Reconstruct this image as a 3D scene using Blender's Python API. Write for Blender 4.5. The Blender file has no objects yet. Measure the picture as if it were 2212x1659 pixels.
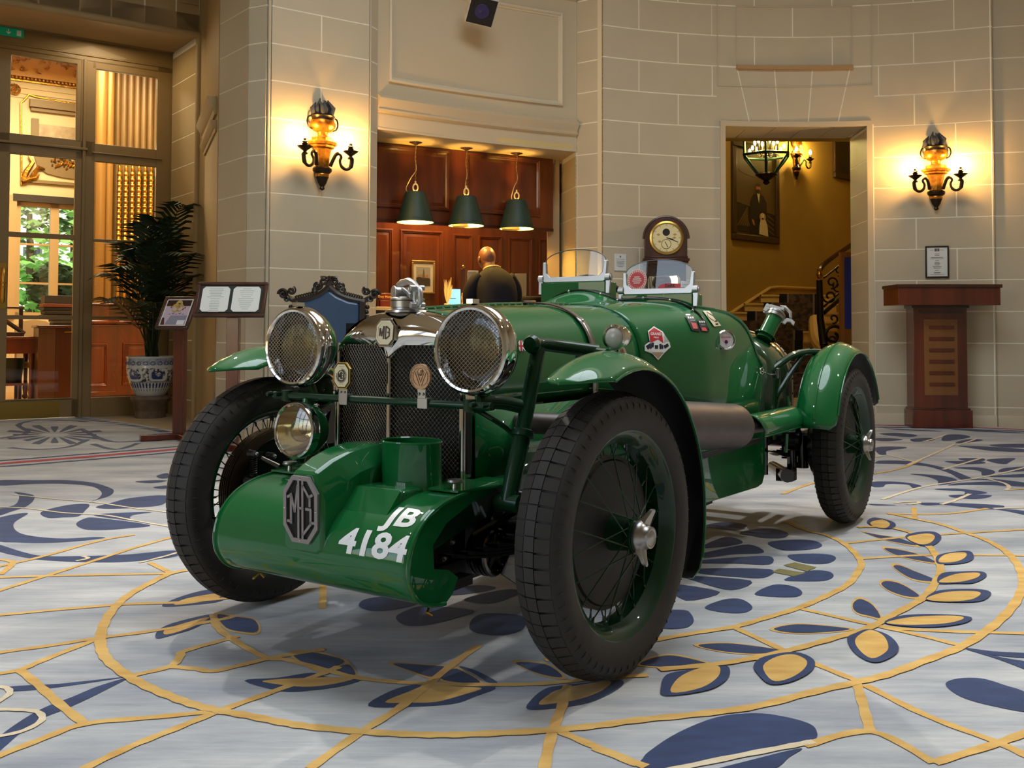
import bpy, bmesh, math, random
from mathutils import Vector as V, Matrix as MX
from mathutils.bvhtree import BVHTree
random.seed(7)
SC = bpy.context.scene
COL = SC.collection
PI = math.pi

# ------------------------------------------------------------------ camera
FPX, CYPX = 2074.171, 648.486          # focal length and principal row, for a 2212 x 1659 frame
PITCH, ROLL, CAMH = 0.0325, 0.0027, 0.8832
_d = V((0, math.cos(PITCH), math.sin(PITCH))); _r = V((1, 0, 0)); _u = _r.cross(_d)
_r2 = _r * math.cos(ROLL) + _u * math.sin(ROLL); _u2 = -_r * math.sin(ROLL) + _u * math.cos(ROLL)
cd = bpy.data.cameras.new('camera'); cam = bpy.data.objects.new('camera', cd); COL.objects.link(cam)
cd.sensor_fit = 'HORIZONTAL'; cd.sensor_width = 36.0; cd.lens = FPX / 2212 * 36
cd.shift_y = -(829.5 - CYPX) / 2212
cd.clip_start = 0.05; cd.clip_end = 200
cam.matrix_world = MX(((_r2.x, _u2.x, -_d.x, 0), (_r2.y, _u2.y, -_d.y, 0), (_r2.z, _u2.z, -_d.z, CAMH), (0, 0, 0, 1)))
SC.camera = cam

# ------------------------------------------------------------------ view and world
SC.view_settings.view_transform = 'Standard'; SC.view_settings.look = 'None'
SC.view_settings.exposure = 0.12; SC.view_settings.gamma = 1.0; SC.view_settings.use_curve_mapping = False
SC.cycles.max_bounces = 7; SC.cycles.diffuse_bounces = 3; SC.cycles.glossy_bounces = 4
SC.cycles.transmission_bounces = 6; SC.cycles.transparent_max_bounces = 12
SC.cycles.caustics_reflective = False; SC.cycles.caustics_refractive = False
SC.cycles.sample_clamp_indirect = 6.0
W = bpy.data.worlds.new('sky'); SC.world = W; W.use_nodes = True
_nt = W.node_tree; _bg = _nt.nodes['Background']
_sk = _nt.nodes.new('ShaderNodeTexSky'); _sk.sky_type = 'NISHITA'; _sk.sun_disc = False
_sk.sun_elevation = math.radians(48); _sk.sun_rotation = math.radians(200); _sk.air_density = 1.2; _sk.dust_density = 2.0
_nt.links.new(_sk.outputs[0], _bg.inputs['Color']); _bg.inputs['Strength'].default_value = 0.50

# ------------------------------------------------------------------ large lights of the rotunda
def lamp(name, kind, loc, power, color, target=None, **kw):
    l = bpy.data.lights.new(name, kind); l.energy = power; l.color = color
    for k, v in kw.items(): setattr(l, k, v)
    o = bpy.data.objects.new(name, l); o.location = loc; COL.objects.link(o)
    if target is not None:
        o.rotation_euler = (V(target) - V(loc)).to_track_quat('-Z', 'Y').to_euler()
    return o
DAY = (0.86, 0.94, 1.0); WARM = (1.0, 0.80, 0.52); HOT = (1.0, 0.62, 0.25)
lamp('laylight_lamp', 'AREA', (0.9, 3.6, 6.75), 220, DAY, (0.9, 3.6, 0), shape='DISK', size=4.2)
# the ceiling spotlights round the foot of the dome
lamp('dome_spot', 'SPOT', (-2.6, 6.7, 5.7), 620, (1, 0.93, 0.82), (-0.3, 2.2, 0), spot_size=1.0, spot_blend=0.5, shadow_soft_size=0.10)
lamp('dome_spot', 'SPOT', (4.4, 7.0, 5.7), 620, (1, 0.93, 0.82), (0.4, 2.4, 0), spot_size=1.0, spot_blend=0.5, shadow_soft_size=0.10)
lamp('dome_spot', 'SPOT', (5.2, 3.4, 5.6), 200, (1, 0.95, 0.88), (0.7, 2.6, 0), spot_size=1.1, spot_blend=0.5, shadow_soft_size=0.10)
lamp('dome_spot', 'SPOT', (-3.6, 1.6, 5.6), 160, (0.92, 0.96, 1.0), (0.0, 2.4, 0), spot_size=1.1, spot_blend=0.5, shadow_soft_size=0.12)

# ------------------------------------------------------------------ geometry helpers
def ray(px, py):
    return _d + _r2 * ((px - 1106) / FPX) - _u2 * ((py - CYPX) / FPX)
CAM = V((0, 0, CAMH))
def floor_pt(px, py, z=0.0):
    v = ray(px, py); return CAM + v * ((z - CAMH) / v.z)
def at_depth(px, py, Y):
    v = ray(px, py); return CAM + v * (Y / v.y)
def on_plane(px, py, P0, n):
    v = ray(px, py); return CAM + v * ((V(P0) - CAM).dot(n) / v.dot(n))

def lin(c):
    return tuple(((x / 255) / 12.92 if x / 255 <= 0.04045 else ((x / 255 + 0.055) / 1.055) ** 2.4) for x in c)

MATS = {}
def mat(name, rgb, rough=0.5, metal=0.0, coat=0.0, spec=None, noise=None, bump=None, emit=None, aniso=0, sheen=0, coat_rough=0.03):
    """rgb in sRGB 0..255.  noise=(scale, rgb2, contrast[, stretch])  bump=(scale, strength[, stretch])"""
    if name in MATS: return MATS[name]
    m = bpy.data.materials.new(name); m.use_nodes = True
    nt = m.node_tree; b = nt.nodes['Principled BSDF']
    b.inputs['Base Color'].default_value = (*lin(rgb), 1)
    b.inputs['Roughness'].default_value = rough; b.inputs['Metallic'].default_value = metal
    b.inputs['Coat Weight'].default_value = coat; b.inputs['Coat Roughness'].default_value = coat_rough
    if spec is not None: b.inputs['Specular IOR Level'].default_value = spec
    if sheen: b.inputs['Sheen Weight'].default_value = sheen
    def coords(stretch):
        tc = nt.nodes.new('ShaderNodeTexCoord'); mp = nt.nodes.new('ShaderNodeMapping')
        nt.links.new(tc.outputs['Object'], mp.inputs[0]); mp.inputs['Scale'].default_value = stretch
        return mp.outputs[0]
    if noise:
        sc, c2, con = noise[:3]; st = noise[3] if len(noise) > 3 else (1, 1, 1)
        n = nt.nodes.new('ShaderNodeTexNoise'); n.inputs['Scale'].default_value = sc; n.inputs['Detail'].default_value = 5
        nt.links.new(coords(st), n.inputs['Vector'])
        r = nt.nodes.new('ShaderNodeValToRGB'); h = 0.5 / max(con, 0.01)
        r.color_ramp.elements[0].position = max(0, 0.5 - h * 0.5); r.color_ramp.elements[1].position = min(1, 0.5 + h * 0.5)
        r.color_ramp.elements[0].color = (*lin(rgb), 1); r.color_ramp.elements[1].color = (*lin(c2), 1)
        nt.links.new(n.outputs['Fac'], r.inputs[0]); nt.links.new(r.outputs[0], b.inputs['Base Color'])
    if bump:
        sc, stn = bump[:2]; st = bump[2] if len(bump) > 2 else (1, 1, 1)
        n = nt.nodes.new('ShaderNodeTexNoise'); n.inputs['Scale'].default_value = sc; n.inputs['Detail'].default_value = 3
        nt.links.new(coords(st), n.inputs['Vector'])
        bp = nt.nodes.new('ShaderNodeBump'); bp.inputs['Strength'].default_value = stn; bp.inputs['Distance'].default_value = 0.01
        nt.links.new(n.outputs['Fac'], bp.inputs['Height']); nt.links.new(bp.outputs[0], b.inputs['Normal'])
    if emit:
        b.inputs['Emission Color'].default_value = (*lin(emit[0]), 1); b.inputs['Emission Strength'].default_value = emit[1]
    MATS[name] = m; return m

def glass_mat(name, tint=(255, 255, 255), rough=0.0, ior=1.45, fac=None):
    if name in MATS: return MATS[name]
    m = bpy.data.materials.new(name); m.use_nodes = True; nt = m.node_tree; nt.nodes.clear()
    o = nt.nodes.new('ShaderNodeOutputMaterial'); mix = nt.nodes.new('ShaderNodeMixShader')
    t = nt.nodes.new('ShaderNodeBsdfTransparent'); g = nt.nodes.new('ShaderNodeBsdfGlossy')
    t.inputs[0].default_value = (*lin(tint), 1); g.inputs['Roughness'].default_value = rough
    f = nt.nodes.new('ShaderNodeFresnel'); f.inputs['IOR'].default_value = ior
    if fac is None: nt.links.new(f.outputs[0], mix.inputs[0])
    else: mix.inputs[0].default_value = fac
    nt.links.new(t.outputs[0], mix.inputs[1]); nt.links.new(g.outputs[0], mix.inputs[2]); nt.links.new(mix.outputs[0], o.inputs[0])
    MATS[name] = m; return m

def wood_mat(name, c1, c2, rough=0.35, coat=0.3, scale=6, stretch=(1, 1, 0.08)):
    return mat(name, c1, rough, 0, coat, noise=(scale, c2, 1.6, stretch), bump=(scale * 6, 0.06, stretch))

def frame(o, x=None, y=None, z=None):
    """4x4 matrix with the given origin and axes (a missing axis is the cross product)"""
    if z is None: z = V(x).cross(V(y))
    elif x is None: x = V(y).cross(V(z))
    elif y is None: y = V(z).cross(V(x))
    x, y, z, o = V(x).normalized(), V(y).normalized(), V(z).normalized(), V(o)
    return MX(((x.x, y.x, z.x, o.x), (x.y, y.y, z.y, o.y), (x.z, y.z, z.z, o.z), (0, 0, 0, 1)))
def axis_frame(o, z):
    z = V(z).normalized(); a = V((0, 0, 1)) if abs(z.z) < 0.9 else V((1, 0, 0))
    x = a.cross(z).normalized(); return frame(o, x=x, y=z.cross(x), z=z)
def T(x, y, z): return MX.Translation(V((x, y, z)))
def RX(a): return MX.Rotation(a, 4, 'X')
def RY(a): return MX.Rotation(a, 4, 'Y')
def RZ(a): return MX.Rotation(a, 4, 'Z')

def smooth_path(pts, n=6, closed=False):
    """Catmull-Rom through the points"""
    P = [V(p) for p in pts]; out = []
    N = len(P); rng = range(N if closed else N - 1)
    for i in rng:
        if closed: p0, p1, p2, p3 = P[i - 1], P[i], P[(i + 1) % N], P[(i + 2) % N]
        else: p0, p1, p2, p3 = P[max(i - 1, 0)], P[i], P[i + 1], P[min(i + 2, N - 1)]
        for k in range(n):
            t = k / n
            out.append(0.5 * ((2 * p1) + (p2 - p0) * t + (2 * p0 - 5 * p1 + 4 * p2 - p3) * t * t + (3 * p1 - p0 - 3 * p2 + p3) * t ** 3))
    if not closed: out.append(P[-1])
    return out

class MB:
    def __init__(s): s.v = []; s.f = []; s.mi = []
    def add(s, vs, fs, mi=0, M=None):
        o = len(s.v)
        s.v += [(M @ V(p)) for p in vs] if M is not None else [V(p) for p in vs]
        s.f += [tuple(i + o for i in f) for f in fs]; s.mi += [mi] * len(fs); return s
    def bx(s, x0, x1, y0, y1, z0, z1, M=None, mi=0):
        vs = [(x, y, z) for z in (z0, z1) for y in (y0, y1) for x in (x0, x1)]
        return s.add(vs, [(0, 2, 3, 1), (4, 5, 7, 6), (0, 1, 5, 4), (2, 6, 7, 3), (0, 4, 6, 2), (1, 3, 7, 5)], mi, M)
    def box(s, c, size, M=None, mi=0):
        a, b, h = (x / 2 for x in size); return s.bx(c[0] - a, c[0] + a, c[1] - b, c[1] + b, c[2] - h, c[2] + h, M, mi)
    def lathe(s, prof, M=None, n=32, a0=0.0, a1=2 * PI, mi=0, cap=False):
        full = abs(a1 - a0 - 2 * PI) < 1e-6; k = n if full else n + 1; m = len(prof); vs = []; fs = []
        for j in range(k):
            a = a0 + (a1 - a0) * j / n
            for r, h in prof: vs.append((r * math.cos(a), r * math.sin(a), h))
        for j in range(n):
            j2 = (j + 1) % k
            for i in range(m - 1):
                q = [j * m + i, j2 * m + i, j2 * m + i + 1, j * m + i + 1]
                if prof[i][0] == 0: q = [j * m + i, j2 * m + i + 1, j * m + i + 1]
                elif prof[i + 1][0] == 0: q = [j * m + i, j2 * m + i, j * m + i + 1]
                fs.append(tuple(q))
        if cap and full:
            for i, flip in ((0, True), (m - 1, False)):
                if prof[i][0] > 0:
                    ring = [j * m + i for j in range(k)]; fs.append(tuple(ring[::-1] if flip else ring))
        return s.add(vs, fs, mi, M)
    def cyl(s, p0, p1, r0, r1=None, n=16, mi=0):
        p0, p1 = V(p0), V(p1); r1 = r0 if r1 is None else r1
        return s.lathe([(r0, 0), (r1, (p1 - p0).length)], axis_frame(p0, p1 - p0), n, mi=mi, cap=True)
    def tube(s, pts, r, n=8, closed=False, mi=0, M=None, flat=None):
        P = [V(p) for p in pts]; N = len(P); vs = []; fs = []
        tan = []
        for i in range(N):
            a, b = (P[i - 1], P[(i + 1) % N]) if closed else (P[max(i - 1, 0)], P[min(i + 1, N - 1)])
            t = (b - a); tan.append(t.normalized() if t.length > 1e-9 else V((0, 0, 1)))
        x = axis_frame((0, 0, 0), tan[0]).col[0].to_3d()
        for i in range(N):
            x = (x - tan[i] * x.dot(tan[i])); x = x.normalized() if x.length > 1e-6 else axis_frame((0, 0, 0), tan[i]).col[0].to_3d()
            y = tan[i].cross(x); rr = r[i] if isinstance(r, (list, tuple)) else r
            for k in range(n):
                a = 2 * PI * k / n; vs.append(P[i] + x * (rr * math.cos(a)) + y * (rr * math.sin(a) * (flat or 1)))
        for i in range(N if closed else N - 1):
            i2 = (i + 1) % N
            for k in range(n): fs.append((i * n + k, i * n + (k + 1) % n, i2 * n + (k + 1) % n, i2 * n + k))
        if not closed:
            fs.append(tuple(range(n))[::-1]); fs.append(tuple((N - 1) * n + k for k in range(n)))
        return s.add(vs, fs, mi, M)
    def prism(s, poly, h, M=None, mi=0, h0=0.0):
        n = len(poly); vs = [(x, y, h0) for x, y in poly] + [(x, y, h0 + h) for x, y in poly]
        ar = sum(poly[i][0] * poly[(i + 1) % n][1] - poly[(i + 1) % n][0] * poly[i][1] for i in range(n))
        top = tuple(range(n, 2 * n)); bot = tuple(range(n))[::-1]; fs = [top, bot] + [(i, (i + 1) % n, n + (i + 1) % n, n + i) for i in range(n)]
        if ar < 0: fs = [f[::-1] for f in fs]
        return s.add(vs, fs, mi, M)
    def sph(s, c, r, n=16, m=10, M=None, mi=0):
        r = (r, r, r) if isinstance(r, (int, float)) else r
        prof = [(math.sin(PI * i / m), -math.cos(PI * i / m)) for i in range(m + 1)]; prof[0] = (0, -1); prof[-1] = (0, 1)
        L = T(*c) @ MX.Diagonal((*r, 1)); return s.lathe(prof, (M @ L) if M is not None else L, n, mi=mi)
    def grid(s, rows, cu=False, cv=False, mi=0, M=None):
        nr, nc = len(rows), len(rows[0]); vs = [p for row in rows for p in row]; fs = []
        for i in range(nr if cu else nr - 1):
            for j in range(nc if cv else nc - 1):
                a, b = i, (i + 1) % nr; c, d = j, (j + 1) % nc
                fs.append((a * nc + c, b * nc + c, b * nc + d, a * nc + d))
        return s.add(vs, fs, mi, M)
    def sweep(s, path, prof, closed=False, mi=0, left=True):
        """plan path of (x, y), profile of (out, z) closed; 'out' points to the left of travel"""
        P = [V((p[0], p[1])) for p in path]; N = len(P); rows = []
        for i in range(N):
            if closed: a, b = P[i] - P[i - 1], P[(i + 1) % N] - P[i]
            else: a = P[i] - P[i - 1] if i else P[1] - P[0]; b = P[i + 1] - P[i] if i < N - 1 else a
            na = V((-a.y, a.x)).normalized(); nb = V((-b.y, b.x)).normalized(); n = (na + nb).normalized(); k = 1 / max(n.dot(na), 0.3)
            n = n * k * (1 if left else -1)
            rows.append([(P[i].x + n.x * o, P[i].y + n.y * o, z) for o, z in prof])
        s.grid(rows, cu=closed, cv=True, mi=mi)
        if not closed:
            m = len(prof); o = len(s.v) - N * m
            s.f += [tuple(o + k for k in range(m)), tuple(o + (N - 1) * m + k for k in range(m))[::-1]]; s.mi += [mi, mi]
        return s
    def mesh(s, name, mats, ang=35, recalc=True):
        me = bpy.data.meshes.new(name); me.from_pydata([tuple(p) for p in s.v], [], s.f)
        for m in (mats if isinstance(mats, (list, tuple)) else [mats]): me.materials.append(m)
        if any(s.mi): me.polygons.foreach_set('material_index', s.mi)
        if recalc:
            bm = bmesh.new(); bm.from_mesh(me); bmesh.ops.recalc_face_normals(bm, faces=bm.faces); bm.to_mesh(me); bm.free()
        if ang is not None:
            me.polygons.foreach_set('use_smooth', [True] * len(me.polygons)); me.set_sharp_from_angle(angle=math.radians(ang))
        me.update(); return me
    def build(s, name, mats, parent=None, ang=35, bevel=None, solid=None, subsurf=0, kind=None, recalc=True, label=None, skip_bevel_seg=2):
        o = bpy.data.objects.new(name, s.mesh(name, mats, ang, recalc)); COL.objects.link(o)
        if parent is not None: o.parent = parent
        if solid:
            md = o.modifiers.new('thickness', 'SOLIDIFY'); md.thickness = solid[0]; md.offset = solid[1] if len(solid) > 1 else 0
            if len(solid) > 2: md.material_offset = solid[2]
        if bevel:
            md = o.modifiers.new('edges', 'BEVEL'); md.width = bevel; md.segments = 2; md.limit_method = 'ANGLE'; md.angle_limit = math.radians(40)
        if subsurf:
            md = o.modifiers.new('smooth', 'SUBSURF'); md.levels = subsurf; md.render_levels = subsurf
        if kind: o['kind'] = kind
        if label: o['label'] = label
        return o

def tag(o, label=None, cat=None, group=None, kind=None):
    if label: o['label'] = label
    if cat: o['category'] = cat
    if group: o['group'] = group
    if kind: o['kind'] = kind
    return o
def empty(name, loc=(0, 0, 0), rz=0.0, parent=None, label=None, cat=None, group=None):
    o = bpy.data.objects.new(name, None); o.location = loc; o.rotation_euler = (0, 0, rz); o.empty_display_size = 0.1; COL.objects.link(o)
    if parent is not None: o.parent = parent
    return tag(o, label, cat, group)
def copy_tree(o, parent=None):
    c = o.copy(); COL.objects.link(c)
    if parent is not None: c.parent = parent
    for ch in list(o.children): copy_tree(ch, c)
    return c

def text_mesh(txt, size=1.0, align='CENTER', shear=0.0, bold=0.0, spacing=1.0):
    """flat triangulated text as (verts, faces) in its own xy plane, centred"""
    cu = bpy.data.curves.new('lettering', 'FONT'); cu.body = txt; cu.size = size; cu.align_x = align; cu.align_y = 'CENTER'
    cu.shear = shear; cu.offset = bold; cu.space_character = spacing; cu.resolution_u = 3
    o = bpy.data.objects.new('lettering', cu); COL.objects.link(o)
    me = o.to_mesh(); vs = [tuple(v.co) for v in me.vertices]; fs = [tuple(p.vertices) for p in me.polygons]
    o.to_mesh_clear(); bpy.data.objects.remove(o); bpy.data.curves.remove(cu); return vs, fs
# ------------------------------------------------------------------ shared materials
GREEN = mat('racing_green_paint', (0, 94, 42), 0.55, 0, 1.0, spec=0.15, coat_rough=0.015)
GREEN_D = mat('racing_green_frame', (0, 46, 22), 0.45, 0, 0.5, spec=0.2)
BLACK = mat('black_underseal', (16, 17, 17), 0.55)
BLKGL = mat('black_enamel', (12, 13, 13), 0.22, 0, 0.5)
CHROME = mat('chrome', (222, 220, 215), 0.05, 1.0)
STEEL = mat('dull_steel', (165, 163, 160), 0.32, 1.0)
ALLOY = mat('cast_alloy', (186, 186, 186), 0.38, 0.9)
IRON = mat('dark_iron', (44, 42, 40), 0.45, 0.7)
COPPER = mat('browned_steel', (92, 74, 60), 0.35, 0.8)
RUBBER = mat('tyre_rubber', (40, 38, 37), 0.62, spec=0.35, noise=(40, (50, 47, 45), 0.8))
RADBLK = mat('radiator_core', (8, 8, 9), 0.8)
LEATHER = mat('green_leather', (48, 66, 52), 0.30, 0, 0.3, bump=(60, 0.12))
BELT = mat('brown_leather_strap', (74, 52, 40), 0.55)
EXH = mat('exhaust_grey', (92, 84, 82), 0.45, 0.5, noise=(9, (74, 66, 66), 1.0))
GLASS = glass_mat('clear_glass', (250, 252, 250))
LENSG = glass_mat('lamp_glass', (238, 236, 222), 0.03, fac=0.10)
REFL = mat('silvered_reflector', (225, 215, 185), 0.10, 1.0)
WHITE = mat('white_paint', (238, 238, 236), 0.35)
CREAM_E = mat('cream_enamel', (226, 214, 178), 0.35, 0, 0.3)
BRONZE = mat('badge_bronze', (176, 142, 112), 0.38, 0.7)
BRASS = mat('brass', (200, 160, 80), 0.25, 1.0)
RED = mat('red_print', (196, 30, 44), 0.45)
PINK = mat('faded_red_print', (222, 92, 92), 0.5)
NAVY = mat('navy_print', (30, 38, 92), 0.5)
INK = mat('black_print', (22, 22, 24), 0.5)
TAN = mat('tan_print', (176, 150, 118), 0.5)
OPAL = mat('frosted_lens', (176, 172, 164), 0.35, 0, 0.5)

# ================================================================== THE ROTUNDA
STONE = mat('painted_ashlar', (200, 186, 160), 0.62, noise=(3.0, (192, 178, 152), 0.8), bump=(60, 0.03))
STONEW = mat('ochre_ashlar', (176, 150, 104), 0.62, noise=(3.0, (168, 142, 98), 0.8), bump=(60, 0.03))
MORTAR = mat('pale_joint', (244, 236, 214), 0.7)
PLASTER = mat('painted_plaster', (202, 184, 154), 0.55, bump=(30, 0.02))
JOINERY = mat('drab_joinery_paint', (134, 108, 66), 0.45, 0, 0.15)
BEIGE = mat('alcove_plaster', (214, 188, 130), 0.55)
YELLOW = mat('stair_wall_yellow', (170, 138, 62), 0.6, noise=(2.0, (160, 128, 56), 1.0), bump=(20, 0.03))
CREAMW = mat('cream_wall', (232, 208, 158), 0.55)
GILT = mat('gilding', (212, 158, 62), 0.30, 0.9, noise=(22, (150, 98, 30), 1.2), bump=(40, 0.5))
WOOD = wood_mat('polished_mahogany', (122, 58, 22), (92, 38, 14), 0.30, 0.4, 7)
WOODD = wood_mat('dark_mahogany', (74, 32, 18), (52, 22, 14), 0.30, 0.4, 7)
WOODR = wood_mat('red_mahogany', (110, 44, 20), (78, 28, 12), 0.25, 0.5, 7)
WOODB = wood_mat('brown_oak', (84, 50, 34), (62, 36, 24), 0.4, 0.25, 9)
FLOORM = mat('limestone_floor', (206, 188, 152), 0.35, noise=(5, (188, 168, 132), 1.0))
ZK = [0.18 + 0.3016 * k for k in range(-1, 20)]; ZK[0] = 0.0        # course heights: ZK[1] is the top of the plinth
def zk(k): return 0.0 if k < 0 else 0.18 + 0.3016 * k
HT = 6.0

class Plane:
    """an upright plane: x runs to the right as one faces it, y up, z out of it towards the room"""
    def __init__(s, a, b):
        s.a = V((a[0], a[1], 0)); s.e = (V((b[0], b[1], 0)) - s.a); s.len = s.e.length; s.e.normalize(); s.M = frame(s.a, x=s.e, y=(0, 0, 1)); s.n = s.M.col[2].to_3d()
    def q(s, px, py):
        P = on_plane(px, py, s.a, s.n) - s.a; return P.dot(s.e), P.z
    def w(s, x, z, o=0.0): return s.a + s.e * x + V((0, 0, z)) + s.n * o
    def off(s, o): 
        p = Plane(s.a.xy, (s.a + s.e * s.len).xy); p.a = s.a + s.n * o; p.M = frame(p.a, x=p.e, y=(0, 0, 1)); return p
def struct(o): o['kind'] = 'structure'; return o
class Path:
    """plan polyline travelled left to right; the room lies to its right"""
    def __init__(s, pts):
        s.P = [V((p[0], p[1])) for p in pts]; s.L = [0.0]
        for a, b in zip(s.P, s.P[1:]): s.L.append(s.L[-1] + (b - a).length)
        s.len = s.L[-1]
    def at(s, d):
        d = max(0, min(s.len, d)); i = max(k for k in range(len(s.L)) if s.L[k] <= d + 1e-9); i = min(i, len(s.L) - 2)
        t = (d - s.L[i]) / (s.L[i + 1] - s.L[i]); e = (s.P[i + 1] - s.P[i]).normalized()
        n0 = V((e.y, -e.x)); return s.P[i].lerp(s.P[i + 1], t), n0
    def samples(s, d0, d1, step=0.12):
        return [d0] + [l for l in s.L if d0 + 0.01 < l < d1 - 0.01] + [d1]
    def of_px(s, px, py=500):
        """length along the path where the sight line through this column meets it"""
        v = ray(px, py); best = None
        for i in range(len(s.P) - 1):
            a, b = s.P[i], s.P[i + 1]; d = b - a; den = v.x * d.y - v.y * d.x
            if abs(den) < 1e-9: continue
            t = (v.y * a.x - v.x * a.y) / den
            if -1e-6 <= t <= 1 + 1e-6: return s.L[i] + t * (s.L[i + 1] - s.L[i])
        return None
JG = 0.011
def slab(path, d0, d1, z0, z1, th=0.03, proud=0.0, name='stone_block', m=None, parent=None, bev=None):
    S = path.samples(d0, d1); b = MB(); rows = []
    for d in S:
        p, n_ = path.at(d); f = p + n_ * proud; k = p - n_ * th
        rows.append([(f.x, f.y, z0), (f.x, f.y, z1), (k.x, k.y, z1), (k.x, k.y, z0)])
    b.grid(rows, cv=True); o = len(b.v) - len(rows) * 4
    b.f += [(o, o + 1, o + 2, o + 3), tuple(o + (len(rows) - 1) * 4 + i for i in (3, 2, 1, 0))]; b.mi += [0, 0]
    return b.build(name, m or STONE, parent, ang=30)
def ashlar(wall, path, ks, joints, m=None, ends=(0, 0), proud=0.0):
    """courses of blocks on a path; joints(k) gives the upright joints of course k as lengths along the path"""
    for k in ks:
        z0, z1 = zk(k), zk(k + 1)
        J = [ends[0] - (JG / 2 if not ends[0] else 0)] + sorted(joints(k)) + [path.len - ends[1] + (JG / 2 if not ends[1] else 0)]
        for a, b in zip(J, J[1:]):
            slab(path, a + JG / 2, b - JG / 2, z0 + (JG / 2 if k >= 0 else 0), z1 - JG / 2, m=m, parent=wall, proud=proud)
def backing(name, paths, z0=0.0, z1=HT, m=MORTAR, th=0.25, recess=0.002):
    b = MB()
    for p in paths:
        rows = []
        for d in p.samples(0, p.len):
            q, n_ = p.at(d); f = q - n_ * recess; k = q - n_ * th; rows.append([(f.x, f.y, z0), (f.x, f.y, z1), (k.x, k.y, z1), (k.x, k.y, z0)])
        o = len(b.v); b.grid(rows, cv=True); b.f += [(o, o + 1, o + 2, o + 3), tuple(o + (len(rows) - 1) * 4 + i for i in (3, 2, 1, 0))]; b.mi += [0, 0]
    return struct(b.build(name, m, None, ang=30))
def rightsweep(m, pts, prof, mi=0):
    """sweep a closed profile (out, z) along a plan path whose room side is on its right"""
    return m.sweep(pts, prof, left=False, mi=mi)

# ------------------------------------------------------------------ floor and ceiling
fl = MB().bx(-9, 9, -5.5, 18.5, -0.10, 0.0); struct(fl.build('floor', FLOORM))
ce = MB()
NQ = 48
ringo = [(0.9 + 2.35 * math.cos(2 * PI * i / NQ), 3.6 + 2.35 * math.sin(2 * PI * i / NQ)) for i in range(NQ)]
outer = []
for x, y in ringo:
    dx, dy = x - 0.9, y - 3.6; k = 9.0 / max(abs(dx), abs(dy)); outer.append((0.9 + dx * k, 3.6 + dy * k))
ce.grid([[(a[0], a[1], HT), (b[0], b[1], HT)] for a, b in zip(ringo, outer)], cu=True)
ce.grid([[(a[0], a[1], HT), (0.9 + (a[0] - 0.9) * 0.95, 3.6 + (a[1] - 3.6) * 0.95, HT + 0.85)] for a in ringo], cu=True)
ceil = struct(ce.build('ceiling', PLASTER, solid=(0.05, 0)))
lay = MB(); lay.prism([(0.9 + 2.24 * math.cos(2 * PI * i / NQ), 3.6 + 2.24 * math.sin(2 * PI * i / NQ)) for i in range(NQ)], 0.02, T(0, 0, HT + 0.84))
lo = lay.build('laylight', mat('backlit_laylight', (220, 232, 240), 0.5, emit=((206, 226, 244), 1.3)), None); tag(lo, 'round backlit glass laylight at the top of the rotunda', 'skylight')
for i in range(8):
    a = 2 * PI * i / 8; b_ = MB(); b_.bx(0, 2.24, -0.03, 0.03, 0, 0.05, T(0.9, 3.6, HT + 0.78) @ RZ(a)); b_.build('glazing_bar', JOINERY, lo)

# ------------------------------------------------------------------ right wall: a concave arc with the stair doorway
OX, OY, RW = 2.72, 4.53, 4.88
def arc_pt(a): return (OX + RW * math.cos(a), OY + RW * math.sin(a))
ANG = lambda x: math.acos(max(-1, min(1, (x - OX) / RW)))
full = Path([arc_pt(lerp_) for lerp_ in [ANG(0.86) + (ANG(4.56) - ANG(0.86)) * i / 60 for i in range(61)]])
sL, sR = full.of_px(1556), full.of_px(1886)
def subpath(path, d0, d1, n=20): return Path([path.at(d0 + (d1 - d0) * i / n)[0] for i in range(n + 1)])
def pxj(path, cols): return [d for d in (path.of_px(c) for c in cols) if d is not None]
wl, wr, wm = subpath(full, 0, sL), subpath(full, sR, full.len), subpath(full, sL, sR)
W_R = backing('wall_right', [wl, wr])
top_m = backing('wall_above_doorway', [wm], z0=2.93)
ashlar(W_R, wl, range(-1, 9), lambda k: pxj(wl, [1466] if k % 2 else [1381]))
ashlar(W_R, wl, range(9, 19), lambda k: pxj(wl, [1466] if k % 2 else [1381, 1540]))
ashlar(W_R, wr, range(-1, 9), lambda k: pxj(wr, [1979] if k % 2 else [2067]))
ashlar(W_R, wr, range(9, 19), lambda k: pxj(wr, [1978] if k % 2 else [1901, 2066]))
# flat arch of voussoirs over the doorway; its joints splay
def quad_slab(path, quad, proud, th, parent, m=STONE, name='stone_block', n=6):
    """a block with sloping ends: quad is four (length, z) corners, bottom left round to top left"""
    (b0, z0), (b1, z1), (t1, z2), (t0, z3) = quad; rows = []
    for i in range(n + 1):
        u = i / n; row = []
        for d, z, o in ((lerp2(b0, b1, u), lerp2(z0, z1, u), proud), (lerp2(t0, t1, u), lerp2(z3, z2, u), proud), (lerp2(t0, t1, u), lerp2(z3, z2, u), -th), (lerp2(b0, b1, u), lerp2(z0, z1, u), -th)):
            p, n_ = path.at(d); q = p + n_ * o; row.append((q.x, q.y, z))
        rows.append(row)
    b = MB().grid(rows, cv=True); b.f += [(0, 1, 2, 3), tuple(n * 4 + i for i in (3, 2, 1, 0))]; b.mi += [0, 0]
    return b.build(name, m, parent, ang=30)
def lerp2(a, b, t): return a + (b - a) * t
top_edge = [full.of_px(c) for c in (1539, 1594, 1675, 1758, 1839.5, 1901)]
bot_edge = [full.of_px(c) for c in (1556, 1620, 1684, 1748, 1813, 1886)]
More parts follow.
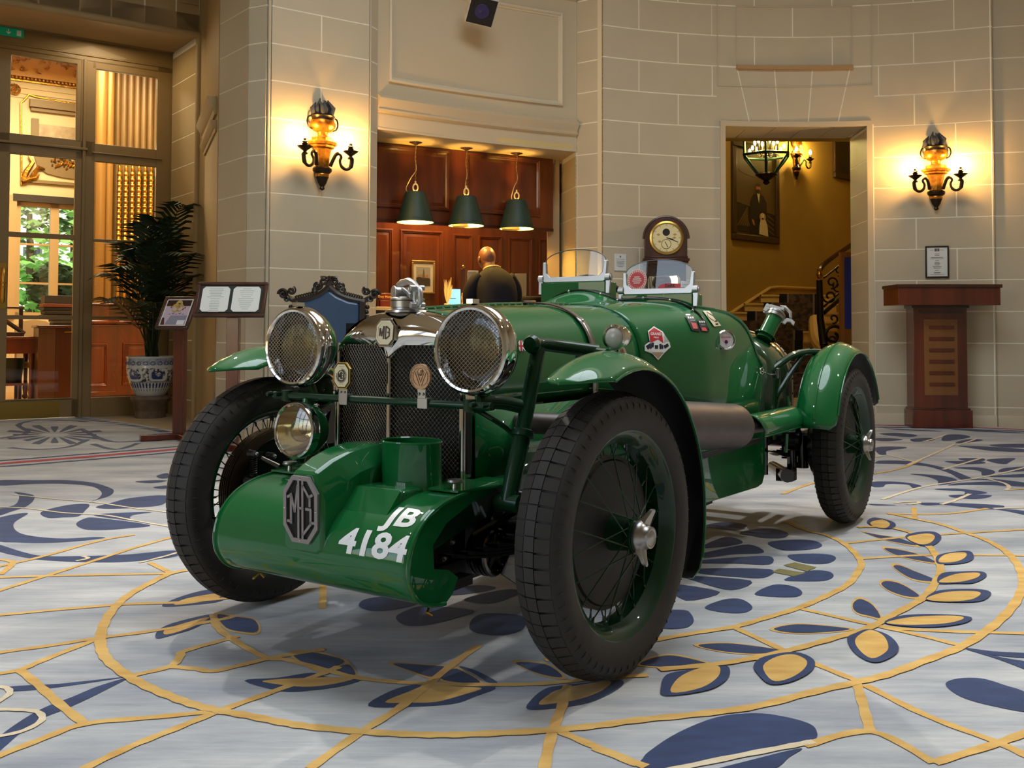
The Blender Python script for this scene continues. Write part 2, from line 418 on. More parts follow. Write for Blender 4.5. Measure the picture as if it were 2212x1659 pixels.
for i in range(5):
    quad_slab(full, ((bot_edge[i] + JG / 2, 2.955), (bot_edge[i + 1] - JG / 2, 2.955), (top_edge[i + 1] - JG / 2, zk(11) - JG), (top_edge[i] + JG / 2, zk(11) - JG)), 0.0, 0.03, top_m)
pan = subpath(full, full.of_px(1540), full.of_px(1901))
ashlar(top_m, pan, range(11, 19), lambda k: pxj(pan, [1632, 1801] if k % 2 else [1715]))
# shallow sunk frame around the panel over the doorway and the ledge under it
mo = MB()
def strip(path, d0, d1, z0, z1, out, m, n=16):
    rows = []
    for i in range(n + 1):
        p, n_ = path.at(lerp2(d0, d1, i / n)); f = p + n_ * out; rows.append([(f.x, f.y, z0), (f.x, f.y, z1), ((p - n_ * 0.01).x, (p - n_ * 0.01).y, z1), ((p - n_ * 0.01).x, (p - n_ * 0.01).y, z0)])
    o = len(m.v); m.grid(rows, cv=True); m.f += [(o, o + 1, o + 2, o + 3), tuple(o + n * 4 + i for i in (3, 2, 1, 0))]; m.mi += [0, 0]
a0, a1 = full.of_px(1551), full.of_px(1889); b0, b1 = full.of_px(1592), full.of_px(1845)
strip(full, a0, a1, 3.298, 3.306, 0.006, mo); strip(full, a0, a0 + 0.008, 3.30, 5.2, 0.006, mo, 2); strip(full, a1 - 0.008, a1, 3.30, 5.2, 0.006, mo, 2)
strip(full, b0, b0 + 0.008, 3.49, 4.10, 0.006, mo, 2); strip(full, b1 - 0.008, b1, 3.49, 4.10, 0.006, mo, 2); strip(full, b0, b1, 4.094, 4.102, 0.006, mo)
mo.build('panel_bead', STONE, top_m)
lg = MB(); strip(full, b0, b1, 3.472, 3.510, 0.028, lg); lg.build('panel_ledge', mat('ledge_painted_shade', (176, 140, 96), 0.6), top_m)  # brown holds the ledge's light and shade, painted into its colour
# doorway: architrave, jambs and soffit
pL, nL = full.at(sL); pR, nR = full.at(sR)
JIN = [(pL.x + 0.02, pL.y), (pL.x + 0.02, 10.05)]; JOUT = [(pR.x + 0.03, 10.05), (pR.x - 0.02, pR.y)]
dj = MB()
arch_prof = lambda: None
fr = MB()
W3 = 0.052
for d0, d1, z0, z1 in ((sL - 0.0, sL + W3, 0.0, 2.955), (sR - W3, sR, 0.0, 2.955)):
    strip(full, d0, d1, z0, z1, 0.018, fr, 3)
strip(full, sL, sR, 2.903, 2.955, 0.018, fr)
struct(fr.build('trim_1', PLASTER))
jr = Path(JOUT); jl = Path([(pL.x + 0.045, pL.y + 0.01), (pL.x + 0.045, 10.05)][::-1] if False else [(pL.x + 0.045, pL.y + 0.01), (pL.x + 0.045, 10.05)])
JR = backing('wall_doorway_right', [jr], z1=2.92, th=0.3); ashlar(JR, jr, range(-1, 9), lambda k: [], ends=(0.006, 0.006))
JL = backing('wall_doorway_left', [Path([(pL.x + 0.045, pL.y + 0.01), (pL.x + 0.045, 10.05)][::1])], z1=2.92, th=0.3)
sfm = MB(); SX = [pL.x + 0.04 + (pR.x - pL.x - 0.05) * t for t in (0, 0.19, 0.385, 0.59, 0.79, 1.0)]
sof = struct(MB().bx(pL.x - 0.2, pR.x + 0.3, pL.y + 0.16, 10.05, 2.935, 3.2).build('wall_doorway_soffit', MORTAR))
for i in range(5): MB().bx(SX[i] + 0.005, SX[i + 1] - 0.005, pL.y + 0.03, 10.05, 2.925, 2.95).build('stone_block', STONE, sof)
# return at the far right and pilaster beyond
pe, ne = full.at(full.len)
er = Path([(pe.x + 0.02, pe.y + 0.035), (pe.x + 0.40, pe.y - 0.05)]); W_E = backing('wall_right_pier', [er, Path([(pe.x - 0.01, pe.y), (pe.x + 0.02, pe.y + 0.035)])]); ashlar(W_E, er, range(-1, 19), lambda k: [])
bsd = MB()
for p in (wl, wr, er): rightsweep(bsd, [p.at(p.len * i / 12)[0] for i in range(13)], [(0.0, 0.0), (0.022, 0.0), (0.022, 0.085), (0.012, 0.10), (0.0, 0.105)])
struct(bsd.build('baseboard_right', STONE))

# ------------------------------------------------------------------ left pilaster and its splayed flank
p1 = Path([(-2.50, 8.12), (-2.14, 7.70)]); p2 = Path([(-2.135, 7.697), (-1.975, 7.625)])
p3 = Path([(-1.935, 7.648), (-1.225, 8.13)]); p4 = Path([(-1.213, 8.155), (-1.170, 8.255)])
W_L = backing('wall_left', [p1, p2, p3, p4, Path([(-1.975, 7.640), (-1.935, 7.665)]), Path([(-1.225, 8.15), (-1.213, 8.165)])])
ashlar(W_L, p1, range(-1, 19), lambda k: []); ashlar(W_L, p2, range(-1, 19), lambda k: [])
ashlar(W_L, p3, range(-1, 19), lambda k: pxj(p3, [691]) if k % 2 == 0 else []); ashlar(W_L, p4, range(-1, 19), lambda k: [])
gv = MB(); gv.tube([(-1.955, 7.642, 0.0), (-1.955, 7.642, HT)], 0.012, 8); gv.tube([(-1.219, 8.150, 0), (-1.219, 8.150, HT)], 0.010, 8); struct(gv.build('trim_2', STONE))

# ------------------------------------------------------------------ reception alcove
FZ = Plane((-1.17, 8.255), (0.623, 9.28)); BK = Plane((-1.247, 8.85), (0.395, 9.70)); BP = BK.off(-1.5)
fa = []
for i in range(17):
    t = i / 16; p = FZ.w(FZ.len * t, 0, -0.06 * (1 - (2 * t - 1) ** 2)); fa.append((p.x, p.y))
W_F = struct(MB().sweep([fa[0]] + fa[1:], [(0.0, 2.63), (0.0, HT), (-0.30, HT), (-0.30, 2.63)], left=False).build('wall_alcove_lintel', PLASTER))
tr = MB()
rightsweep(tr, fa, [(0, 2.775), (0.030, 2.790), (0.036, 2.805), (0.022, 2.815), (0.026, 2.835), (0.055, 2.875), (0.060, 2.900), (0.050, 2.910), (0.012, 2.935), (0, 2.94)])
rightsweep(tr, fa, [(0, 2.628), (0.012, 2.628), (0.012, 2.645), (0, 2.655)])
rightsweep(tr, fa, [(0, 4.10), (0.03, 4.115), (0.06, 4.16), (0.10, 4.20), (0.10, 4.24), (0, 4.26)])
struct(tr.build('trim_3', PLASTER))
# the moulded panel over the alcove
fp = Path(fa); mp_ = MB()
def lpt(d, z, o): p, n_ = fp.at(d); q = p + n_ * o; return (q.x, q.y, z)
x0, x1, z0, z1 = 0.106, 1.916, 3.06, 3.965
prof = [(0.0, 0.0), (0.0, 0.022), (0.016, 0.030), (0.026, 0.022), (0.030, 0.012), (0.040, 0.010), (0.046, 0.0)]      # inwards from the outer edge, proud
loops = []
corners = [(x0, z0, 1, 1), (x1, z0, -1, 1), (x1, z1, -1, -1), (x0, z1, 1, -1)]; ringp = []
for ci in range(4):
    a, b = corners[ci], corners[(ci + 1) % 4]
    for i in range(12):
        t = i / 12; d, z = lerp2(a[0], b[0], t), lerp2(a[1], b[1], t)
        sx = lerp2(a[2], b[2], t) if ci in (0, 2) else a[2]; sz_ = lerp2(a[3], b[3], t) if ci in (1, 3) else a[3]
        ringp.append([lpt(d + sx * i_, z + sz_ * i_, o_) for i_, o_ in prof])
mp_.grid(ringp, cu=True); struct(mp_.build('trim_4', mat('pale_moulding', (212, 200, 176), 0.5)))
# soffit and right hand return of the alcove
so = MB(); so.prism([(-1.60, 8.0 + 0.20), (0.64, 9.29), (0.48, 9.95), (-0.2, 9.75), (-1.75, 8.95)], 0.06, T(0, 0, 2.634)); struct(so.build('wall_alcove_soffit', BEIGE))
ar = Path([(0.476, 9.93), (0.613, 9.29)]); pf = Path([(0.630, 9.278), (0.838, 9.135)])
W_A = backing('wall_alcove_right', [ar, pf, Path([(0.613, 9.30), (0.630, 9.285)]), Path([(0.838, 9.15), (0.862, 9.075)])], th=0.15)
ashlar(W_A, ar, range(-1, 8), lambda k: [0.24] if k % 2 else [], m=mat('lamplit_ashlar', (206, 186, 140), 0.6)); ashlar(W_A, pf, range(-1, 19), lambda k: [])  # yellow lamplight on the return is put into its stone colour
bw = MB(); bw.prism([(0.385, 9.74), (0.490, 9.93), (0.60, 9.97), (0.72, 9.40), (0.9, 9.6), (1.0, 12.0), (0.3, 12.0)], 2.7, T(0, 0, 0)); 
struct(MB().bx(0.36, 0.48, 9.74, 9.93, 0, 2.64).build('wall_alcove_return', mat('return_plaster', (168, 140, 98), 0.6)))
struct(MB().bx(0.44, 0.60, 9.93, 12.2, 0, 2.64).build('wall_alcove_inner_right', PLASTER))
struct(MB().prism([(-1.17, 8.28), (-1.23, 8.85), (-3.4, 11.0), (-3.3, 11.2), (-1.5, 9.3), (-1.0, 8.9)], 0.001, T(0, 0, 0)).build('trim_5', PLASTER)) if False else None
struct(MB().prism([(-1.205, 8.30), (-1.275, 8.86), (-1.45, 8.86), (-1.38, 8.25)], 2.64).build('wall_alcove_left', BEIGE))
def raised_panel(m, P, x0, x1, z0, z1, o=0.0, w=0.045, inner=0.012):
    """bolection moulding around a raised field"""
    pr = [(0, 0), (0.006, 0.016), (0.018, 0.020), (0.026, 0.010), (0.032, 0.012), (w, 0.0)]
    ringp = []
    for cx, cz, sx, sz_ in ((x0, z0, 1, 1), (x1, z0, -1, 1), (x1, z1, -1, -1), (x0, z1, 1, -1)): ringp.append([P.M @ V((cx + sx * i_, cz + sz_ * i_, o + q)) for i_, q in pr])
    m.grid(ringp, cu=True)
    k = w + 0.03
    m.grid([[P.M @ V(p) for p in ((x0 + w, z0 + w, o), (x1 - w, z0 + w, o), (x1 - w, z1 - w, o), (x0 + w, z1 - w, o))], [P.M @ V(p) for p in ((x0 + k, z0 + k, o + inner), (x1 - k, z0 + k, o + inner), (x1 - k, z1 - k, o + inner), (x0 + k, z1 - k, o + inner))]], cv=True)
    m.add([P.M @ V(p) for p in ((x0 + k, z0 + k, o + inner), (x1 - k, z0 + k, o + inner), (x1 - k, z1 - k, o + inner), (x0 + k, z1 - k, o + inner))], [(0, 1, 2, 3)])
bk = MB(); bk.bx(-0.05, BK.len + 0.02, 1.90, 2.65, -0.10, 0.0, BK.M)
BH = tag(bk.build('bulkhead', WOOD), 'polished mahogany bulkhead with wide panels above the reception counter', 'panelling')
BH.data.materials[0] = WOOD
# BK.M maps (along, up, out): rebuild with that axis order
def pbox(P, x0, x1, z0, z1, o0, o1, m=None): 
    m = m or MB(); return m.bx(x0, x1, z0, z1, o0, o1, P.M)
for x0, x1 in ((-0.30, 0.725), (0.893, 1.723)):
    pm = MB(); raised_panel(pm, BK, x0, x1, 2.03, 2.62, 0.001); pm.build('panel', WOOD, BH)
pm = MB(); pbox(BK, -0.05, BK.len + 0.02, 1.895, 1.925, 0.0, 0.012, pm); pm.build('bottom_rail', WOODD, BH)
bpn = MB(); pbox(BP, -1.2, BP.len + 0.9, 0.0, 2.60, -0.08, 0.0, bpn)
PN = tag(bpn.build('wall_panelling', WOOD), 'tall mahogany wall panelling behind the reception desk', 'panelling')
def pq(P, px0, px1, py0, py1):
    xa, za = P.q(px0, py0); xb, zb = P.q(px1, py1); return min(xa, xb), max(xa, xb)
for c0, c1 in ((800, 848), (863, 956), (977, 1020), (1032, 1084), (1096, 1150), (1162, 1187)):
    x0 = BP.q(c0, 600)[0]; x1 = BP.q(c1, 600)[0]; pm = MB(); raised_panel(pm, BP, x0, x1, 0.95 if c0 > 956 else 0.80, 2.005 if c0 < 960 else 1.985, 0.001); pm.build('panel', WOOD, PN)
    pm = MB(); raised_panel(pm, BP, x0, x1, 0.12, 0.72, 0.001); pm.build('panel', WOOD, PN)
struct(MB().bx(-3.4, -1.3, 8.9, 9.0, 0, 2.64).build('wall_alcove_back_left', WOODD)) if False else None

# ------------------------------------------------------------------ left portal with the glazed doors
DR = Plane((-4.986, 9.35), (-3.66, 10.25)); D0 = DR.len                # x=D0 is the right hand end
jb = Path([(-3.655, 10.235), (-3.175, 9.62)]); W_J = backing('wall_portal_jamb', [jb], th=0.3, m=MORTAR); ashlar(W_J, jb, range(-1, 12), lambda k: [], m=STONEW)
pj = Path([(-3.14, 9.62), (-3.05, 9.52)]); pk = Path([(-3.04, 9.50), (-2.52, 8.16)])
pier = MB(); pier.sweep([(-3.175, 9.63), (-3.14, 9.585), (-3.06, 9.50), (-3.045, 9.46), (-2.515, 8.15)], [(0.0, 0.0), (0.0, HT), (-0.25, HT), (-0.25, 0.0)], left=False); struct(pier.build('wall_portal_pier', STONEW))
ro = MB(); ro.tube([(-3.165, 9.610, 0.0), (-3.165, 9.610, 3.86)], 0.035, 12)
DF = Plane((-3.165 - 1.326 * 2.4, 9.61 - 0.90 * 2.4), (-3.165, 9.61))
ro.tube([(-3.165, 9.610, 3.86), tuple(DF.w(-1.0, 3.86))], 0.035, 12); struct(ro.build('trim_6', STONEW))
im = MB(); imp = [(-3.045, 9.455), (-2.56, 8.26)]
for zb in (2.755, 2.61):
    q = 0.58 if zb < 2.7 else 0.95
    rightsweep(im, imp, [(0, zb), (0.02 * q, zb), (0.03 * q, zb + 0.03 * q), (0.03 * q, zb + 0.05 * q), (0.05 * q, zb + 0.07 * q), (0.06 * q, zb + 0.10 * q), (0.085 * q, zb + 0.13 * q), (0.09 * q, zb + 0.16 * q), (0, zb + 0.165 * q)])
struct(im.build('trim_7', STONEW))
LT = backing('wall_portal_lintel', [Path([tuple(DF.w(-1.2, 0).xy), tuple(DF.w(DF.len, 0).xy)])], z0=3.88, m=MORTAR)
lp = Path([tuple(DF.w(-1.2, 0).xy), tuple(DF.w(DF.len, 0).xy)])
jx = [d for d in (lp.of_px(c, 60) for c in (82, 172, 240, 312, 380)) if d]
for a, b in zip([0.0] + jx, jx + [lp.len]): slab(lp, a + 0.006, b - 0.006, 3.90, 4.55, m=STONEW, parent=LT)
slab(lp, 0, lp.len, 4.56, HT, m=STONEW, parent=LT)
tp = MB()
for z0, z1 in ((4.28, 4.30),): strip(lp, lp.of_px(300, 30), lp.of_px(383, 30), 4.22, 4.235, 0.02, tp, 3); strip(lp, lp.of_px(390, 30), lp.len - 0.02, 4.16, 4.175, 0.02, tp, 3)
tp.build('lintel_bead', STONEW, LT)
lamp('portal_fill', 'AREA', tuple(V((-4.0, 9.45, 3.84))), 9, (1.0, 0.78, 0.46), (-4.0, 9.45, 0), size=0.5)  # added fill without a fitting, brightens the portal jamb and doors
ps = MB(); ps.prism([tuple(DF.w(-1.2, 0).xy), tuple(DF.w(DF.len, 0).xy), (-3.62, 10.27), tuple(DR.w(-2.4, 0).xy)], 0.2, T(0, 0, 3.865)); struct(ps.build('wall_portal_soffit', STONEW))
# joinery: fixed frame, transom, a door leaf and a sidelight
X = lambda s_: D0 - s_                                        # distance measured from the right end
fr = MB()
def rail(m, x0, x1, z0, z1, o0=-0.05, o1=0.0): m.bx(x0, x1, z0, z1, o0, o1, DR.M); return m
FRM = empty('door_frame', DR.w(D0 / 2, 0), 0)
FRM['kind'] = 'structure'; FRM.name = 'door_1'
DRI = MX.Translation(-FRM.location)
def rb(name, rects, o0=-0.05, o1=0.0, m=JOINERY, parent=FRM, bevel=0.004, label=None):
    for r in rects:
        b = MB(); b.bx(r[0], r[1], r[2], r[3], o0, o1, DRI @ DR.M); o = b.build(name, m, parent, bevel=bevel, label=label)
    return o
LX = X(3.2)
rb('head_rail', [(LX, D0 + 0.02, 3.64, 3.87)]); rb('head_moulding', [(LX, D0 + 0.02, 3.855, 3.90)], 0.0, 0.05); rb('head_bead', [(LX, X(0.06), 3.695, 3.71)], 0, 0.012)
rb('right_stile', [(X(0.155), D0 + 0.02, 0.0, 3.70)]); rb('frame_post', [(X(0.905), X(0.765), 0.0, 3.66)]); rb('post_bead', [(X(0.885), X(0.855), 0.0, 3.66)], 0, 0.015)
rb('left_post', [(X(1.66), X(1.548), 2.70, 3.66)])
rb('transom_rail', [(X(1.66), X(0.765), 2.66, 2.822), (X(0.80), X(0.155), 2.62, 2.805)]); rb('transom_moulding', [(X(1.66), X(0.84), 2.72, 2.745)], 0, 0.025); rb('transom_moulding', [(X(0.79), X(0.10), 2.70, 2.715)], 0, 0.015)
rb('top_rail', [(X(0.948), X(0.905), 2.80, 3.66), (X(1.55), X(0.94), 3.60, 3.66), (X(0.80), X(0.155), 3.578, 3.66)])
rb('bottom_rail', [(X(0.765), X(0.155), 0.0, 0.195)]); rb('sidelight_bar', [(X(0.765), X(0.155), 1.795, 1.822), (X(0.765), X(0.155), 1.00, 1.028)])
for zz in (0.203,): rb('glazing_bead', [(X(0.758), X(0.157), zz, zz + 0.012)], 0, 0.012)
def pane(rect, parent=FRM, name='pane'):
    b = MB(); b.bx(rect[0], rect[1], rect[2], rect[3], -0.028, -0.022, DRI @ DR.M); return b.build(name, GLASS_DOOR, parent, ang=None)
GLASS_DOOR = glass_mat('door_glass', (250, 248, 240), ior=1.35)
pane((X(1.545), X(0.950), 2.822, 3.60)); pane((X(0.765), X(0.155), 2.805, 3.578))
for z0, z1 in ((0.195, 1.0), (1.028, 1.795), (1.822, 2.62)): pane((X(0.765), X(0.155), z0, z1))
# the leaf
leaf = empty('door_2', (0, 0, 0), 0); leaf['kind'] = 'structure'; leaf.location = FRM.location
rb('stile', [(X(0.950), X(0.890), 0.01, 2.70), (X(1.66), X(1.540), 0.01, 2.70)], -0.045, 0.006, parent=leaf)
rb('rail', [(X(1.66), X(0.89), 2.625, 2.70), (X(1.66), X(0.89), 0.01, 0.192)], -0.045, 0.006, parent=leaf)
rb('leaf_bar', [(X(1.545), X(0.948), 1.80, 1.85), (X(1.545), X(0.948), 0.99, 1.03)], -0.04, 0.004, parent=leaf)
rb('leaf_bead', [(X(1.545), X(0.948), 0.192, 0.206), (X(1.545), X(0.948), 2.612, 2.625)], 0.0, 0.016, parent=leaf)
for z0, z1 in ((0.20, 0.99), (1.03, 1.80), (1.85, 2.62)): pane((X(1.542), X(0.950), z0, z1), leaf)
rb('kick_plate', [(X(1.75), X(1.06), 0.012, 0.178)], 0.006, 0.009, mat('worn_brass', (176, 148, 80), 0.28, 1.0, bump=(4, 0.25, (1, 1, 6))), leaf, None, 'polished brass kick plate')
hd = MB(); hx = X(1.585); HM = DRI @ DR.M
hd.tube([HM @ V(p) for p in ((hx, 1.16, 0.0), (hx, 1.16, 0.07), (hx, 1.20, 0.085), (hx, 1.44, 0.085), (hx, 1.48, 0.07), (hx, 1.48, 0.0))], 0.016, 10)
for zz in (1.30, 1.34): hd.lathe([(0.016, -0.01), (0.021, 0), (0.016, 0.01)], HM @ T(hx, zz, 0.085) @ RX(-PI / 2), 12)
hd.bx(hx - 0.03, hx + 0.03, 1.09, 1.54, 0.0, 0.010, HM); hd.build('door_handle', BRASS, leaf, label='tall brass pull handle')
# exit sign on the head rail
es = MB(); es.bx(X(1.85), X(1.445), 3.772, 3.852, 0.004, 0.03, DR.M)
EX = tag(es.build('exit_sign', mat('exit_green', (0, 116, 74), 0.45, emit=((0, 116, 74), 0.25)), bevel=0.004), 'green emergency exit sign with a white arrow above the glazed doors', 'sign')
em = MB(); q = DR.M @ T(X(1.58), 3.812, 0.0305)
em.prism([(-0.005, 0.028), (0.005, 0.028), (0.005, -0.006), (0.020, 0.006), (0.020, -0.006), (0.0, -0.027), (-0.020, -0.006), (-0.020, 0.006), (-0.005, -0.006)], 0.001, q); em.bx(0.072, 0.112, -0.028, 0.026, 0, 0.001, q); em.build('arrow', mat('sign_white', (225, 232, 214), 0.5), EX, ang=None)
# outer walls that close the rotunda behind the camera
rear = [(-5.6, 9.0), (-5.9, 6.0), (-5.7, 2.5), (-4.6, -1.0), (-2.4, -3.4), (0.8, -4.4), (4.0, -3.6), (6.2, -1.2), (7.0, 2.5), (6.4, 6.2), (5.3, 8.6), (4.93, 9.1)]
rs = smooth_path([(a[0], a[1], 0) for a in rear], 5)
rp_ = [(p.x, p.y) for p in rs]; WPR = [(0.0, 0.0), (0.0, HT), (0.2, HT), (0.2, 0.0)]; i0, i1 = 12, 17
rw = MB().sweep(rp_[:i0 + 1], WPR, left=False).sweep(rp_[i1:], WPR, left=False).sweep(rp_[i0:i1 + 1], [(0, 4.7), (0, HT), (0.2, HT), (0.2, 4.7)], left=False).sweep(rp_[i0:i1 + 1], [(0, 0), (0, 0.5), (0.2, 0.5), (0.2, 0)], left=False)
struct(rw.build('wall_front', STONE))
w2 = empty('window_2', (rp_[14][0], rp_[14][1], 0.5)); w2['kind'] = 'structure'           # the street window behind the camera, mirrored in the paintwork
for k in range(i0, i1):
    P = Plane(rp_[k + 1], rp_[k]); I = MX.Translation(-w2.location) @ P.M
    for r in ((0, 0.05, 0.5, 4.7), (P.len - 0.05, P.len, 0.5, 4.7), (0.05, P.len - 0.05, 1.88, 1.94), (0.05, P.len - 0.05, 3.25, 3.31)): MB().bx(*r, -0.12, -0.06, I).build('glazing_bar', JOINERY, w2)
# ================================================================== ROOMS BEYOND THE OPENINGS
# ---- behind the reception counter
rc = MB(); rc.prism([tuple(BK.w(-0.4, 0, -0.02).xy), tuple(BK.w(BK.len + 0.6, 0, -0.02).xy), tuple(BP.w(BP.len + 0.9, 0, -0.1).xy), tuple(BP.w(-1.3, 0, -0.1).xy)], 0.05, T(0, 0, 2.60)); struct(rc.build('wall_reception_ceiling', BEIGE))
lw = Plane(tuple(BP.w(-1.2, 0).xy), tuple(BK.w(-0.04, 0).xy)); struct(MB().bx(-0.1, lw.len, 0, 2.62, -0.05, 0, lw.M).build('wall_reception_left', WOODD))
lamp('reception_fill', 'AREA', (-0.9, 10.4, 2.55), 34, (1.0, 0.74, 0.40), (-0.9, 10.4, 0), size=0.9)  # unseen fill added to brighten the alcove behind the bulkhead

# ---- staircase hall
SW = Plane((0.8, 12.95), (7.6, 19.13))
struct(MB().bx(0, SW.len, 0, 7.0, -0.15, 0, SW.M).build('wall_stair', YELLOW))
struct(MB().bx(0.55, 0.80, 9.6, 13.2, 0, 7.0).build('wall_stair_left', YELLOW)); struct(MB().bx(7.4, 7.6, 9.6, 19.3, 0, 7.0).build('wall_stair_right', YELLOW))
struct(MB().bx(3.56 + 0.22, 7.6, 10.0, 10.25, 0, 7.0).build('wall_stair_front', YELLOW)); struct(MB().bx(0.5, pR.x + 0.3, 10.06, 10.3, 2.94, 7.0).build('wall_stair_front_top', YELLOW)); struct(MB().bx(0.5, pL.x + 0.0, 10.06, 10.3, 0, 7.0).build('wall_stair_front_left', YELLOW))
struct(MB().bx(0.4, 7.7, 9.9, 19.4, 7.0, 7.1).build('wall_stair_ceiling', YELLOW))
lamp('stair_hall_fill', 'AREA', (3.6, 12.2, 6.9), 190, (1.0, 0.80, 0.42), (3.9, 13.6, 0), size=1.6)  # fill added overhead to lift the dark stair hall; no fitting hangs there
# pale joints painted on the stair wall are too faint to build; the raking dado moulding is not
da = MB()
for w0, w1 in (((1570, 681), (1662, 622)), ((1662, 622), (1680, 620)), ((1680, 620), (1770, 624))):
    a, b = SW.w(*SW.q(*w0), 0.01), SW.w(*SW.q(*w1), 0.01); da.tube([a, b], 0.028, 6)
struct(da.build('trim_8', mat('pale_dado', (206, 172, 104), 0.55)))
STAIR = empty('staircase', (4.2, 14.0, 0)); STAIR['kind'] = 'structure'; SI = MX.Translation(-STAIR.location)
CARPD = mat('stair_carpet', (98, 76, 66), 0.95, noise=(14, (52, 40, 36), 2.2)); CARPB = mat('stair_carpet_border', (16, 15, 16), 0.95); STEPM = mat('stair_stone', (214, 178, 112), 0.5)
for i in range(10):
    y0 = 13.05 + 0.31 * i; z1 = 0.15 * (i + 1); wallx = 0.8 + (y0 + 0.1 - 12.95) * 1.1
    xr = (1762 - 1106) / FPX * (y0 + 0.3) - (0.30 if i in (4, 5) else 0.0) + (0.5 if i < 4 else 0)
    xl = wallx + 0.02
    st_ = MB(); st_.bx(xl, xr + 0.24, y0, 17.0, z1 - 0.15, z1, SI); st_.bx(xl, xr + 0.26, y0 - 0.02, y0 + 0.05, z1 - 0.03, z1 + 0.001, SI); st_.build('step', STEPM, STAIR)
    cl_ = xl + 0.30; cr_ = xr
    c = MB(); c.bx(cl_, cr_, y0 - 0.032, y0 - 0.02, z1 - 0.15, z1 + 0.010, SI); c.bx(cl_, cr_, y0 - 0.03, y0 + 0.33, z1 + 0.001, z1 + 0.012, SI)
    c.bx(cl_, cl_ + 0.12, y0 - 0.036, y0 + 0.33, z1 - 0.15, z1 + 0.014, SI, 1); c.bx(cr_ - 0.12, cr_, y0 - 0.036, y0 + 0.33, z1 - 0.15, z1 + 0.014, SI, 1)
    c.bx(cl_ + 0.12, cl_ + 0.15, y0 - 0.034, y0 + 0.33, z1 - 0.15, z1 + 0.013, SI, 2); c.bx(cr_ - 0.15, cr_ - 0.12, y0 - 0.034, y0 + 0.33, z1 - 0.15, z1 + 0.013, SI, 2)
    c.build('stair_carpet', [CARPD, CARPB, mat('stair_carpet_line', (120, 110, 106), 0.95)], STAIR, ang=None)
cs = MB(); P = [at_depth(1760, y, 14.4) for y in (690, 730, 757)] 
cs.tube(smooth_path([at_depth(1762, 690, 14.6), at_depth(1762, 715, 14.4), at_depth(1768, 742, 14.1), at_depth(1788, 762, 13.8), at_depth(1815, 770, 13.6)], 5), 0.10, 10, M=SI); cs.build('stringer', STEPM, STAIR)
# iron balustrade with scrolls and a brass finial
BA = empty('balustrade', tuple(at_depth(1790, 745, 13.8).xy) + (0.0,)); tag(BA, 'black wrought-iron stair balustrade with scrolls and a brass finial', 'railing'); BI = MX.Translation(-BA.location)
IRONB = mat('wrought_iron', (36, 32, 24), 0.4, 0.6)
b = MB(); b.tube([at_depth(1770, 605, 13.9), at_depth(1772, 690, 13.9), at_depth(1780, 745, 13.8)], [0.045, 0.05, 0.06], 10, M=BI); b.tube([at_depth(1780, 745, 13.8), at_depth(1781, 862, 13.8)], 0.05, 8, M=BI); b.build('newel_post', IRONB, BA)
b = MB(); b.tube(smooth_path([at_depth(1769, 592, 13.9), at_depth(1776, 575, 13.95), at_depth(1800, 555, 14.1), at_depth(1840, 528, 14.4), at_depth(1880, 500, 14.8)], 5), 0.036, 8, M=BI); b.build('handrail', WOODD, BA)
b = MB(); q = at_depth(1770, 592, 13.88); b.lathe([(0, -0.10), (0.03, -0.09), (0.02, -0.07), (0.045, -0.03), (0.05, 0.0), (0.03, 0.05), (0.04, 0.065), (0, 0.09)], BI @ T(*q), 14); b.build('finial', BRASS, BA)
b = MB(); b.tube([at_depth(1780, 676, 13.95), at_depth(1850, 615, 14.5)], 0.030, 8, M=BI); b.tube([at_depth(1780, 662, 13.95), at_depth(1850, 600, 14.5)], 0.016, 6, M=BI); b.tube([at_depth(1780, 600, 13.95), at_depth(1850, 545, 14.4)], 0.014, 6, M=BI); b.build('rail', IRONB, BA)
def scroll(cx, cy, Y, r, t0, t1, k=1): return [at_depth(cx + r * (0.25 + 0.75 * i / 24) * math.cos(t0 + (t1 - t0) * i / 24) * k, cy + r * (0.25 + 0.75 * i / 24) * math.sin(t0 + (t1 - t0) * i / 24), Y) for i in range(25)]
for cx, cy, r, t0, t1, th in ((1797, 610, 14, 0, 8, 0.013), (1792, 640, 16, 2, 9.5, 0.015), (1812, 585, 12, 1, 8, 0.011), (1812, 620, 13, 3, 10, 0.012), (1826, 572, 11, 0, 7, 0.011), (1830, 605, 12, 2, 9, 0.011), (1800, 725, 24, -1.0, 6.4, 0.024), (1796, 735, 12, 1, 8, 0.016), (1800, 688, 11, 2, 8, 0.014)):
    b = MB(); b.tube(scroll(cx, cy, 14.0 + (cx - 1780) * 0.008 if cy < 670 else 13.8, r, t0, t1), th, 6, M=BI); b.build('scroll', IRONB, BA)
# blue notice board just inside the doorway
a = at_depth(1814, 545, 11.3); c = at_depth(1860, 545, 11.3); nb_ = MB(); zt = a.z; zb = at_depth(1814, 790, 11.3).z
nb_.bx(a.x, c.x, 11.28, 11.34, 0.02, zt); NBd = tag(nb_.build('notice_board', wood_mat('board_oak', (150, 96, 40), (120, 72, 28))), 'oak framed board with a blue cloth panel seen past the doorway jamb', 'notice board'); 
MB().bx(a.x + 0.045, c.x - 0.04, 11.265, 11.29, at_depth(1814, 710, 11.3).z, zt - 0.06).build('blue_panel', mat('blue_baize', (34, 46, 118), 0.9), NBd)
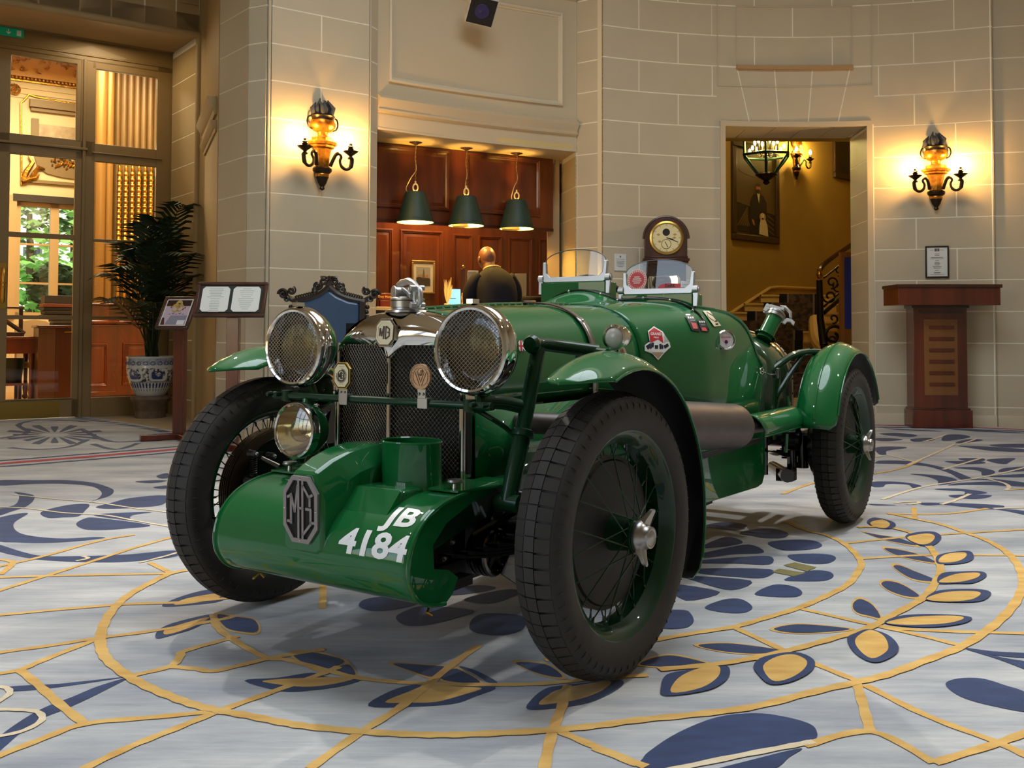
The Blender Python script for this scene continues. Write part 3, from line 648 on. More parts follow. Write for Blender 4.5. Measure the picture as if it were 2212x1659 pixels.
# paintings on the stair wall
def picture(P, c4, frame_w, label, name='painting', fm=None, depth=0.07):
    """framed picture on an upright plane from its four corner columns"""
    xs_ = [P.q(*c)[0] for c in c4]; zs_ = [P.q(*c)[1] for c in c4]
    x0, x1 = (xs_[0] + xs_[3]) / 2, (xs_[1] + xs_[2]) / 2; z1, z0 = (zs_[0] + zs_[1]) / 2, (zs_[2] + zs_[3]) / 2
    return x0, x1, z0, z1
PF = mat('dark_gilt_frame', (70, 50, 28), 0.4, 0.3)
def framed(P, x0, x1, z0, z1, fw, label, name, fm, canvas_m, depth=0.06, cat='painting'):
    e = empty(name, P.w((x0 + x1) / 2, z0), 0, label=label, cat=cat); I = MX.Translation(-e.location) @ P.M
    for r in ((x0, x1, z1 - fw, z1), (x0, x1, z0, z0 + fw), (x0, x0 + fw, z0 + fw, z1 - fw), (x1 - fw, x1, z0 + fw, z1 - fw)):
        MB().bx(*r, 0, depth, I).build('frame_side', fm, e, bevel=min(0.012, fw * 0.3))
    MB().bx(x0 + fw * 0.9, x1 - fw * 0.9, z0 + fw * 0.9, z1 - fw * 0.9, 0.0, depth * 0.5, I).build('canvas', canvas_m, e)
    return e, I
x0, x1, z0, z1 = picture(SW, [(1578, 308), (1678, 318), (1678, 528), (1578, 517)], 0, '')
pe_, PI_ = framed(SW, x0, x1, z0, z1, 0.10, 'large dark portrait of a bearded man in a suit with a pale dog', 'portrait_painting', PF, mat('canvas_olive', (88, 68, 32), 0.45))
cx, zc = (x0 + x1) / 2, z0; w_, h_ = x1 - x0, z1 - z0
def pp(m, pts, mi, o): m.prism([(x0 + w_ * u, z0 + h_ * v * 0.83) for u, v in pts], 0.002, PI_, mi, 0.030 + o)
def blob(u, v, ru, rv, n=16): return [(u + ru * math.cos(2 * PI * i / n), v + rv * math.sin(2 * PI * i / n)) for i in range(n)]
m = MB()
pp(m, [(0.09, 0.10), (0.92, 0.08), (0.92, 0.36), (0.09, 0.46)], 0, 0.0); pp(m, [(0.09, 0.46), (0.92, 0.36), (0.92, 0.40), (0.09, 0.50)], 5, 0.002)
for k in range(6): pp(m, [(0.10 + 0.05 * k, 0.18), (0.13 + 0.05 * k, 0.18), (0.33, 0.40 - 0.03 * k), (0.31, 0.42 - 0.03 * k)], 5, 0.001)
for k in range(4): pp(m, [(0.74, 0.36 - 0.06 * k), (0.90, 0.30 - 0.06 * k), (0.90, 0.28 - 0.06 * k), (0.74, 0.34 - 0.06 * k)], 5, 0.001)
pp(m, [(0.38, 0.10), (0.74, 0.10), (0.73, 0.50), (0.66, 0.58), (0.55, 0.61), (0.44, 0.58), (0.37, 0.48), (0.36, 0.30)], 1, 0.003)
pp(m, [(0.52, 0.60), (0.58, 0.60), (0.56, 0.48)], 2, 0.005); pp(m, blob(0.545, 0.665, 0.048, 0.045), 3, 0.006); pp(m, blob(0.545, 0.635, 0.040, 0.022), 4, 0.007); pp(m, blob(0.545, 0.705, 0.048, 0.020), 4, 0.007)
pp(m, [(0.40, 0.28), (0.45, 0.26), (0.47, 0.20), (0.43, 0.21)], 3, 0.005); pp(m, [(0.56, 0.10), (0.76, 0.08), (0.74, 0.22), (0.68, 0.32), (0.60, 0.32), (0.57, 0.20)], 2, 0.006); pp(m, blob(0.635, 0.325, 0.055, 0.042), 2, 0.008); pp(m, blob(0.635, 0.295, 0.022, 0.012), 1, 0.010); pp(m, blob(0.585, 0.315, 0.018, 0.035), 6, 0.009); pp(m, blob(0.685, 0.315, 0.018, 0.035), 6, 0.009); pp(m, blob(0.50, 0.86, 0.36, 0.06), 5, 0.0)
m.build('painted_figure', [mat('paint_dark', (30, 24, 16), 0.5), mat('paint_suit', (18, 16, 15), 0.5), mat('paint_pale', (206, 186, 138), 0.5), mat('paint_skin', (168, 108, 66), 0.5), mat('paint_hair', (60, 38, 20), 0.5), mat('paint_mid', (92, 72, 36), 0.5), mat('paint_fawn', (168, 136, 82), 0.5)], pe_, ang=None)
x0, x1, z0, z1 = picture(SW, [(1798, 270), (1880, 275), (1880, 400), (1798, 384)], 0, '')
framed(SW, x0, x1, z0, z1, 0.10, 'dark landscape painting in a brown frame high at the doorway edge', 'landscape_painting', PF, mat('canvas_dark', (64, 54, 28), 0.45, noise=(1.5, (34, 30, 16), 2)))

# ---- the long room behind the glazed doors
WP = DR.off(-4.6)      # its far wall
def room_wall(name, P, x0, x1, z0, z1, m): return struct(MB().bx(x0, x1, z0, z1, -0.15, 0, P.M).build(name, m))
wx0, wz1 = WP.q(36, 430); wx1, _ = WP.q(178, 430); _, wz0 = WP.q(100, 684)
wx1 += 0.25
room_wall('wall_inner_below', WP, -3.5, 6.5, 0, wz0, CREAMW); room_wall('wall_inner_above', WP, -3.5, 6.5, wz1, 5.2, CREAMW); room_wall('wall_inner_left', WP, -3.5, wx0, wz0, wz1, CREAMW); room_wall('wall_inner_right', WP, wx1, 6.5, wz0, wz1, CREAMW)
struct(MB().bx(-3.5, 6.5, 5.2, 5.3, -4.6 - 0.1, 0.0, DR.M).build('wall_inner_ceiling', CREAMW))
ep = MB(); ep.bx(3.4, 3.5, 0, 5.2, -4.7, -0.2, DR.M); struct(ep.build('wall_inner_east', CREAMW)); ep = MB(); ep.bx(-3.5, -3.4, 0, 5.2, -4.7, -0.1, DR.M); struct(ep.build('wall_inner_west', CREAMW))
ff = MB(); ff.bx(-3.4, 3.4, 0.001, 0.006, -4.6, -0.12, DR.M); struct(ff.build('floor_boards', wood_mat('pale_parquet', (206, 150, 82), (178, 118, 58), 0.22, 0.4, 4)))
struct(MB().bx(X(-0.02), 3.4, 0, 5.2, -0.16, -0.06, DR.M).build('wall_inner_front_right', CREAMW)); struct(MB().bx(-3.5, X(1.66) - 0.9, 0, 5.2, -0.16, -0.06, DR.M).build('wall_inner_front_left', CREAMW)) ; struct(MB().bx(-3.5, 3.4, 3.88, 5.2, -0.16, -0.06, DR.M).build('wall_inner_front_top', CREAMW))
pc = DR.w(1.0, 4.6, -2.2); lamp('inner_room_high_fill', 'AREA', tuple(pc), 300, (1.0, 0.86, 0.62), (pc.x, pc.y, 0), size=1.8)  # unseen overhead fill added to light the cream walls
pc = DR.w(1.3, 2.9, -1.4); lamp('inner_room_fill', 'POINT', tuple(pc), 14, (1.0, 0.84, 0.58), shadow_soft_size=0.25)
# window with mullion and bars
wn = empty('window_1', WP.w((wx0 + wx1) / 2, wz0), 0); wn['kind'] = 'structure'; WI = MX.Translation(-wn.location) @ WP.M
SASH = mat('window_paint', (206, 172, 120), 0.45)
mx0, mx1 = WP.q(108, 560)[0], WP.q(127, 560)[0]
for r in ((wx0, wx1, wz1 - 0.09, wz1), (wx0, wx0 + 0.06, wz0, wz1), (wx1 - 0.06, wx1, wz0, wz1), (mx0, mx1, wz0, wz1), (wx0, wx1, wz0, wz0 + 0.06)): MB().bx(*r, -0.12, -0.03, WI).build('sash', SASH, wn)
for yy in (528, 612):
    z_ = WP.q(90, yy)[1]; MB().bx(wx0, wx1, z_ - 0.014, z_ + 0.014, -0.10, -0.06, WI).build('glazing_bar', SASH, wn)
MB().bx(wx0, wx1, wz0, wz1, -0.085, -0.080, WI).build('pane', GLASS_DOOR, wn, ang=None)
MB().bx(wx0 - 0.05, wx1 + 0.05, wz1 - 0.03, wz1 + 0.07, 0.0, 0.06, WI).build('window_head', mat('dark_pelmet', (52, 38, 26), 0.5), wn)
MB().bx(wx0 - 0.12, wx0, wz0, wz1 + 0.05, 0.0, 0.05, WI).build('window_casing', SASH, wn)
# gilded and moulded decoration on the far wall
def goldline(P, pxs, r, m=GILT, name='gilt_moulding', o=0.02, parent=None):
    b = MB(); b.tube([P.w(*P.q(*p), o) for p in pxs], r, 6); return b
WD = empty('wall_decoration', WP.w(1.5, 3), 0, label='gilded plaster frieze and overdoor mouldings on the cream wall beyond the doors', cat='plasterwork'); WDI = MX.Translation(-WD.location)
def wdec(b, name, m): 
    b.v = [WDI @ p for p in b.v]; return b.build(name, m, WD)
b = MB(); xa = WP.q(-60, 140)[0]; xb = WP.q(260, 150)[0]; zf0 = WP.q(90, 172)[1]; zf1 = WP.q(90, 100)[1]
b.bx(xa, xb, zf0, zf1 + 0.4, 0.0, 0.05, WP.M); wdec(b, 'frieze', mat('frieze_ochre', (214, 160, 84), 0.5))
b = MB(); random.seed(3)
for k in range(150):
    u = lerp2(xa, xb, random.random()); v = lerp2(zf0 + 0.06, zf1 + 0.35, random.random()); a = random.random() * 6.28
    b.tube([WP.w(u + 0.09 * t * math.cos(a + t * 2.2), v + 0.07 * t * math.sin(a + t * 2.2), 0.05 + 0.03 * math.sin(t * 3)) for t in (0, 0.35, 0.7, 1.0)], [0.008, 0.018, 0.014, 0.004], 5)
wdec(b, 'gilt_foliage', GILT)
b = MB()
for k in range(40): b.sph(WP.w(lerp2(xa, xb, k / 39), zf0 - 0.02, 0.03), (0.026, 0.026, 0.03), 8, 6)
b.bx(xa, xb, zf0 - 0.07, zf0 - 0.05, 0, 0.04, WP.M); wdec(b, 'gilt_beading', GILT)
b = MB()
for dz in (0.16, 0.24, 0.30): b.bx(xa, xb, zf0 - dz, zf0 - dz + 0.012, 0, 0.02, WP.M)
wdec(b, 'cornice_lines', CREAMW)
wdec(goldline(WP, [(46, 400), (45, 250), (45, 222), (52, 217), (62, 205), (75, 209), (130, 220), (200, 230)], 0.014), 'gilt_moulding', GILT)
b = MB()
for k in range(26):
    t = k / 25; a = t * 9.5; r = 0.012 + 0.075 * t; q = WP.q(31, 196); 
    b.sph(WP.w(q[0] + r * math.cos(a), q[1] + r * math.sin(a), 0.06), 0.018, 6, 4)
wdec(b, 'capital_scroll', GILT)
TP = mat('taupe_moulding', (138, 112, 66), 0.5)
b = MB(); 
def wrect(px0, px1, py0, py1, o0, o1, mm): 
    a_, c_ = WP.q(px0, py0), WP.q(px1, py1); mm.bx(a_[0], c_[0], min(a_[1], c_[1]), max(a_[1], c_[1]), o0, o1, WP.M)
wrect(63, 260, 232, 240, 0, 0.10, b); wrect(66, 260, 240, 256, 0, 0.06, b); wrect(68, 82, 256, 330, 0, 0.04, b); wrect(44, 260, 393, 404, 0, 0.05, b)
P_ = [(72, 330), (80, 360), (100, 375), (130, 383), (165, 388), (165, 350), (140, 344), (110, 338)]
b.prism([WP.q(*p) for p in P_], 0.03, WP.M); wdec(b, 'overdoor', TP)
b = MB(); wrect(84, 260, 268, 325, 0, 0.02, b); wdec(b, 'overdoor_panel', mat('pale_marble', (196, 172, 132), 0.4, noise=(8, (164, 136, 98), 1.5)))
b = MB()
for base, dirs in (((50, 392), [(56, 372), (70, 352), (60, 336)]), ((62, 390), [(74, 374), (82, 362), (96, 366)]), ((48, 394), [(62, 388), (76, 386), (84, 378)])):
    b.tube([WP.w(*WP.q(*p), 0.05) for p in [base] + dirs], [0.03, 0.04, 0.03, 0.01], 6)
for k in range(40):
    q = WP.q(random.uniform(108, 165), random.uniform(338, 362)); a = random.random() * 6.28; b.tube([WP.w(q[0] + 0.05 * t * math.cos(a), q[1] + 0.05 * t * math.sin(a + t), 0.05) for t in (0, 0.5, 1)], [0.006, 0.016, 0.004], 5)
wdec(b, 'gilt_bracket', GILT)
# fluted screen with gilded husk ropes behind the sidelight
FP = DR.off(-3.35); FL = MB(); fx0, fx1 = FP.q(186, 400)[0], FP.q(372, 400)[0]; FLUTE = mat('fluted_ochre', (118, 88, 44), 0.45, noise=(6, (88, 64, 32), 1.5, (1, 1, 0.2)))
nf = 26; rows = []
for i in range(nf * 6 + 1):
    t = i / (nf * 6); x_ = lerp2(fx0, fx1, t); o_ = 0.0 + 0.035 * abs(math.sin(PI * (i / 6.0) / 2)); P0_, P1_ = FP.w(x_, 0.0, o_), FP.w(x_, 4.6, o_); rows.append([P0_, P1_])
FL.grid(rows); FS = tag(FL.build('fluted_screen', FLUTE), 'tall fluted ochre pilaster hung with gilded husk ropes behind the sidelight', 'pilaster')
for px_ in (256, 270, 284, 298, 311, 324):
    b = MB(); x_, zt = FP.q(px_, 380); zb = FP.q(px_, 545)[1]; n_ = 14
    for k in range(n_):
        z_ = lerp2(zt, zb, k / n_); b.lathe([(0, 0.06), (0.020, 0.045), (0.034, 0.015), (0.024, -0.02), (0.030, -0.035), (0.012, -0.05), (0, -0.052)], T(*FP.w(x_, z_, 0.06)), 8)
    b.sph(FP.w(x_, zt + 0.09, 0.06), (0.02, 0.02, 0.05), 8, 6)
    b.bx(x_ - 0.016, x_ + 0.016, 0.9, zb - 0.03, 0.04, 0.07, FP.M); b.build('husk_rope', GILT, FS)
gd_ = MB(); 
for px_, w_ in ((214, 0.07), (232, 0.05)): gd_.cyl(FP.w(FP.q(px_, 500)[0], 0, 0.06), FP.w(FP.q(px_, 500)[0], 4.6, 0.06), w_, n=14)
gd_.build('gilt_column', mat('gilt_column', (150, 110, 54), 0.35, 0.3), FS)
# mahogany bar counter in front of it
CP_ = DR.off(-2.75); bar_e = empty('bar_counter', CP_.w(CP_.q(245, 855)[0], 0), 0, label='curved red mahogany counter behind the sidelight glass', cat='counter'); BCI = MX.Translation(-bar_e.location)
xa, xb = CP_.q(188, 800)[0], CP_.q(246, 800)[0]; xc = CP_.q(330, 800)[0]
def cbx(name, x0, x1, z0, z1, o0, o1, m, bev=0.006): return MB().bx(x0, x1, z0, z1, o0, o1, BCI @ CP_.M).build(name, m, bar_e, bevel=bev)
zt = CP_.q(220, 660)[1]; zs_ = CP_.q(220, 700)[1]
cbx('pier', xa, xb, 0, zs_, -0.3, 0.12, WOODR); cbx('body', xb, xc, 0, zs_, -0.5, 0.0, WOODR); cbx('counter_top', xa - 0.05, xb + 0.03, zs_, zs_ + 0.05, -0.35, 0.16, WOODR, 0.02); cbx('counter_top', xb, xc, zs_, zs_ + 0.05, -0.5, 0.05, WOODR, 0.02)
cbx('ledge', xa, xb - 0.08, zs_ + 0.05, zt, -0.3, 0.06, WOODR); cbx('ledge', xb - 0.08, xc, zs_ + 0.05, zt, -0.5, -0.06, WOODR); cbx('ledge_cap', xa, xc, zt, zt + 0.03, -0.5, 0.08, WOODR, 0.01); cbx('string_course', xa, xb + 0.01, 0.93, 0.96, 0.0, 0.135, WOODR); cbx('plinth', xa, xb, 0, 0.10, 0.0, 0.135, WOODR)
pm = MB(); CPB = CP_.off(0.121); raised_panel(pm, CPB, xa - 0.1, xb - 0.10, 0.16, 0.72); pm.v = [BCI @ p for p in pm.v]; pm.build('panel', WOODR, bar_e)
pm = MB(); CPB = CP_.off(0.001); raised_panel(pm, CPB, xb + 0.10, xc, 0.16, 0.72); pm.v = [BCI @ p for p in pm.v]; pm.build('panel', WOODR, bar_e)
# cabinet with ledgers, writing desk, chair
CB = DR.off(-2.3); e = empty('ledger_cabinet', CB.w(CB.q(118, 857)[0], 0), 0, label='dark brown cabinet standing on the pale floor behind the door glass', cat='cabinet'); I = MX.Translation(-e.location) @ CB.M
xa, xm, xb = CB.q(82, 800)[0], CB.q(118, 800)[0], CB.q(170, 800)[0]; zt = CB.q(100, 708)[1]
MB().bx(xm, xb, 0.0, zt, -0.45, -0.02, I).build('body', WOODD, e, bevel=0.004); MB().bx(xa, xm, 0.0, zt, -0.42, 0.0, I).build('door', WOODB, e, bevel=0.004); MB().bx(xa - 0.02, xb, zt, zt + 0.03, -0.46, 0.02, I).build('top', WOODD, e, bevel=0.006)
for z_ in (0.16, zt - 0.06): MB().bx(xa + 0.01, xm, z_, z_ + 0.015, 0, 0.012, I).build('moulding', WOODB, e)
MB().bx(xm + 0.10, xb, zt - 0.06, zt - 0.045, -0.01, 0.012, I).build('rail', BRASS, e)
bx0 = CB.q(97, 690)[0]; z_ = zt + 0.03; cols = [(46, 40, 34), (38, 34, 32), (60, 46, 36), (40, 38, 36), (30, 30, 30), (120, 60, 40)]
for k in range(7):
    hgt = 0.045 if k < 6 else 0.10
    bk_ = MB(); bk_.bx(bx0 - 0.01 * (k % 3) + (0.10 if k < 2 else 0), xb - 0.02, z_, z_ + hgt - 0.004, -0.34, -0.03 + 0.01 * (k % 2), CB.M)
    o = tag(bk_.build('ledger', mat('ledger_%d' % (k % 6), cols[k % 6], 0.6), bevel=0.004), ['lowest dark ledger in the stack on the brown cabinet', 'second ledger from the bottom on the brown cabinet', 'third ledger up in the stack on the brown cabinet', 'fourth ledger up in the stack on the brown cabinet', 'fifth ledger up in the stack on the brown cabinet', 'brown ledger just under the grey box file on the cabinet', 'thick box file topping the stack on the brown cabinet'][k], 'book', 'ledgers stacked on the cabinet'); z_ += hgt
DK_ = DR.off(-2.6); e = empty('writing_desk', DK_.w(DK_.q(40, 840)[0], 0), 0, label='red-brown writing desk on turned legs behind the door glass', cat='desk'); I = MX.Translation(-e.location) @ DK_.M
xa, xb = DK_.q(-60, 800)[0], DK_.q(82, 800)[0]; zt, zm = DK_.q(40, 730)[1], DK_.q(40, 764)[1]
MB().bx(xa, xb, zt - 0.02, zt + 0.015, -0.6, 0.02, I).build('desk_top', WOODR, e, bevel=0.004); MB().bx(xa, xb - 0.02, zm, zt - 0.02, -0.58, 0, I).build('apron', WOODR, e, bevel=0.004); MB().bx(xa, xb - 0.1, 0.20, 0.23, -0.5, -0.06, I).build('shelf', WOODR, e)
for x_, o_ in ((xb - 0.07, -0.05), (xb - 0.07, -0.53), (xa + 0.2, -0.05)): MB().lathe([(0.02, 0.03), (0.035, 0.15), (0.03, 0.2), (0.022, 0.25), (0.03, 0.5), (0.035, zm)], I @ T(x_, 0, o_) @ RX(-PI / 2), 12).lathe([(0, -0.03), (0.035, -0.03), (0.035, 0.0), (0, 0.0)], I @ T(x_, 0.04, o_), 12).build('leg', WOODR, e)
x_ = DK_.q(30, 800)[0]; MB().lathe([(0, 0.24), (0.13, 0.24), (0.16, 0.52), (0.15, 0.52)], DK_.M @ T(x_, 0, -0.3) @ RX(-PI / 2), 18)
bn = MB().lathe([(0, 0.0), (0.12, 0.0), (0.155, 0.30), (0.145, 0.30), (0.115, 0.02), (0, 0.02)], T(*DK_.w(x_, 0.232, -0.28)), 20); tag(bn.build('waste_bin', mat('bin_black', (26, 25, 22), 0.5)), 'black waste bin on the shelf under the writing desk', 'bin')
e = empty('desk_chair', DK_.w(DK_.q(70, 800)[0], 0, -0.9), 0, label='beige upholstered chair behind the writing desk', cat='chair'); I = MX.Translation(-e.location) @ DK_.off(-0.9).M
xc = DR.off(-3.5).q(72, 740)[0]; bgm = mat('beige_cloth', (196, 164, 118), 0.8)
MB().prism([(xc - 0.22, 0.45), (xc + 0.22, 0.45), (xc + 0.23, 0.95), (xc + 0.15, 1.02), (xc, 1.04), (xc - 0.15, 1.02), (xc - 0.23, 0.95)], 0.06, I).build('backrest', bgm, e, bevel=0.02); MB().bx(xc - 0.23, xc + 0.23, 0.40, 0.48, 0.0, 0.44, I).build('seat', bgm, e, bevel=0.02)
for sx, so_ in ((-1, 0.04), (1, 0.04), (-1, 0.4), (1, 0.4)): MB().bx(xc + sx * 0.20 - 0.02, xc + sx * 0.20 + 0.02, 0, 0.40, so_ - 0.02, so_ + 0.02, I).build('leg', WOODD, e)
# dark folding lectern board on the writing desk
lb = MB(); q0, q1 = DK_.q(-10, 690), DK_.q(58, 715); lb.tube([DK_.w(DK_.q(12, 685)[0], DK_.q(12, 690)[1], -0.2), DK_.w(DK_.q(58, 724)[0], zt + 0.05, -0.2)], 0.03, 6); lb.bx(DK_.q(-20, 700)[0], DK_.q(55, 700)[0], zt + 0.016, zt + 0.07, -0.45, -0.1, DK_.M); lb.bx(DK_.q(48, 700)[0], DK_.q(57, 700)[0], zt + 0.06, zt + 0.40, -0.35, -0.3, DK_.M); lb.bx(DK_.q(-20, 700)[0], DK_.q(55, 700)[0], zt + 0.36, zt + 0.385, -0.45, -0.1, DK_.M)
tag(lb.build('book_rest', WOODD, bevel=0.003), 'dark wooden book rest standing on the writing desk', 'book rest')
# garden and a white house outside the window
OUT = DR.off(-16)
gr = MB().bx(-12, 14, -0.25, -0.2, -14, 11, OUT.M); struct(gr.build('ground_garden', mat('garden_ground', (96, 120, 70), 0.9)))
hs_ = empty('white_house', OUT.w(0, 0, 0), 0, label='white stucco house with a balcony beyond the window', cat='building'); I = MX.Translation(-hs_.location) @ OUT.M
hw0, hw1 = OUT.q(-40, 560)[0], OUT.q(116, 560)[0]
MB().bx(hw0, hw1, -0.3, 14, -3, 0, I).build('house_wall', mat('white_stucco', (238, 238, 232), 0.7), hs_)
MB().bx(OUT.q(38, 560)[0], OUT.q(80, 560)[0], OUT.q(60, 566)[1], OUT.q(60, 560)[1], 0, 1.0, I).build('balcony', mat('white_stucco', (238, 238, 232), 0.7), hs_)
for k in range(9): MB().bx(OUT.q(42 + 4 * k, 550)[0] - 0.04, OUT.q(42 + 4 * k, 550)[0] + 0.04, OUT.q(60, 560)[1], OUT.q(60, 540)[1], 0.9, 0.98, I).build('baluster', mat('rail_grey', (70, 84, 96), 0.5), hs_)
for c0 in (84, 98): MB().bx(OUT.q(c0, 520)[0], OUT.q(c0 + 8, 520)[0], OUT.q(60, 590)[1], OUT.q(60, 505)[1], 0.0, 0.05, I).build('window', mat('house_pane', (170, 190, 200), 0.2), hs_)
def leafball(name, c, r, n, m, label, seed):
    random.seed(seed); b = MB()
    for k in range(n):
        d = V((random.gauss(0, 1), random.gauss(0, 1), random.gauss(0, 1))).normalized() * (random.random() ** 0.4); p = V(c) + V((d.x * r[0], d.y * r[1], d.z * r[2])); s_ = random.uniform(0.07, 0.15)
        nrm = (V((random.gauss(0, 1), random.gauss(0, 1), random.gauss(0.4, 1)))).normalized(); F_ = axis_frame(p, nrm); b.add([(-s_, 0, 0), (0, -s_ * 0.5, 0), (s_, 0, 0), (0, s_ * 0.5, 0)], [(0, 1, 2, 3)], 0, F_)
    e = empty(name, (c[0], c[1], -0.2), 0, label=label, cat='tree'); b.v = [p - e.location for p in b.v]; b.build('foliage', m, e, ang=None, kind='stuff', recalc=False); t = MB(); t.tube([(0, 0, 0), (0.05, 0.02, (c[2] + 0.2) * 0.5), (0, 0, c[2] + 0.2)], [0.14, 0.10, 0.05], 8); t.build('trunk', mat('bark', (80, 66, 50), 0.9), e)
LF1 = mat('leaf_green', (140, 196, 110), 0.6, noise=(3, (100, 164, 84), 1)); LF2 = mat('leaf_light', (170, 216, 130), 0.6, noise=(3, (130, 186, 100), 1)); LF3 = mat('leaf_dark', (56, 84, 48), 0.6)
O2 = DR.off(-10)
def oc(P, px, py): q = P.q(px, py); return tuple(P.w(*q))
leafball('garden_tree', oc(O2, 158, 480), (1.6, 1.6, 3.4), 1500, LF2, 'light green garden tree filling the right side of the window', 1)
leafball('garden_shrub', oc(O2, 62, 665), (2.2, 1.4, 1.0), 1300, LF1, 'low leafy green shrub below the white house outside the window', 2)
leafball('topiary_tree', oc(DR.off(-7), 116, 622), (0.36, 0.36, 0.42), 500, LF3, 'small dark round-headed tree just outside the window', 3)
leafball('plane_tree', oc(O2, 64, 458), (1.5, 1.2, 0.65), 260, LF3, 'sparse dark leafy branch hanging across the upper window', 4)
for _m in (LF1, LF2):
    _n = _m.node_tree; _p = _n.nodes['Principled BSDF']; _t = _n.nodes.new('ShaderNodeBsdfTranslucent'); _x = _n.nodes.new('ShaderNodeMixShader'); _x.inputs[0].default_value = 0.5
    _n.links.new(_p.inputs['Base Color'].links[0].from_socket, _t.inputs['Color']); _n.links.new(_p.outputs[0], _x.inputs[1]); _n.links.new(_t.outputs[0], _x.inputs[2]); _n.links.new(_x.outputs[0], _n.nodes['Material Output'].inputs[0])
lamp('garden_daylight', 'SUN', (0, 0, 12), 9.0, (1, 0.97, 0.9), (-0.75, 0.25, 11.4), angle=0.02)
# ================================================================== THE CAR
RAX = 2.369; TRK = 0.628; RT = 0.3625
CAR = empty('racing_car', (-0.2732, 2.8294, 0.0065), math.atan2(-0.8376, -0.5463), label='green open two-seat vintage racing car with wire wheels and mesh-guarded headlamps', cat='car')
CARM = MX.Translation(CAR.location) @ CAR.rotation_euler.to_matrix().to_4x4(); CARI = CARM.inverted()

# ------------------------------------------------------------------ wheels
def wheel_frame(): return RX(-PI / 2)      # lathe axis z -> +y (outboard)
def tyre_meshes():
    LM = wheel_frame()
    R = RT
    prof = [(0.258, 0.050), (0.268, 0.0585), (0.292, 0.0640), (0.315, 0.0645), (0.333, 0.0590), (0.3455, 0.050), (0.352, 0.034), (0.354, 0.0),
            (0.352, -0.034), (0.3455, -0.050), (0.333, -0.0590), (0.315, -0.0645), (0.292, -0.0640), (0.268, -0.0585), (0.258, -0.050), (0.245, 0), (0.258, 0.050)]
    tyre = MB().lathe(prof, LM, 96)
    # fine ribs running from the shoulder down the sidewall
    for k in range(64):
        a = 2 * PI * (k + 0.5) / 64
        for sg in (1, -1):
            M_ = LM @ RZ(a)
            tyre.add([(0.343, -0.0012, sg * 0.0515), (0.343, 0.0012, sg * 0.0515), (0.318, 0.0012, sg * 0.0640), (0.318, -0.0012, sg * 0.0640), (0.330, 0, sg * 0.0632)],
                     [(0, 1, 4), (1, 2, 4), (2, 3, 4), (3, 0, 4)], 0, M_)
    tread = MB(); N = 64
    rows = [(0.0135, -0.0135, 0.3625, 0.3625, 0.92), (0.0485, 0.0155, 0.3480, 0.3618, 0.84), (-0.0155, -0.0485, 0.3618, 0.3480, 0.84)]
    for y1, y0, r1, r0, frac in rows:
        for k in range(N):
            a0 = 2 * PI * k / N; a1 = a0 + 2 * PI / N * frac
            vs = []
            for a in (a0, (a0 + a1) / 2, a1):
                for (y, r) in ((y0, r0 - 0.013), (y0, r0), (y1, r1), (y1, r1 - 0.013)):
                    vs.append((r * math.cos(a), y, r * math.sin(a)))
            fs = []
            for i in (0, 4):
                for j in range(4): fs.append((i + j, i + (j + 1) % 4, i + 4 + (j + 1) % 4, i + 4 + j))
            fs += [(0, 1, 2, 3), (8, 9, 10, 11)]
            tread.add(vs, fs)
    return tyre.mesh('tyre', RUBBER), tread.mesh('tread', RUBBER, 20)
def rim_mesh():
    p = [(0.2600, 0.0535), (0.2635, 0.0545), (0.2640, 0.0500), (0.2560, 0.0460), (0.2500, 0.0440), (0.2440, 0.0300), (0.2340, 0.0180), (0.2330, 0.0),
         (0.2340, -0.018), (0.2440, -0.030), (0.2500, -0.044), (0.2560, -0.046), (0.2640, -0.050), (0.2635, -0.0545), (0.2600, -0.0535),
         (0.2470, -0.047), (0.2380, -0.031), (0.2290, -0.02), (0.2280, 0), (0.2290, 0.020), (0.2380, 0.031), (0.2470, 0.047), (0.2600, 0.0535)]
    m = MB().lathe(p, wheel_frame(), 96)
    for k in range(60):                      # spoke nipples
        a = 2 * PI * k / 60; y = (-0.019, 0.0, 0.019)[k % 3]
        d = V((math.cos(a), 0, math.sin(a))); m.cyl(d * 0.2295 + V((0, y, 0)), d * 0.217 + V((0, y, 0)), 0.0042, 0.003, 6)
    return m.mesh('rim', GREEN_D)
def spokes_mesh():
    m = MB()
    def sp(ah, rh, yh, ar, rr, yr):
        m.tube([(rh * math.cos(ah), yh, rh * math.sin(ah)), (rr * math.cos(ar), yr, rr * math.sin(ar))], 0.0019, 5)
    for k in range(60):
        ar = 2 * PI * k / 60; g = k % 3; s = 1 if (k // 3) % 2 else -1
        if g == 2: sp(ar + s * 0.85, 0.040, 0.078, ar, 0.222, 0.019)
        elif g == 1: sp(ar - s * 0.95, 0.060, -0.030, ar, 0.222, 0.0)
        else: sp(ar + s * 1.0, 0.060, -0.042, ar, 0.222, -0.019)
    return m.mesh('spokes', GREEN_D)
def hub_mesh():
    return MB().lathe([(0.0, -0.05), (0.066, -0.05), (0.068, -0.028), (0.052, -0.02), (0.045, 0.02), (0.040, 0.06), (0.046, 0.070), (0.046, 0.082), (0.030, 0.084), (0.0, 0.084)], wheel_frame(), 28).mesh('hub', GREEN_D)
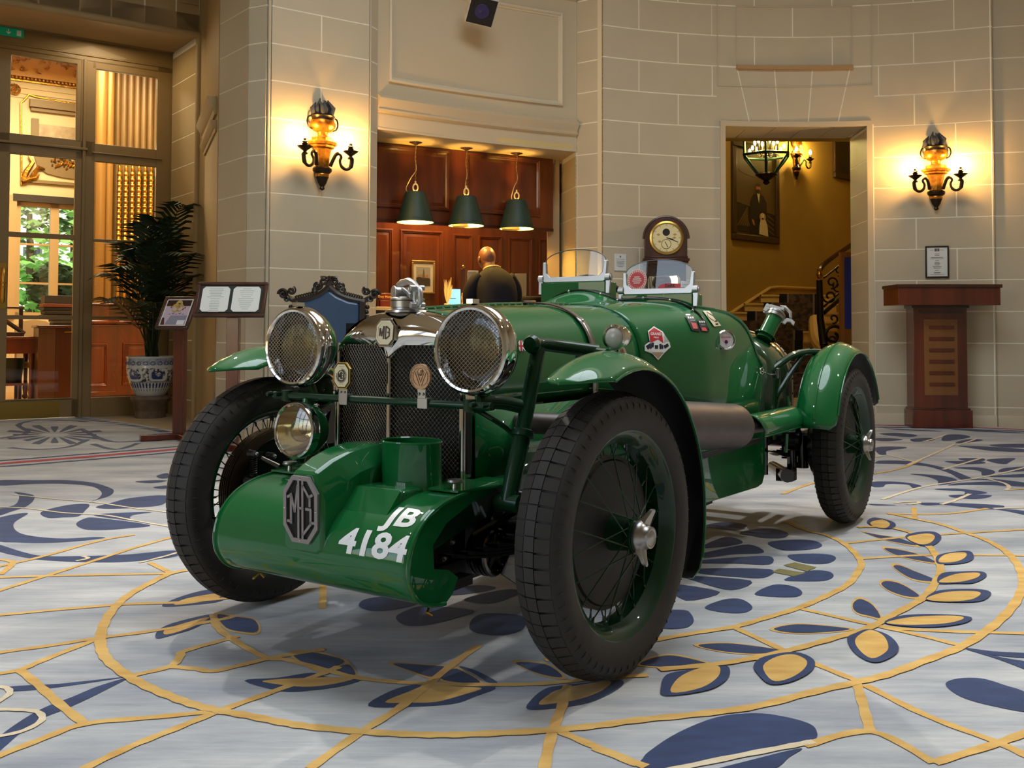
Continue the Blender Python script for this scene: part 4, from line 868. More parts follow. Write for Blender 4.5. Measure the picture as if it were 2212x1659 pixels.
def knockoff_mesh():
    m = MB().lathe([(0.030, 0.080), (0.040, 0.084), (0.0415, 0.094), (0.034, 0.104), (0.029, 0.108), (0.027, 0.120), (0.0235, 0.1215), (0.021, 0.1195), (0.017, 0.1195), (0.015, 0.1215), (0.0, 0.1225)], wheel_frame(), 32)
    for s in (1, -1):                        # the two ears
        rows = []
        for r, w, y, h in ((0.026, 0.020, 0.096, 0.010), (0.040, 0.018, 0.101, 0.009), (0.054, 0.013, 0.108, 0.007), (0.066, 0.010, 0.114, 0.006), (0.071, 0.004, 0.1155, 0.004)):
            rows.append([(s * r, y - h, -w), (s * r, y - h, w), (s * r, y + h * 0.6, w * 0.8), (s * r, y + h, 0), (s * r, y + h * 0.6, -w * 0.8)])
        m.grid(rows, cv=True); o = len(m.v) - 25; m.f += [tuple(o + 20 + i for i in range(5))]; m.mi += [0]
    return m.mesh('knock_off_nut', STEEL, 50)
def drum_mesh():
    m = MB()
    p = [(0.0, 0.012), (0.15, 0.012), (0.182, 0.006), (0.186, 0.0)]
    y = 0.0
    for k in range(5): p += [(0.196, y - 0.001), (0.196, y - 0.005), (0.186, y - 0.006), (0.186, y - 0.009)]; y -= 0.009
    p += [(0.193, y), (0.193, y - 0.006), (0.176, y - 0.007), (0.0, y - 0.009)]
    m.lathe(p[4:], wheel_frame(), 48).lathe(p[:5], wheel_frame(), 48, mi=1); return m.mesh('brake_drum', [COPPER, BLACK])
_ty, _td = tyre_meshes(); _rim, _spk, _hub, _ko, _dr = rim_mesh(), spokes_mesh(), hub_mesh(), knockoff_mesh(), drum_mesh()
def ob(name, me, parent, kind=None, label=None, M=None):
    o = bpy.data.objects.new(name, me); COL.objects.link(o); o.parent = parent
    if kind: o['kind'] = kind
    if label: o['label'] = label
    if M is not None: o.matrix_local = M
    return o
STEER = -0.058
for x, y, rz in ((0, TRK, STEER), (0, -TRK, PI + STEER), (-RAX, TRK, 0), (-RAX, -TRK, PI)):
    w = empty('wheel', (x, y, RT), rz, CAR)
    spin = MX.Rotation(0.35 if y > 0 else 1.1, 4, 'Y')
    ob('tyre', _ty, w); ob('tread', _td, w, 'stuff', 'rows of rubber tread blocks', spin); ob('rim', _rim, w, label='dark green wheel rim')
    ob('spokes', _spk, w, 'stuff', 'thin dark green wire spokes'); ob('hub', _hub, w)
    ob('knock_off_nut', _ko, w, label='polished two-eared wheel nut', M=MX.Rotation(math.radians(-107 if y > 0 else 40), 4, 'Y'))
    ob('brake_drum', _dr, w, label='brown finned brake drum')
# brake gear on the inner faces of the front wheels
for sg in (1, -1):
    bp = MB(); fy = sg * (TRK - 0.060)
    Mb = frame((0, fy, RT), x=(1, 0, 0), y=(0, 0, 1) if sg < 0 else (0, 0, -1))
    bp.lathe([(0.0, 0.014), (0.06, 0.014), (0.07, 0.004), (0.168, 0.004), (0.174, -0.002)], Mb, 40)
    bp.lathe([(0.150, 0.005), (0.158, 0.010), (0.166, 0.005)], Mb, 40)
    plate = bp.build('brake_back_plate', BLKGL, CAR)
    y0 = fy - sg * 0.02; k = -sg
    br = MB()
    pts = [(0.135 + 0.010 * math.cos(t), y0 + 0.010 * math.sin(t), RT + 0.055 + t * 0.0011) for t in [i * 0.45 for i in range(140)]]
    br.tube(pts, 0.0022, 5)
    br.build('return_spring', IRON, plate)
    bt = MB()
    for x_, z_ in ((0.135, 0.130), (0.150, 0.045), (0.095, 0.045), (0.06, 0.115), (0.08, -0.06), (0.10, -0.10)):
        bt.cyl((x_, fy, RT + z_), (x_, y0 - sg * 0.012, RT + z_), 0.012, 0.010, 12); bt.sph((x_, y0 - sg * 0.014, RT + z_), 0.006, 8, 6)
    bt.cyl((0.150, y0 - sg * 0.01, RT + 0.045), (0.085, y0 - sg * 0.01, RT + 0.050), 0.008, 0.009, 10)
    bt.cyl((0.105, y0, RT + 0.115), (0.06, y0 - sg * 0.03, RT + 0.085), 0.006, 0.008, 10)
    bt.build('brake_linkage', STEEL, plate)

# ------------------------------------------------------------------ axles and springs
ax = MB(); ax.tube(smooth_path([(0, -0.57, 0.35), (0, -0.42, 0.34), (0, 0.42, 0.34), (0, 0.57, 0.35)], 4), 0.024, 12)
ax.build('front_axle', BLKGL, CAR)
ax = MB(); ax.tube([(-RAX, -0.56, RT), (-RAX, 0.56, RT)], 0.036, 14); ax.lathe([(0, -0.10), (0.06, -0.09), (0.115, -0.03), (0.12, 0), (0.115, 0.03), (0.06, 0.09), (0, 0.10)], T(-RAX, 0, RT) @ RX(PI / 2), 24)
for s in (1, -1): ax.lathe([(0.0, 0), (0.15, 0), (0.155, 0.02), (0.155, 0.05), (0.0, 0.05)], T(-RAX, s * 0.545, RT) @ RX(PI / 2 * s), 28)
ax.build('rear_axle', BLKGL, CAR)
for s in (1, -1):
    for x0, x1, zc in ((0.40, -0.42, 0.300), (-1.98, -2.62, 0.30)):
        sp = MB(); n = 5
        for k in range(n):
            f0 = 1 - 0.16 * k; xm = (x0 + x1) / 2; hl = (x0 - x1) / 2 * f0
            pts = [(xm + hl * t, s * 0.40, zc + 0.008 * k + 0.05 * (t * f0) ** 2) for t in [i / 6 - 1 for i in range(13)]]
            rows = [[(p[0], p[1] - 0.02, p[2] - 0.003), (p[0], p[1] + 0.02, p[2] - 0.003), (p[0], p[1] + 0.02, p[2] + 0.003), (p[0], p[1] - 0.02, p[2] + 0.003)] for p in pts]
            sp.grid(rows, cv=True)
        sp.bx((x0 + x1) / 2 - 0.06, (x0 + x1) / 2 + 0.06, s * 0.40 - 0.03, s * 0.40 + 0.03, zc - 0.012, zc + 0.05)
        sp.build('leaf_spring', BLKGL, CAR)
    # friction dampers by the rear axle, chassis tail and links
    da = MB()
    da.cyl((-2.10, s * 0.43, 0.40), (-2.10, s * 0.49, 0.40), 0.055, n=24); da.cyl((-2.10, s * 0.49, 0.40), (-2.10, s * 0.50, 0.40), 0.03, n=16)
    da.bx(-2.36, -2.10, s * 0.46 - 0.006, s * 0.46 + 0.006, 0.385, 0.42); da.cyl((-2.20, s * 0.43, 0.37), (-2.20, s * 0.43, 0.22), 0.022, n=12)
    da.cyl((-2.26, s * 0.46, 0.40), (-2.26, s * 0.46, 0.25), 0.030, 0.030, 12); da.cyl((-2.02, s * 0.36, 0.46), (-2.02, s * 0.36, 0.24), 0.018, n=10)
    da.cyl((-2.33, s * 0.30, 0.23), (-2.0, s * 0.47, 0.245), 0.030, n=12); da.bx(-2.14, -2.06, s * 0.40, s * 0.47, 0.21, 0.265)
    da.build('rear_damper', BLKGL, CAR)
    ch = MB()
    ch.grid([[(x, s * y - 0.025, z - h), (x, s * y + 0.025, z - h), (x, s * y + 0.025, z + h), (x, s * y - 0.025, z + h)] for x, y, z, h in
             ((0.36, 0.30, 0.36, 0.022), (0.20, 0.29, 0.40, 0.03), (0.0, 0.28, 0.43, 0.04), (-0.8, 0.30, 0.42, 0.05), (-1.9, 0.34, 0.40, 0.05), (-2.7, 0.34, 0.45, 0.03))], cv=True)
    ch.build('chassis_rail', GREEN_D, CAR)
ud = MB()
ud.bx(-2.62, -2.58, -0.36, 0.36, 0.42, 0.47); ud.cyl((0.34, -0.3, 0.36), (0.34, 0.3, 0.36), 0.016, n=10)
ud.bx(-0.62, 0.09, -0.235, 0.235, 0.20, 0.46); ud.bx(-1.9, -0.1, -0.27, 0.27, 0.27, 0.31); ud.bx(-1.55, -1.25, 0.06, 0.30, 0.175, 0.27)      # sump and under tray
ud.build('under_tray', BLACK, CAR)

# ------------------------------------------------------------------ wings
def wing(s, yc, hw, x0, a_tip, a_end, front, R0=0.420, crown=0.045):
    """arched wing about the wheel centre at x0; angles in degrees from straight ahead, over the top"""
    rows = []; nA = 44; nW = 14
    for i in range(nA + 1):
        t = i / nA; a = a_tip + (a_end - a_tip) * t
        if front: f = min(1, math.sqrt(max(0.0, (a - a_tip) / 13.0)))                            # pointed nose
        else: f = 1.0
        g = (a_end - a) / 7.0
        if g < 1: f *= 0.72 + 0.28 * math.sqrt(max(0, 1 - (1 - g) ** 2))
        if not front:
            g2 = (a - a_tip) / 7.0
            if g2 < 1: f *= 0.70 + 0.30 * math.sqrt(max(0, 1 - (1 - g2) ** 2))
        row = []
        for j in range(nW + 1):
            u = (j / nW * 2 - 1) * max(f, 0.03)
            r = R0 + crown * (1 - abs(u) ** 2.0)
            aa = math.radians(a)
            row.append((x0 + r * math.cos(aa), s * (yc + hw * u), RT + r * math.sin(aa)))
        rows.append(row[::-1] if s > 0 else row)
    m = MB().grid(rows)
    return m
for s in (1, -1):
    wg = wing(s, 0.622, 0.098, 0.0, 57, 206, True).build('front_wing', [GREEN, BLACK], CAR, 60, solid=(0.005, -1, 1), recalc=False)
    # beaded edge along the outer rim
    e = MB(); pts = [(0.42 * math.cos(math.radians(a)), s * 0.7195, RT + 0.42 * math.sin(math.radians(a))) for a in range(70, 200, 4)]
    e.tube(pts, 0.0035, 6); e.build('wing_edge', GREEN, wg)
    wg = wing(s, 0.607, 0.090, -RAX, 13, 160, False).build('rear_wing', [GREEN, BLACK], CAR, 60, solid=(0.005, -1, 1), recalc=False)
    e = MB(); pts = [(-RAX + 0.466 * math.cos(math.radians(a)), s * 0.607, RT + 0.466 * math.sin(math.radians(a))) for a in range(18, 157, 4)]
    e.tube(pts, 0.0042, 6)
    for u in (-1, 1):
        pts = [(-RAX + 0.42 * math.cos(math.radians(a)), s * (0.607 + 0.090 * u), RT + 0.42 * math.sin(math.radians(a))) for a in range(22, 155, 4)]
        e.tube(pts, 0.0035, 6)
    e.build('wing_edge', GREEN, wg)
    # stays
    st = MB()
    st.tube(smooth_path([(-1.98, s * 0.40, 0.700), (-2.10, s * 0.455, 0.765), (-2.22, s * 0.49, 0.785), (-2.33, s * 0.545, 0.783)], 5), 0.016, 10)
    st.tube([(-2.00, s * 0.41, 0.575), (-2.08, s * 0.44, 0.66), (-2.20, s * 0.485, 0.775)], 0.013, 10)
    st.lathe([(0.0, -0.008), (0.030, -0.008), (0.036, 0.0), (0.030, 0.006), (0, 0.008)], frame((-2.33, s * 0.550, 0.792), x=(1, 0, 0), z=(0.0, -s * 0.45, 0.9)) @ MX.Diagonal((1.5, 0.8, 1, 1)), 20)
    st.cyl((-2.255, s * 0.505, 0.775), (-2.255, s * 0.505, 0.81), 0.008, n=8)
    st.tube([(-2.02, s * 0.405, 0.40), (-1.99, s * 0.40, 0.58), (-1.975, s * 0.395, 0.73)], 0.012, 8)
    st.build('wing_stay', GREEN_D, CAR)
    # front posts that carry wing, lamp and bar
    po = MB()
    po.tube([(0.118, s * 0.392, 0.432), (0.055, s * 0.395, 0.60), (0.052, s * 0.395, 0.61), (-0.02, s * 0.40, 0.832)], [0.024, 0.024, 0.021, 0.020], 14)
    po.lathe([(0.022, -0.012), (0.031, -0.008), (0.031, 0.008), (0.022, 0.012)], axis_frame((0.052, s * 0.395, 0.605), (-0.07, 0, 0.22)), 18)
    po.tube(smooth_path([(0.012, s * 0.395, 0.842), (-0.03, s * 0.405, 0.842), (-0.08, s * 0.44, 0.835), (-0.14, s * 0.52, 0.822)], 4), 0.0185, 12)
    po.tube([(-0.135, s * 0.515, 0.822), (-0.10, s * 0.57, 0.818)], 0.012, 10)
    po.bx(-0.20, -0.02, s * 0.545 - 0.03, s * 0.545 + 0.03, 0.806, 0.813)
    po.tube(smooth_path([(0.15, s * 0.318, 0.690), (0.09, s * 0.352, 0.688), (0.03, s * 0.390, 0.672)], 4), 0.019, 12)
    po.tube(smooth_path([(0.02, s * 0.39, 0.56), (0.08, s * 0.36, 0.62), (0.16, s * 0.32, 0.672)], 4), 0.007, 8)
    po.cyl((0.118, s * 0.36, 0.430), (0.118, s * 0.43, 0.430), 0.024, n=16)
    po.lathe([(0.0, 0), (0.024, 0), (0.026, 0.010), (0.02, 0.022), (0, 0.024)], T(0.005, s * 0.40, 0.842) @ RY(PI / 2), 16)
    po.build('front_post', GREEN_D, CAR)
    # side lamp on the wing
    sl = MB(); xl, yl, zl = -0.040, 0.625, 0.862
    sl.lathe([(0.0, -0.075), (0.010, -0.072), (0.024, -0.050), (0.0315, -0.022), (0.033, 0.0), (0.030, 0.006)], T(xl, s * yl, zl) @ RY(PI / 2), 24)
    sl.lathe([(0.028, 0.0), (0.034, 0.002), (0.034, 0.010), (0.028, 0.012)], T(xl, s * yl, zl) @ RY(PI / 2), 24)
    sl.cyl((xl - 0.02, s * yl, zl - 0.025), (xl - 0.02, s * yl, zl - 0.045), 0.014, 0.022, 14)
    sd = sl.build('side_lamp', CHROME, CAR)
    MB().lathe([(0.029, 0.006), (0.022, 0.014), (0.01, 0.019), (0.0, 0.020)], T(xl, s * yl, zl) @ RY(PI / 2), 24).build('lens', OPAL, sd)

# ------------------------------------------------------------------ body shell
def section(w, zt, zs, zb, n, k=18, tuck=0.0):
    """half section from the bottom edge up the side and over to the centre line: list of (y, z)"""
    pts = [(w - tuck, zb), (w - tuck * 0.35, zb + (zs - zb) * 0.33), (w, zb + (zs - zb) * 0.66)]
    for i in range(k + 1):
        t = PI / 2 * i / k
        pts.append((w * abs(math.cos(t)) ** (2 / n), zs + (zt - zs) * abs(math.sin(t)) ** (2 / n)))
    pts[-1] = (0.0, zt); return pts
def lerp(a, b, t): return a + (b - a) * t
def interp(tab, x):
    for a, b in zip(tab, tab[1:]):
        if (a[0] >= x >= b[0]): 
            t = (x - a[0]) / (b[0] - a[0]); return [lerp(p, q, t) for p, q in zip(a[1:], b[1:])]
    return list(tab[-1][1:]) if x < tab[-1][0] else list(tab[0][1:])
#        x      w      ztop   zs    zbot   n
TAB = [(0.06, 0.234, 0.936, 0.76, 0.652, 2.7), (-0.10, 0.244, 0.947, 0.755, 0.655, 2.7), (-0.35, 0.258, 0.961, 0.745, 0.662, 2.7), (-0.60, 0.272, 0.970, 0.735, 0.668, 2.75), (-0.875, 0.300, 0.976, 0.72, 0.64, 2.9),
       (-1.0, 0.345, 0.985, 0.71, 0.56, 3.3), (-1.10, 0.385, 0.993, 0.705, 0.50, 3.7), (-1.2, 0.420, 0.998, 0.70, 0.475, 4.0), (-1.38, 0.430, 0.994, 0.70, 0.47, 5.5), (-1.6, 0.430, 0.99, 0.70, 0.465, 6.5), (-1.80, 0.424, 0.985, 0.70, 0.46, 7.0), (-1.845, 0.40, 0.985, 0.70, 0.46, 7.0)]
def shell(xs, tuck=0.02):
    rows = []
    for x in xs:
        w, zt, zs, zb, n = interp(TAB, x); h = section(w, zt, zs, zb, n, tuck=tuck)
        rows.append([(x, -y, z) for y, z in h] + [(x, y, z) for y, z in h[::-1][1:]])
    return rows
xs = [0.045 - i * 0.04 for i in range(23)] + [-0.868]
BON = MB().grid(shell(xs)); bonnet = BON.build('bonnet', [GREEN], CAR, 40, solid=(0.003, -1))
# sides run the whole length up to the cut edge; a deck closes the scuttle between them
CUT = [(-0.876, 0.905), (-1.0, 0.925), (-1.1, 0.950), (-1.2, 0.968), (-1.29, 0.974), (-1.38, 0.966), (-1.48, 0.953), (-1.555, 0.925), (-1.62, 0.885), (-1.68, 0.835), (-1.74, 0.775), (-1.80, 0.738), (-1.845, 0.722)]
XR = [-0.876, -0.90, -0.94, -0.97, -1.0, -1.03, -1.07, -1.1, -1.14, -1.18, -1.22, -1.26] + [-1.29 - 0.02 * i for i in range(28)] + [-1.848]; SCU = MB(); TOPS = {}
def resample(L, n):
    D = [0.0]
    for a, b in zip(L, L[1:]): D.append(D[-1] + math.hypot(b[0] - a[0], b[1] - a[1]))
    out = []
    for j in range(n + 1):
        d = D[-1] * j / n; i = max(k for k in range(len(D)) if D[k] <= d + 1e-9); i = min(i, len(D) - 2); t = (d - D[i]) / max(D[i + 1] - D[i], 1e-9)
        out.append((lerp(L[i][0], L[i + 1][0], t), lerp(L[i][1], L[i + 1][1], t)))
    return out
for s in (1, -1):
    rows = []
    for x in XR:
        w, zt, zs, zb, n = interp(TAB, x); zc = interp(CUT, x)[0]
        if x < -1.80: w = 0.424 - 0.030 * ((-1.80 - x) / 0.048) ** 2
        h = section(w, zt, zs, zb, n, 60, tuck=0.03); keep = [p for p in h if p[1] < zc]; nx = h[len(keep)]; lp_ = keep[-1]; t = (zc - lp_[1]) / max(nx[1] - lp_[1], 1e-6)
        keep.append((lerp(lp_[0], nx[0], min(t, 1)), zc)); TOPS[x] = [keep[-1]] + [p for p in h[len(keep):] if p[1] >= zc] + ([h[-1]] if h[-1][1] < zc else [])
        rows.append([(x, s * y, z) for y, z in resample(keep, 20)])
    SCU.grid(rows)
    if s > 0: EDGE_L = [r[-1] for r in rows][12:]; REAR_L = rows[-1]
    else: EDGE_R = [r[-1] for r in rows][12:]; REAR_R = rows[-1]
rows = []
for x in XR[:13]:
    hh = resample(TOPS[x], 14); rows.append([(x, y, z) for y, z in hh] + [(x, -y, z) for y, z in hh[::-1][1:]])
SCU.grid(rows)
body = SCU.build('body', [GREEN, BLACK], CAR, None, solid=(0.004, -1, 1))
_bm = bmesh.new(); _bm.from_mesh(body.data); bmesh.ops.remove_doubles(_bm, verts=_bm.verts, dist=0.0004); bmesh.ops.recalc_face_normals(_bm, faces=_bm.faces)
if max(_bm.faces, key=lambda f: f.calc_center_median().z).normal.z < 0: bmesh.ops.reverse_faces(_bm, faces=_bm.faces)
_bm.to_mesh(body.data); _bm.free(); body.data.polygons.foreach_set('use_smooth', [True] * len(body.data.polygons)); body.data.set_sharp_from_angle(angle=math.radians(40))
for E_, Rr in ((EDGE_L, REAR_L), (EDGE_R, REAR_R)): MB().tube(E_ + Rr[::-1], 0.007, 8).build('cockpit_edge', GREEN, body)
# lacing ring below the cockpit edge
ri = MB()
for k in range(12):
    pass
ri.tube([(-1.765 + 0.020 * math.cos(t), 0.437, 0.712 + 0.014 * math.sin(t)) for t in [i * 2 * PI / 16 for i in range(16)]], 0.003, 6, closed=True)
ri.cyl((-1.745, 0.425, 0.724), (-1.745, 0.437, 0.724), 0.006, n=8); ri.build('tie_ring', CHROME, body)
# bonnet hinge along the top with its rivets, and the seam strip behind the bonnet
hg = MB(); hg.tube([(x, 0, interp(TAB, x)[1] + 0.003) for x in (0.02, -0.2, -0.4, -0.6, -0.86)], 0.006, 8)
hinge = hg.build('bonnet_hinge', GREEN, bonnet)
rv = MB()
for k in range(22):
    for sg in (1, -1):
        x = 0.0 - k * 0.04; rv.sph((x, sg * 0.028, interp(TAB, x)[1] + 0.0005), 0.0038, 6, 4)
rv.build('rivets', STEEL, bonnet, kind='stuff')
def arch(x, off, n=2.9):
    w, zt, zs, zb, nn = interp(TAB, x); h = section(w + off, zt + off, zs, zb, nn)
    return [(x, -y, z) for y, z in h] + [(x, y, z) for y, z in h[::-1][1:]]
MB().tube(arch(-0.872, 0.001), 0.005, 6, flat=0.5).build('bonnet_seam', GREEN, body)
# strap over the bonnet
def band(x, off, half, sel):
    A = arch(x, off); A = [p for p in A if sel(p)]
    return MB().grid([[(p[0] - half, p[1], p[2]) for p in A], [(p[0] + half, p[1], p[2]) for p in A]])
strap = band(-0.575, 0.004, 0.013, lambda p: p[2] > 0.905).build('bonnet_strap', BELT, CAR, 60, solid=(0.005, 1))
for s in (1, -1):
    bk = MB(); A = [p for p in arch(-0.575, 0.006) if p[2] < 0.925 and p[1] * s > 0 and p[2] > 0.60]
    bk.grid([[(p[0] - 0.017, p[1], p[2]) for p in A], [(p[0] + 0.017, p[1], p[2]) for p in A]])
    b_ = bk.build('strap_end', STEEL, strap, 60, solid=(0.004, 1))
    rr = MB(); rr.sph((-0.575, s * 0.232, 0.913), 0.006, 8, 6); rr.sph((-0.575, s * 0.276, 0.68), 0.006, 8, 6); rr.build('stud', CHROME, strap)
# lower side panels of the engine bay and the valances
for s in (1, -1):
    p = MB()
    p.grid([[(0.06, s * 0.246, 0.44), (0.06, s * 0.246, 0.655)], [(-0.10, s * 0.262, 0.44), (-0.10, s * 0.262, 0.66)], [(-0.9, s * 0.30, 0.40), (-0.9, s * 0.30, 0.66)]])
    p.build('engine_side_panel', GREEN, CAR, solid=(0.004, 0))
    p = MB(); zb = lambda x: 0.232 + (x + 1.05) * 0.025
    pts = [(-0.55, 0.44), (-1.2, 0.455), (-1.85, 0.47), (-1.94, 0.46), (-1.962, 0.43), (-1.966, 0.30), (-1.955, 0.245), (-1.925, 0.212), (-1.86, 0.205), (-1.2, 0.226), (-0.55, 0.245)]
    p.prism([(x, z) for x, z in pts], 0.006, frame((0, s * 0.380 + 0.003, 0), x=(1, 0, 0), y=(0, 0, 1)))
    vl = p.build('side_valance', GREEN, CAR, bevel=0.002)
    p = MB(); p.prism([(-0.9, 0.448), (-1.60, 0.462), (-1.60, 0.218), (-0.9, 0.238)], 0.003, frame((0, s * 0.380 + 0.006 + (0.0 if s > 0 else -0.009), 0), x=(1, 0, 0), y=(0, 0, 1)) if s < 0 else frame((0, 0.3858, 0), x=(1, 0, 0), y=(0, 0, 1)))
    p.build('valance_panel', GREEN, vl)
    pf = MB(); pf.bx(-1.9, -0.6, s * 0.30 - 0.003 * s, s * 0.378, 0.455, 0.463); pf.build('valance_flange', GREEN_D, vl)

# ------------------------------------------------------------------ cowls, aero screens
def cowl(y0, y1, ztop, zb0, zb1, side):
    yc = (y0 + y1) / 2; hw = (y1 - y0) / 2
    m = MB()
    # vertical front plate of the cowl
    m.prism([(y0, zb0), (y1, zb1), (y1, ztop), (y0, ztop)], 0.006, frame((-1.268, 0, 0), x=(0, 1, 0), y=(0, 0, 1)))
    m.prism([(y0 + 0.004, ztop), (y0, ztop), (y0, zb0), (y0 + 0.004, zb0 - 0.02)], 0.10, frame((-1.365, 0, 0), x=(0, 1, 0), y=(0, 0, 1)))
    m.prism([(y1 - 0.004, ztop), (y1, ztop), (y1, zb1), (y1 - 0.004, zb1 - 0.02)], 0.10, frame((-1.365, 0, 0), x=(0, 1, 0), y=(0, 0, 1)))
    return m.build('screen_cowl', GREEN, CAR, bevel=0.002)
def hump(yc, hw, h, xf, xb, name):
    """raised fairing on the scuttle in front of a cowl"""
    rows = []
    for i in range(15):
        t = i / 14; x = lerp(xf, xb, t); row = []
        for j in range(21):
            u = j / 20 * 2 - 1; y = yc + hw * u
            w, zt, zs, zb, n = interp(TAB, x); z0 = zs + (zt - zs) * (1 - min(abs(y) / w, 0.999) ** n) ** (1 / n)
            k = (math.sin(t * PI / 2) ** 1.3) * max(0, math.cos(u * PI / 2)) ** 0.9
            row.append((x, y, z0 - 0.002 + h * k))
        rows.append(row)
    return MB().grid(rows).build(name, GREEN, body, 60, solid=(0.003, -1))
hump(-0.150, 0.19, 0.050, -1.02, -1.262, 'scuttle_hump')
cowl_r = cowl(-0.350, -0.045, 1.082, 0.965, 0.985, -1)
cowl_l = cowl(0.028, 0.333, 1.024, 0.985, 0.945, 1)
# the beaded welt across the scuttle
bd = MB()
A = []
for j in range(45):
    y = -0.41 + 0.82 * j / 44; x = -1.225 - 0.02 * abs(y)
    w, zt, zs, zb, n = interp(TAB, x); z = zs + (zt - zs) * (1 - min(abs(y) / w, 0.999) ** n) ** (1 / n)
    t = (x + 1.02) / (-0.242)
    k1 = (math.sin(min(t, 1) * PI / 2) ** 1.3) * max(0, math.cos(max(-1, min(1, (y + 0.15) / 0.19)) * PI / 2)) ** 0.9 * 0.050
    k2 = max(0, math.cos(max(-1, min(1, (y - 0.19) / 0.19)) * PI / 2)) * 0.012
    A.append((x, y, z + max(k1, k2) + 0.001))
bd.tube(A, 0.0055, 8); welt = bd.build('scuttle_welt', BLKGL, body)
sc = MB()
for j in (4, 12, 20, 24, 30, 36, 41):
    p = A[j]; sc.sph((p[0] + 0.016, p[1], p[2]), 0.0055, 8, 6)
sc.build('screws', CHROME, body, kind='stuff')
def aero_screen(y0, y1, z, xb=-1.275, lean=0.10, post=0.078, gh=0.082):
    yc = (y0 + y1) / 2; hw = (y1 - y0) / 2
    M_ = frame((xb, yc, z), x=(0, 1, 0), y=(-lean, 0, 1))          # x across, y up the glass, z forward
    e = empty('aero_screen', (0, 0, 0), 0, CAR)
    # a U-shaped cast frame
    f = MB()
    t0, t1 = 0.016, 0.013
    U = [(-hw - 0.004, post), (-hw + t1 - 0.002, post), (-hw + t1 + 0.004, 0.030), (-hw + t1 + 0.022, t0 - 0.002), (hw - t1 - 0.022, t0 - 0.002), (hw - t1 - 0.004, 0.030), (hw - t1 + 0.002, post), (hw + 0.004, post), (hw + 0.002, 0.0), (hw - 0.008, -0.010), (-hw + 0.008, -0.010), (-hw - 0.002, 0.0)]
    f.prism(U, 0.016, M_, h0=-0.008)
    fr = f.build('screen_frame', ALLOY, e, bevel=0.003, label='silver cast screen frame')
    for s in (-1, 1):
        k = MB()
        k.cyl(M_ @ V((s * (hw - 0.002), 0.008, 0)), M_ @ V((s * (hw + 0.020), 0.008, 0)), 0.016, n=20)
        k.cyl(M_ @ V((s * (hw + 0.020), 0.008, 0)), M_ @ V((s * (hw + 0.024), 0.008, 0)), 0.010, n=16)
        k.prism([(-0.010, 0.0), (0.010, 0.0), (0.007, -0.062), (-0.007, -0.062)], 0.010, M_ @ T(s * (hw + 0.010), 0.004, -0.004))
        k.build('pivot_knob', ALLOY, e)
    g = MB(); P = [(-hw + 0.006, 0.008), (hw - 0.006, 0.008), (hw - 0.006, post)]
    for i in range(1, 24):
        a = PI * i / 24; P.append(((hw - 0.006) * math.cos(a), post + gh * math.sin(a) * 0.62))
    P.append((-hw + 0.006, post))
    g.prism(P, 0.004, M_, h0=-0.002); g.build('screen_glass', GLASS, e, ang=30)
    rm = MB(); rim_pts = [M_ @ V(((hw - 0.006) * math.cos(PI * i / 30), post + gh * 0.62 * math.sin(PI * i / 30), 0)) for i in range(31)]
    rm.tube(rim_pts, 0.0022, 6); rm.build('glass_edge', mat('smoked_edge', (92, 90, 80), 0.3), e)
    return e, M_
scr_r, MR = aero_screen(-0.345, -0.045, 1.092)
scr_l, ML = aero_screen(0.034, 0.334, 1.034)
# rosette and red strip inside the near screen
def disc(r, n=28): return [(r * math.cos(2 * PI * i / n), r * math.sin(2 * PI * i / n)) for i in range(n)]
st = MB(); Q = ML @ T(-0.092, 0.050, 0.003)
st.prism(disc(0.043), 0.0006, Q, 0); st.prism(disc(0.040), 0.0010, Q, 1)
for i in range(26):
    a = 2 * PI * i / 26; st.prism([(0.0325, -0.0022), (0.0385, -0.0022), (0.0385, 0.0022), (0.0325, 0.0022)], 0.0013, Q @ RZ(a), 0)
st.prism(disc(0.030), 0.0013, Q, 2)
for yy, ww in ((0.012, 0.012), (0.004, 0.018), (-0.004, 0.020), (-0.012, 0.014)):
    st.prism([(-ww, yy - 0.002), (ww, yy - 0.002), (ww, yy + 0.002), (-ww, yy + 0.002)], 0.0016, Q, 0)
st.build('rosette_sticker', [mat('sticker_white', (240, 214, 208), 0.5), PINK, mat('rosette_red', (206, 66, 72), 0.5)], scr_l, ang=None)
st = MB(); Q = ML @ T(0.0, 0.0, 0.003)
st.prism([(-0.002, 0.012), (0.110, 0.012), (0.110, 0.030), (0.035, 0.034), (0.010, 0.028)], 0.0008, Q, 0)
st.prism([(0.098, 0.016), (0.134, 0.016), (0.134, 0.036), (0.098, 0.042)], 0.0012, Q, 2)
vs, fs = text_mesh('DARK', 0.016, bold=0.0008); st.add([(x, y, 0.0014) for x, y, z in vs], fs, 1, Q @ T(0.052, 0.023, 0))
for i in range(3): st.bx(0.102, 0.130, 0.020 + i * 0.006, 0.022 + i * 0.006, 0.0012, 0.0016, Q, 3)
st.build('red_strip_sticker', [mat('sticker_red', (208, 46, 58), 0.45), INK, WHITE, mat('grey_print', (150, 150, 155), 0.5)], scr_l, ang=None)
mr = MB(); Q = frame((-1.40, 0.150, 1.070), x=(0, 1, 0), y=(0, 0, 1)); mr.prism([(-0.062, -0.035), (0.062, -0.035), (0.068, -0.025), (0.068, 0.025), (0.062, 0.035), (-0.062, 0.035), (-0.068, 0.025), (-0.068, -0.025)], 0.022, Q, h0=-0.02)
mr.cyl((-1.40, 0.15, 1.035), (-1.36, 0.15, 0.985), 0.006, n=8)
mr.build('driving_mirror', CHROME, CAR, bevel=0.004)

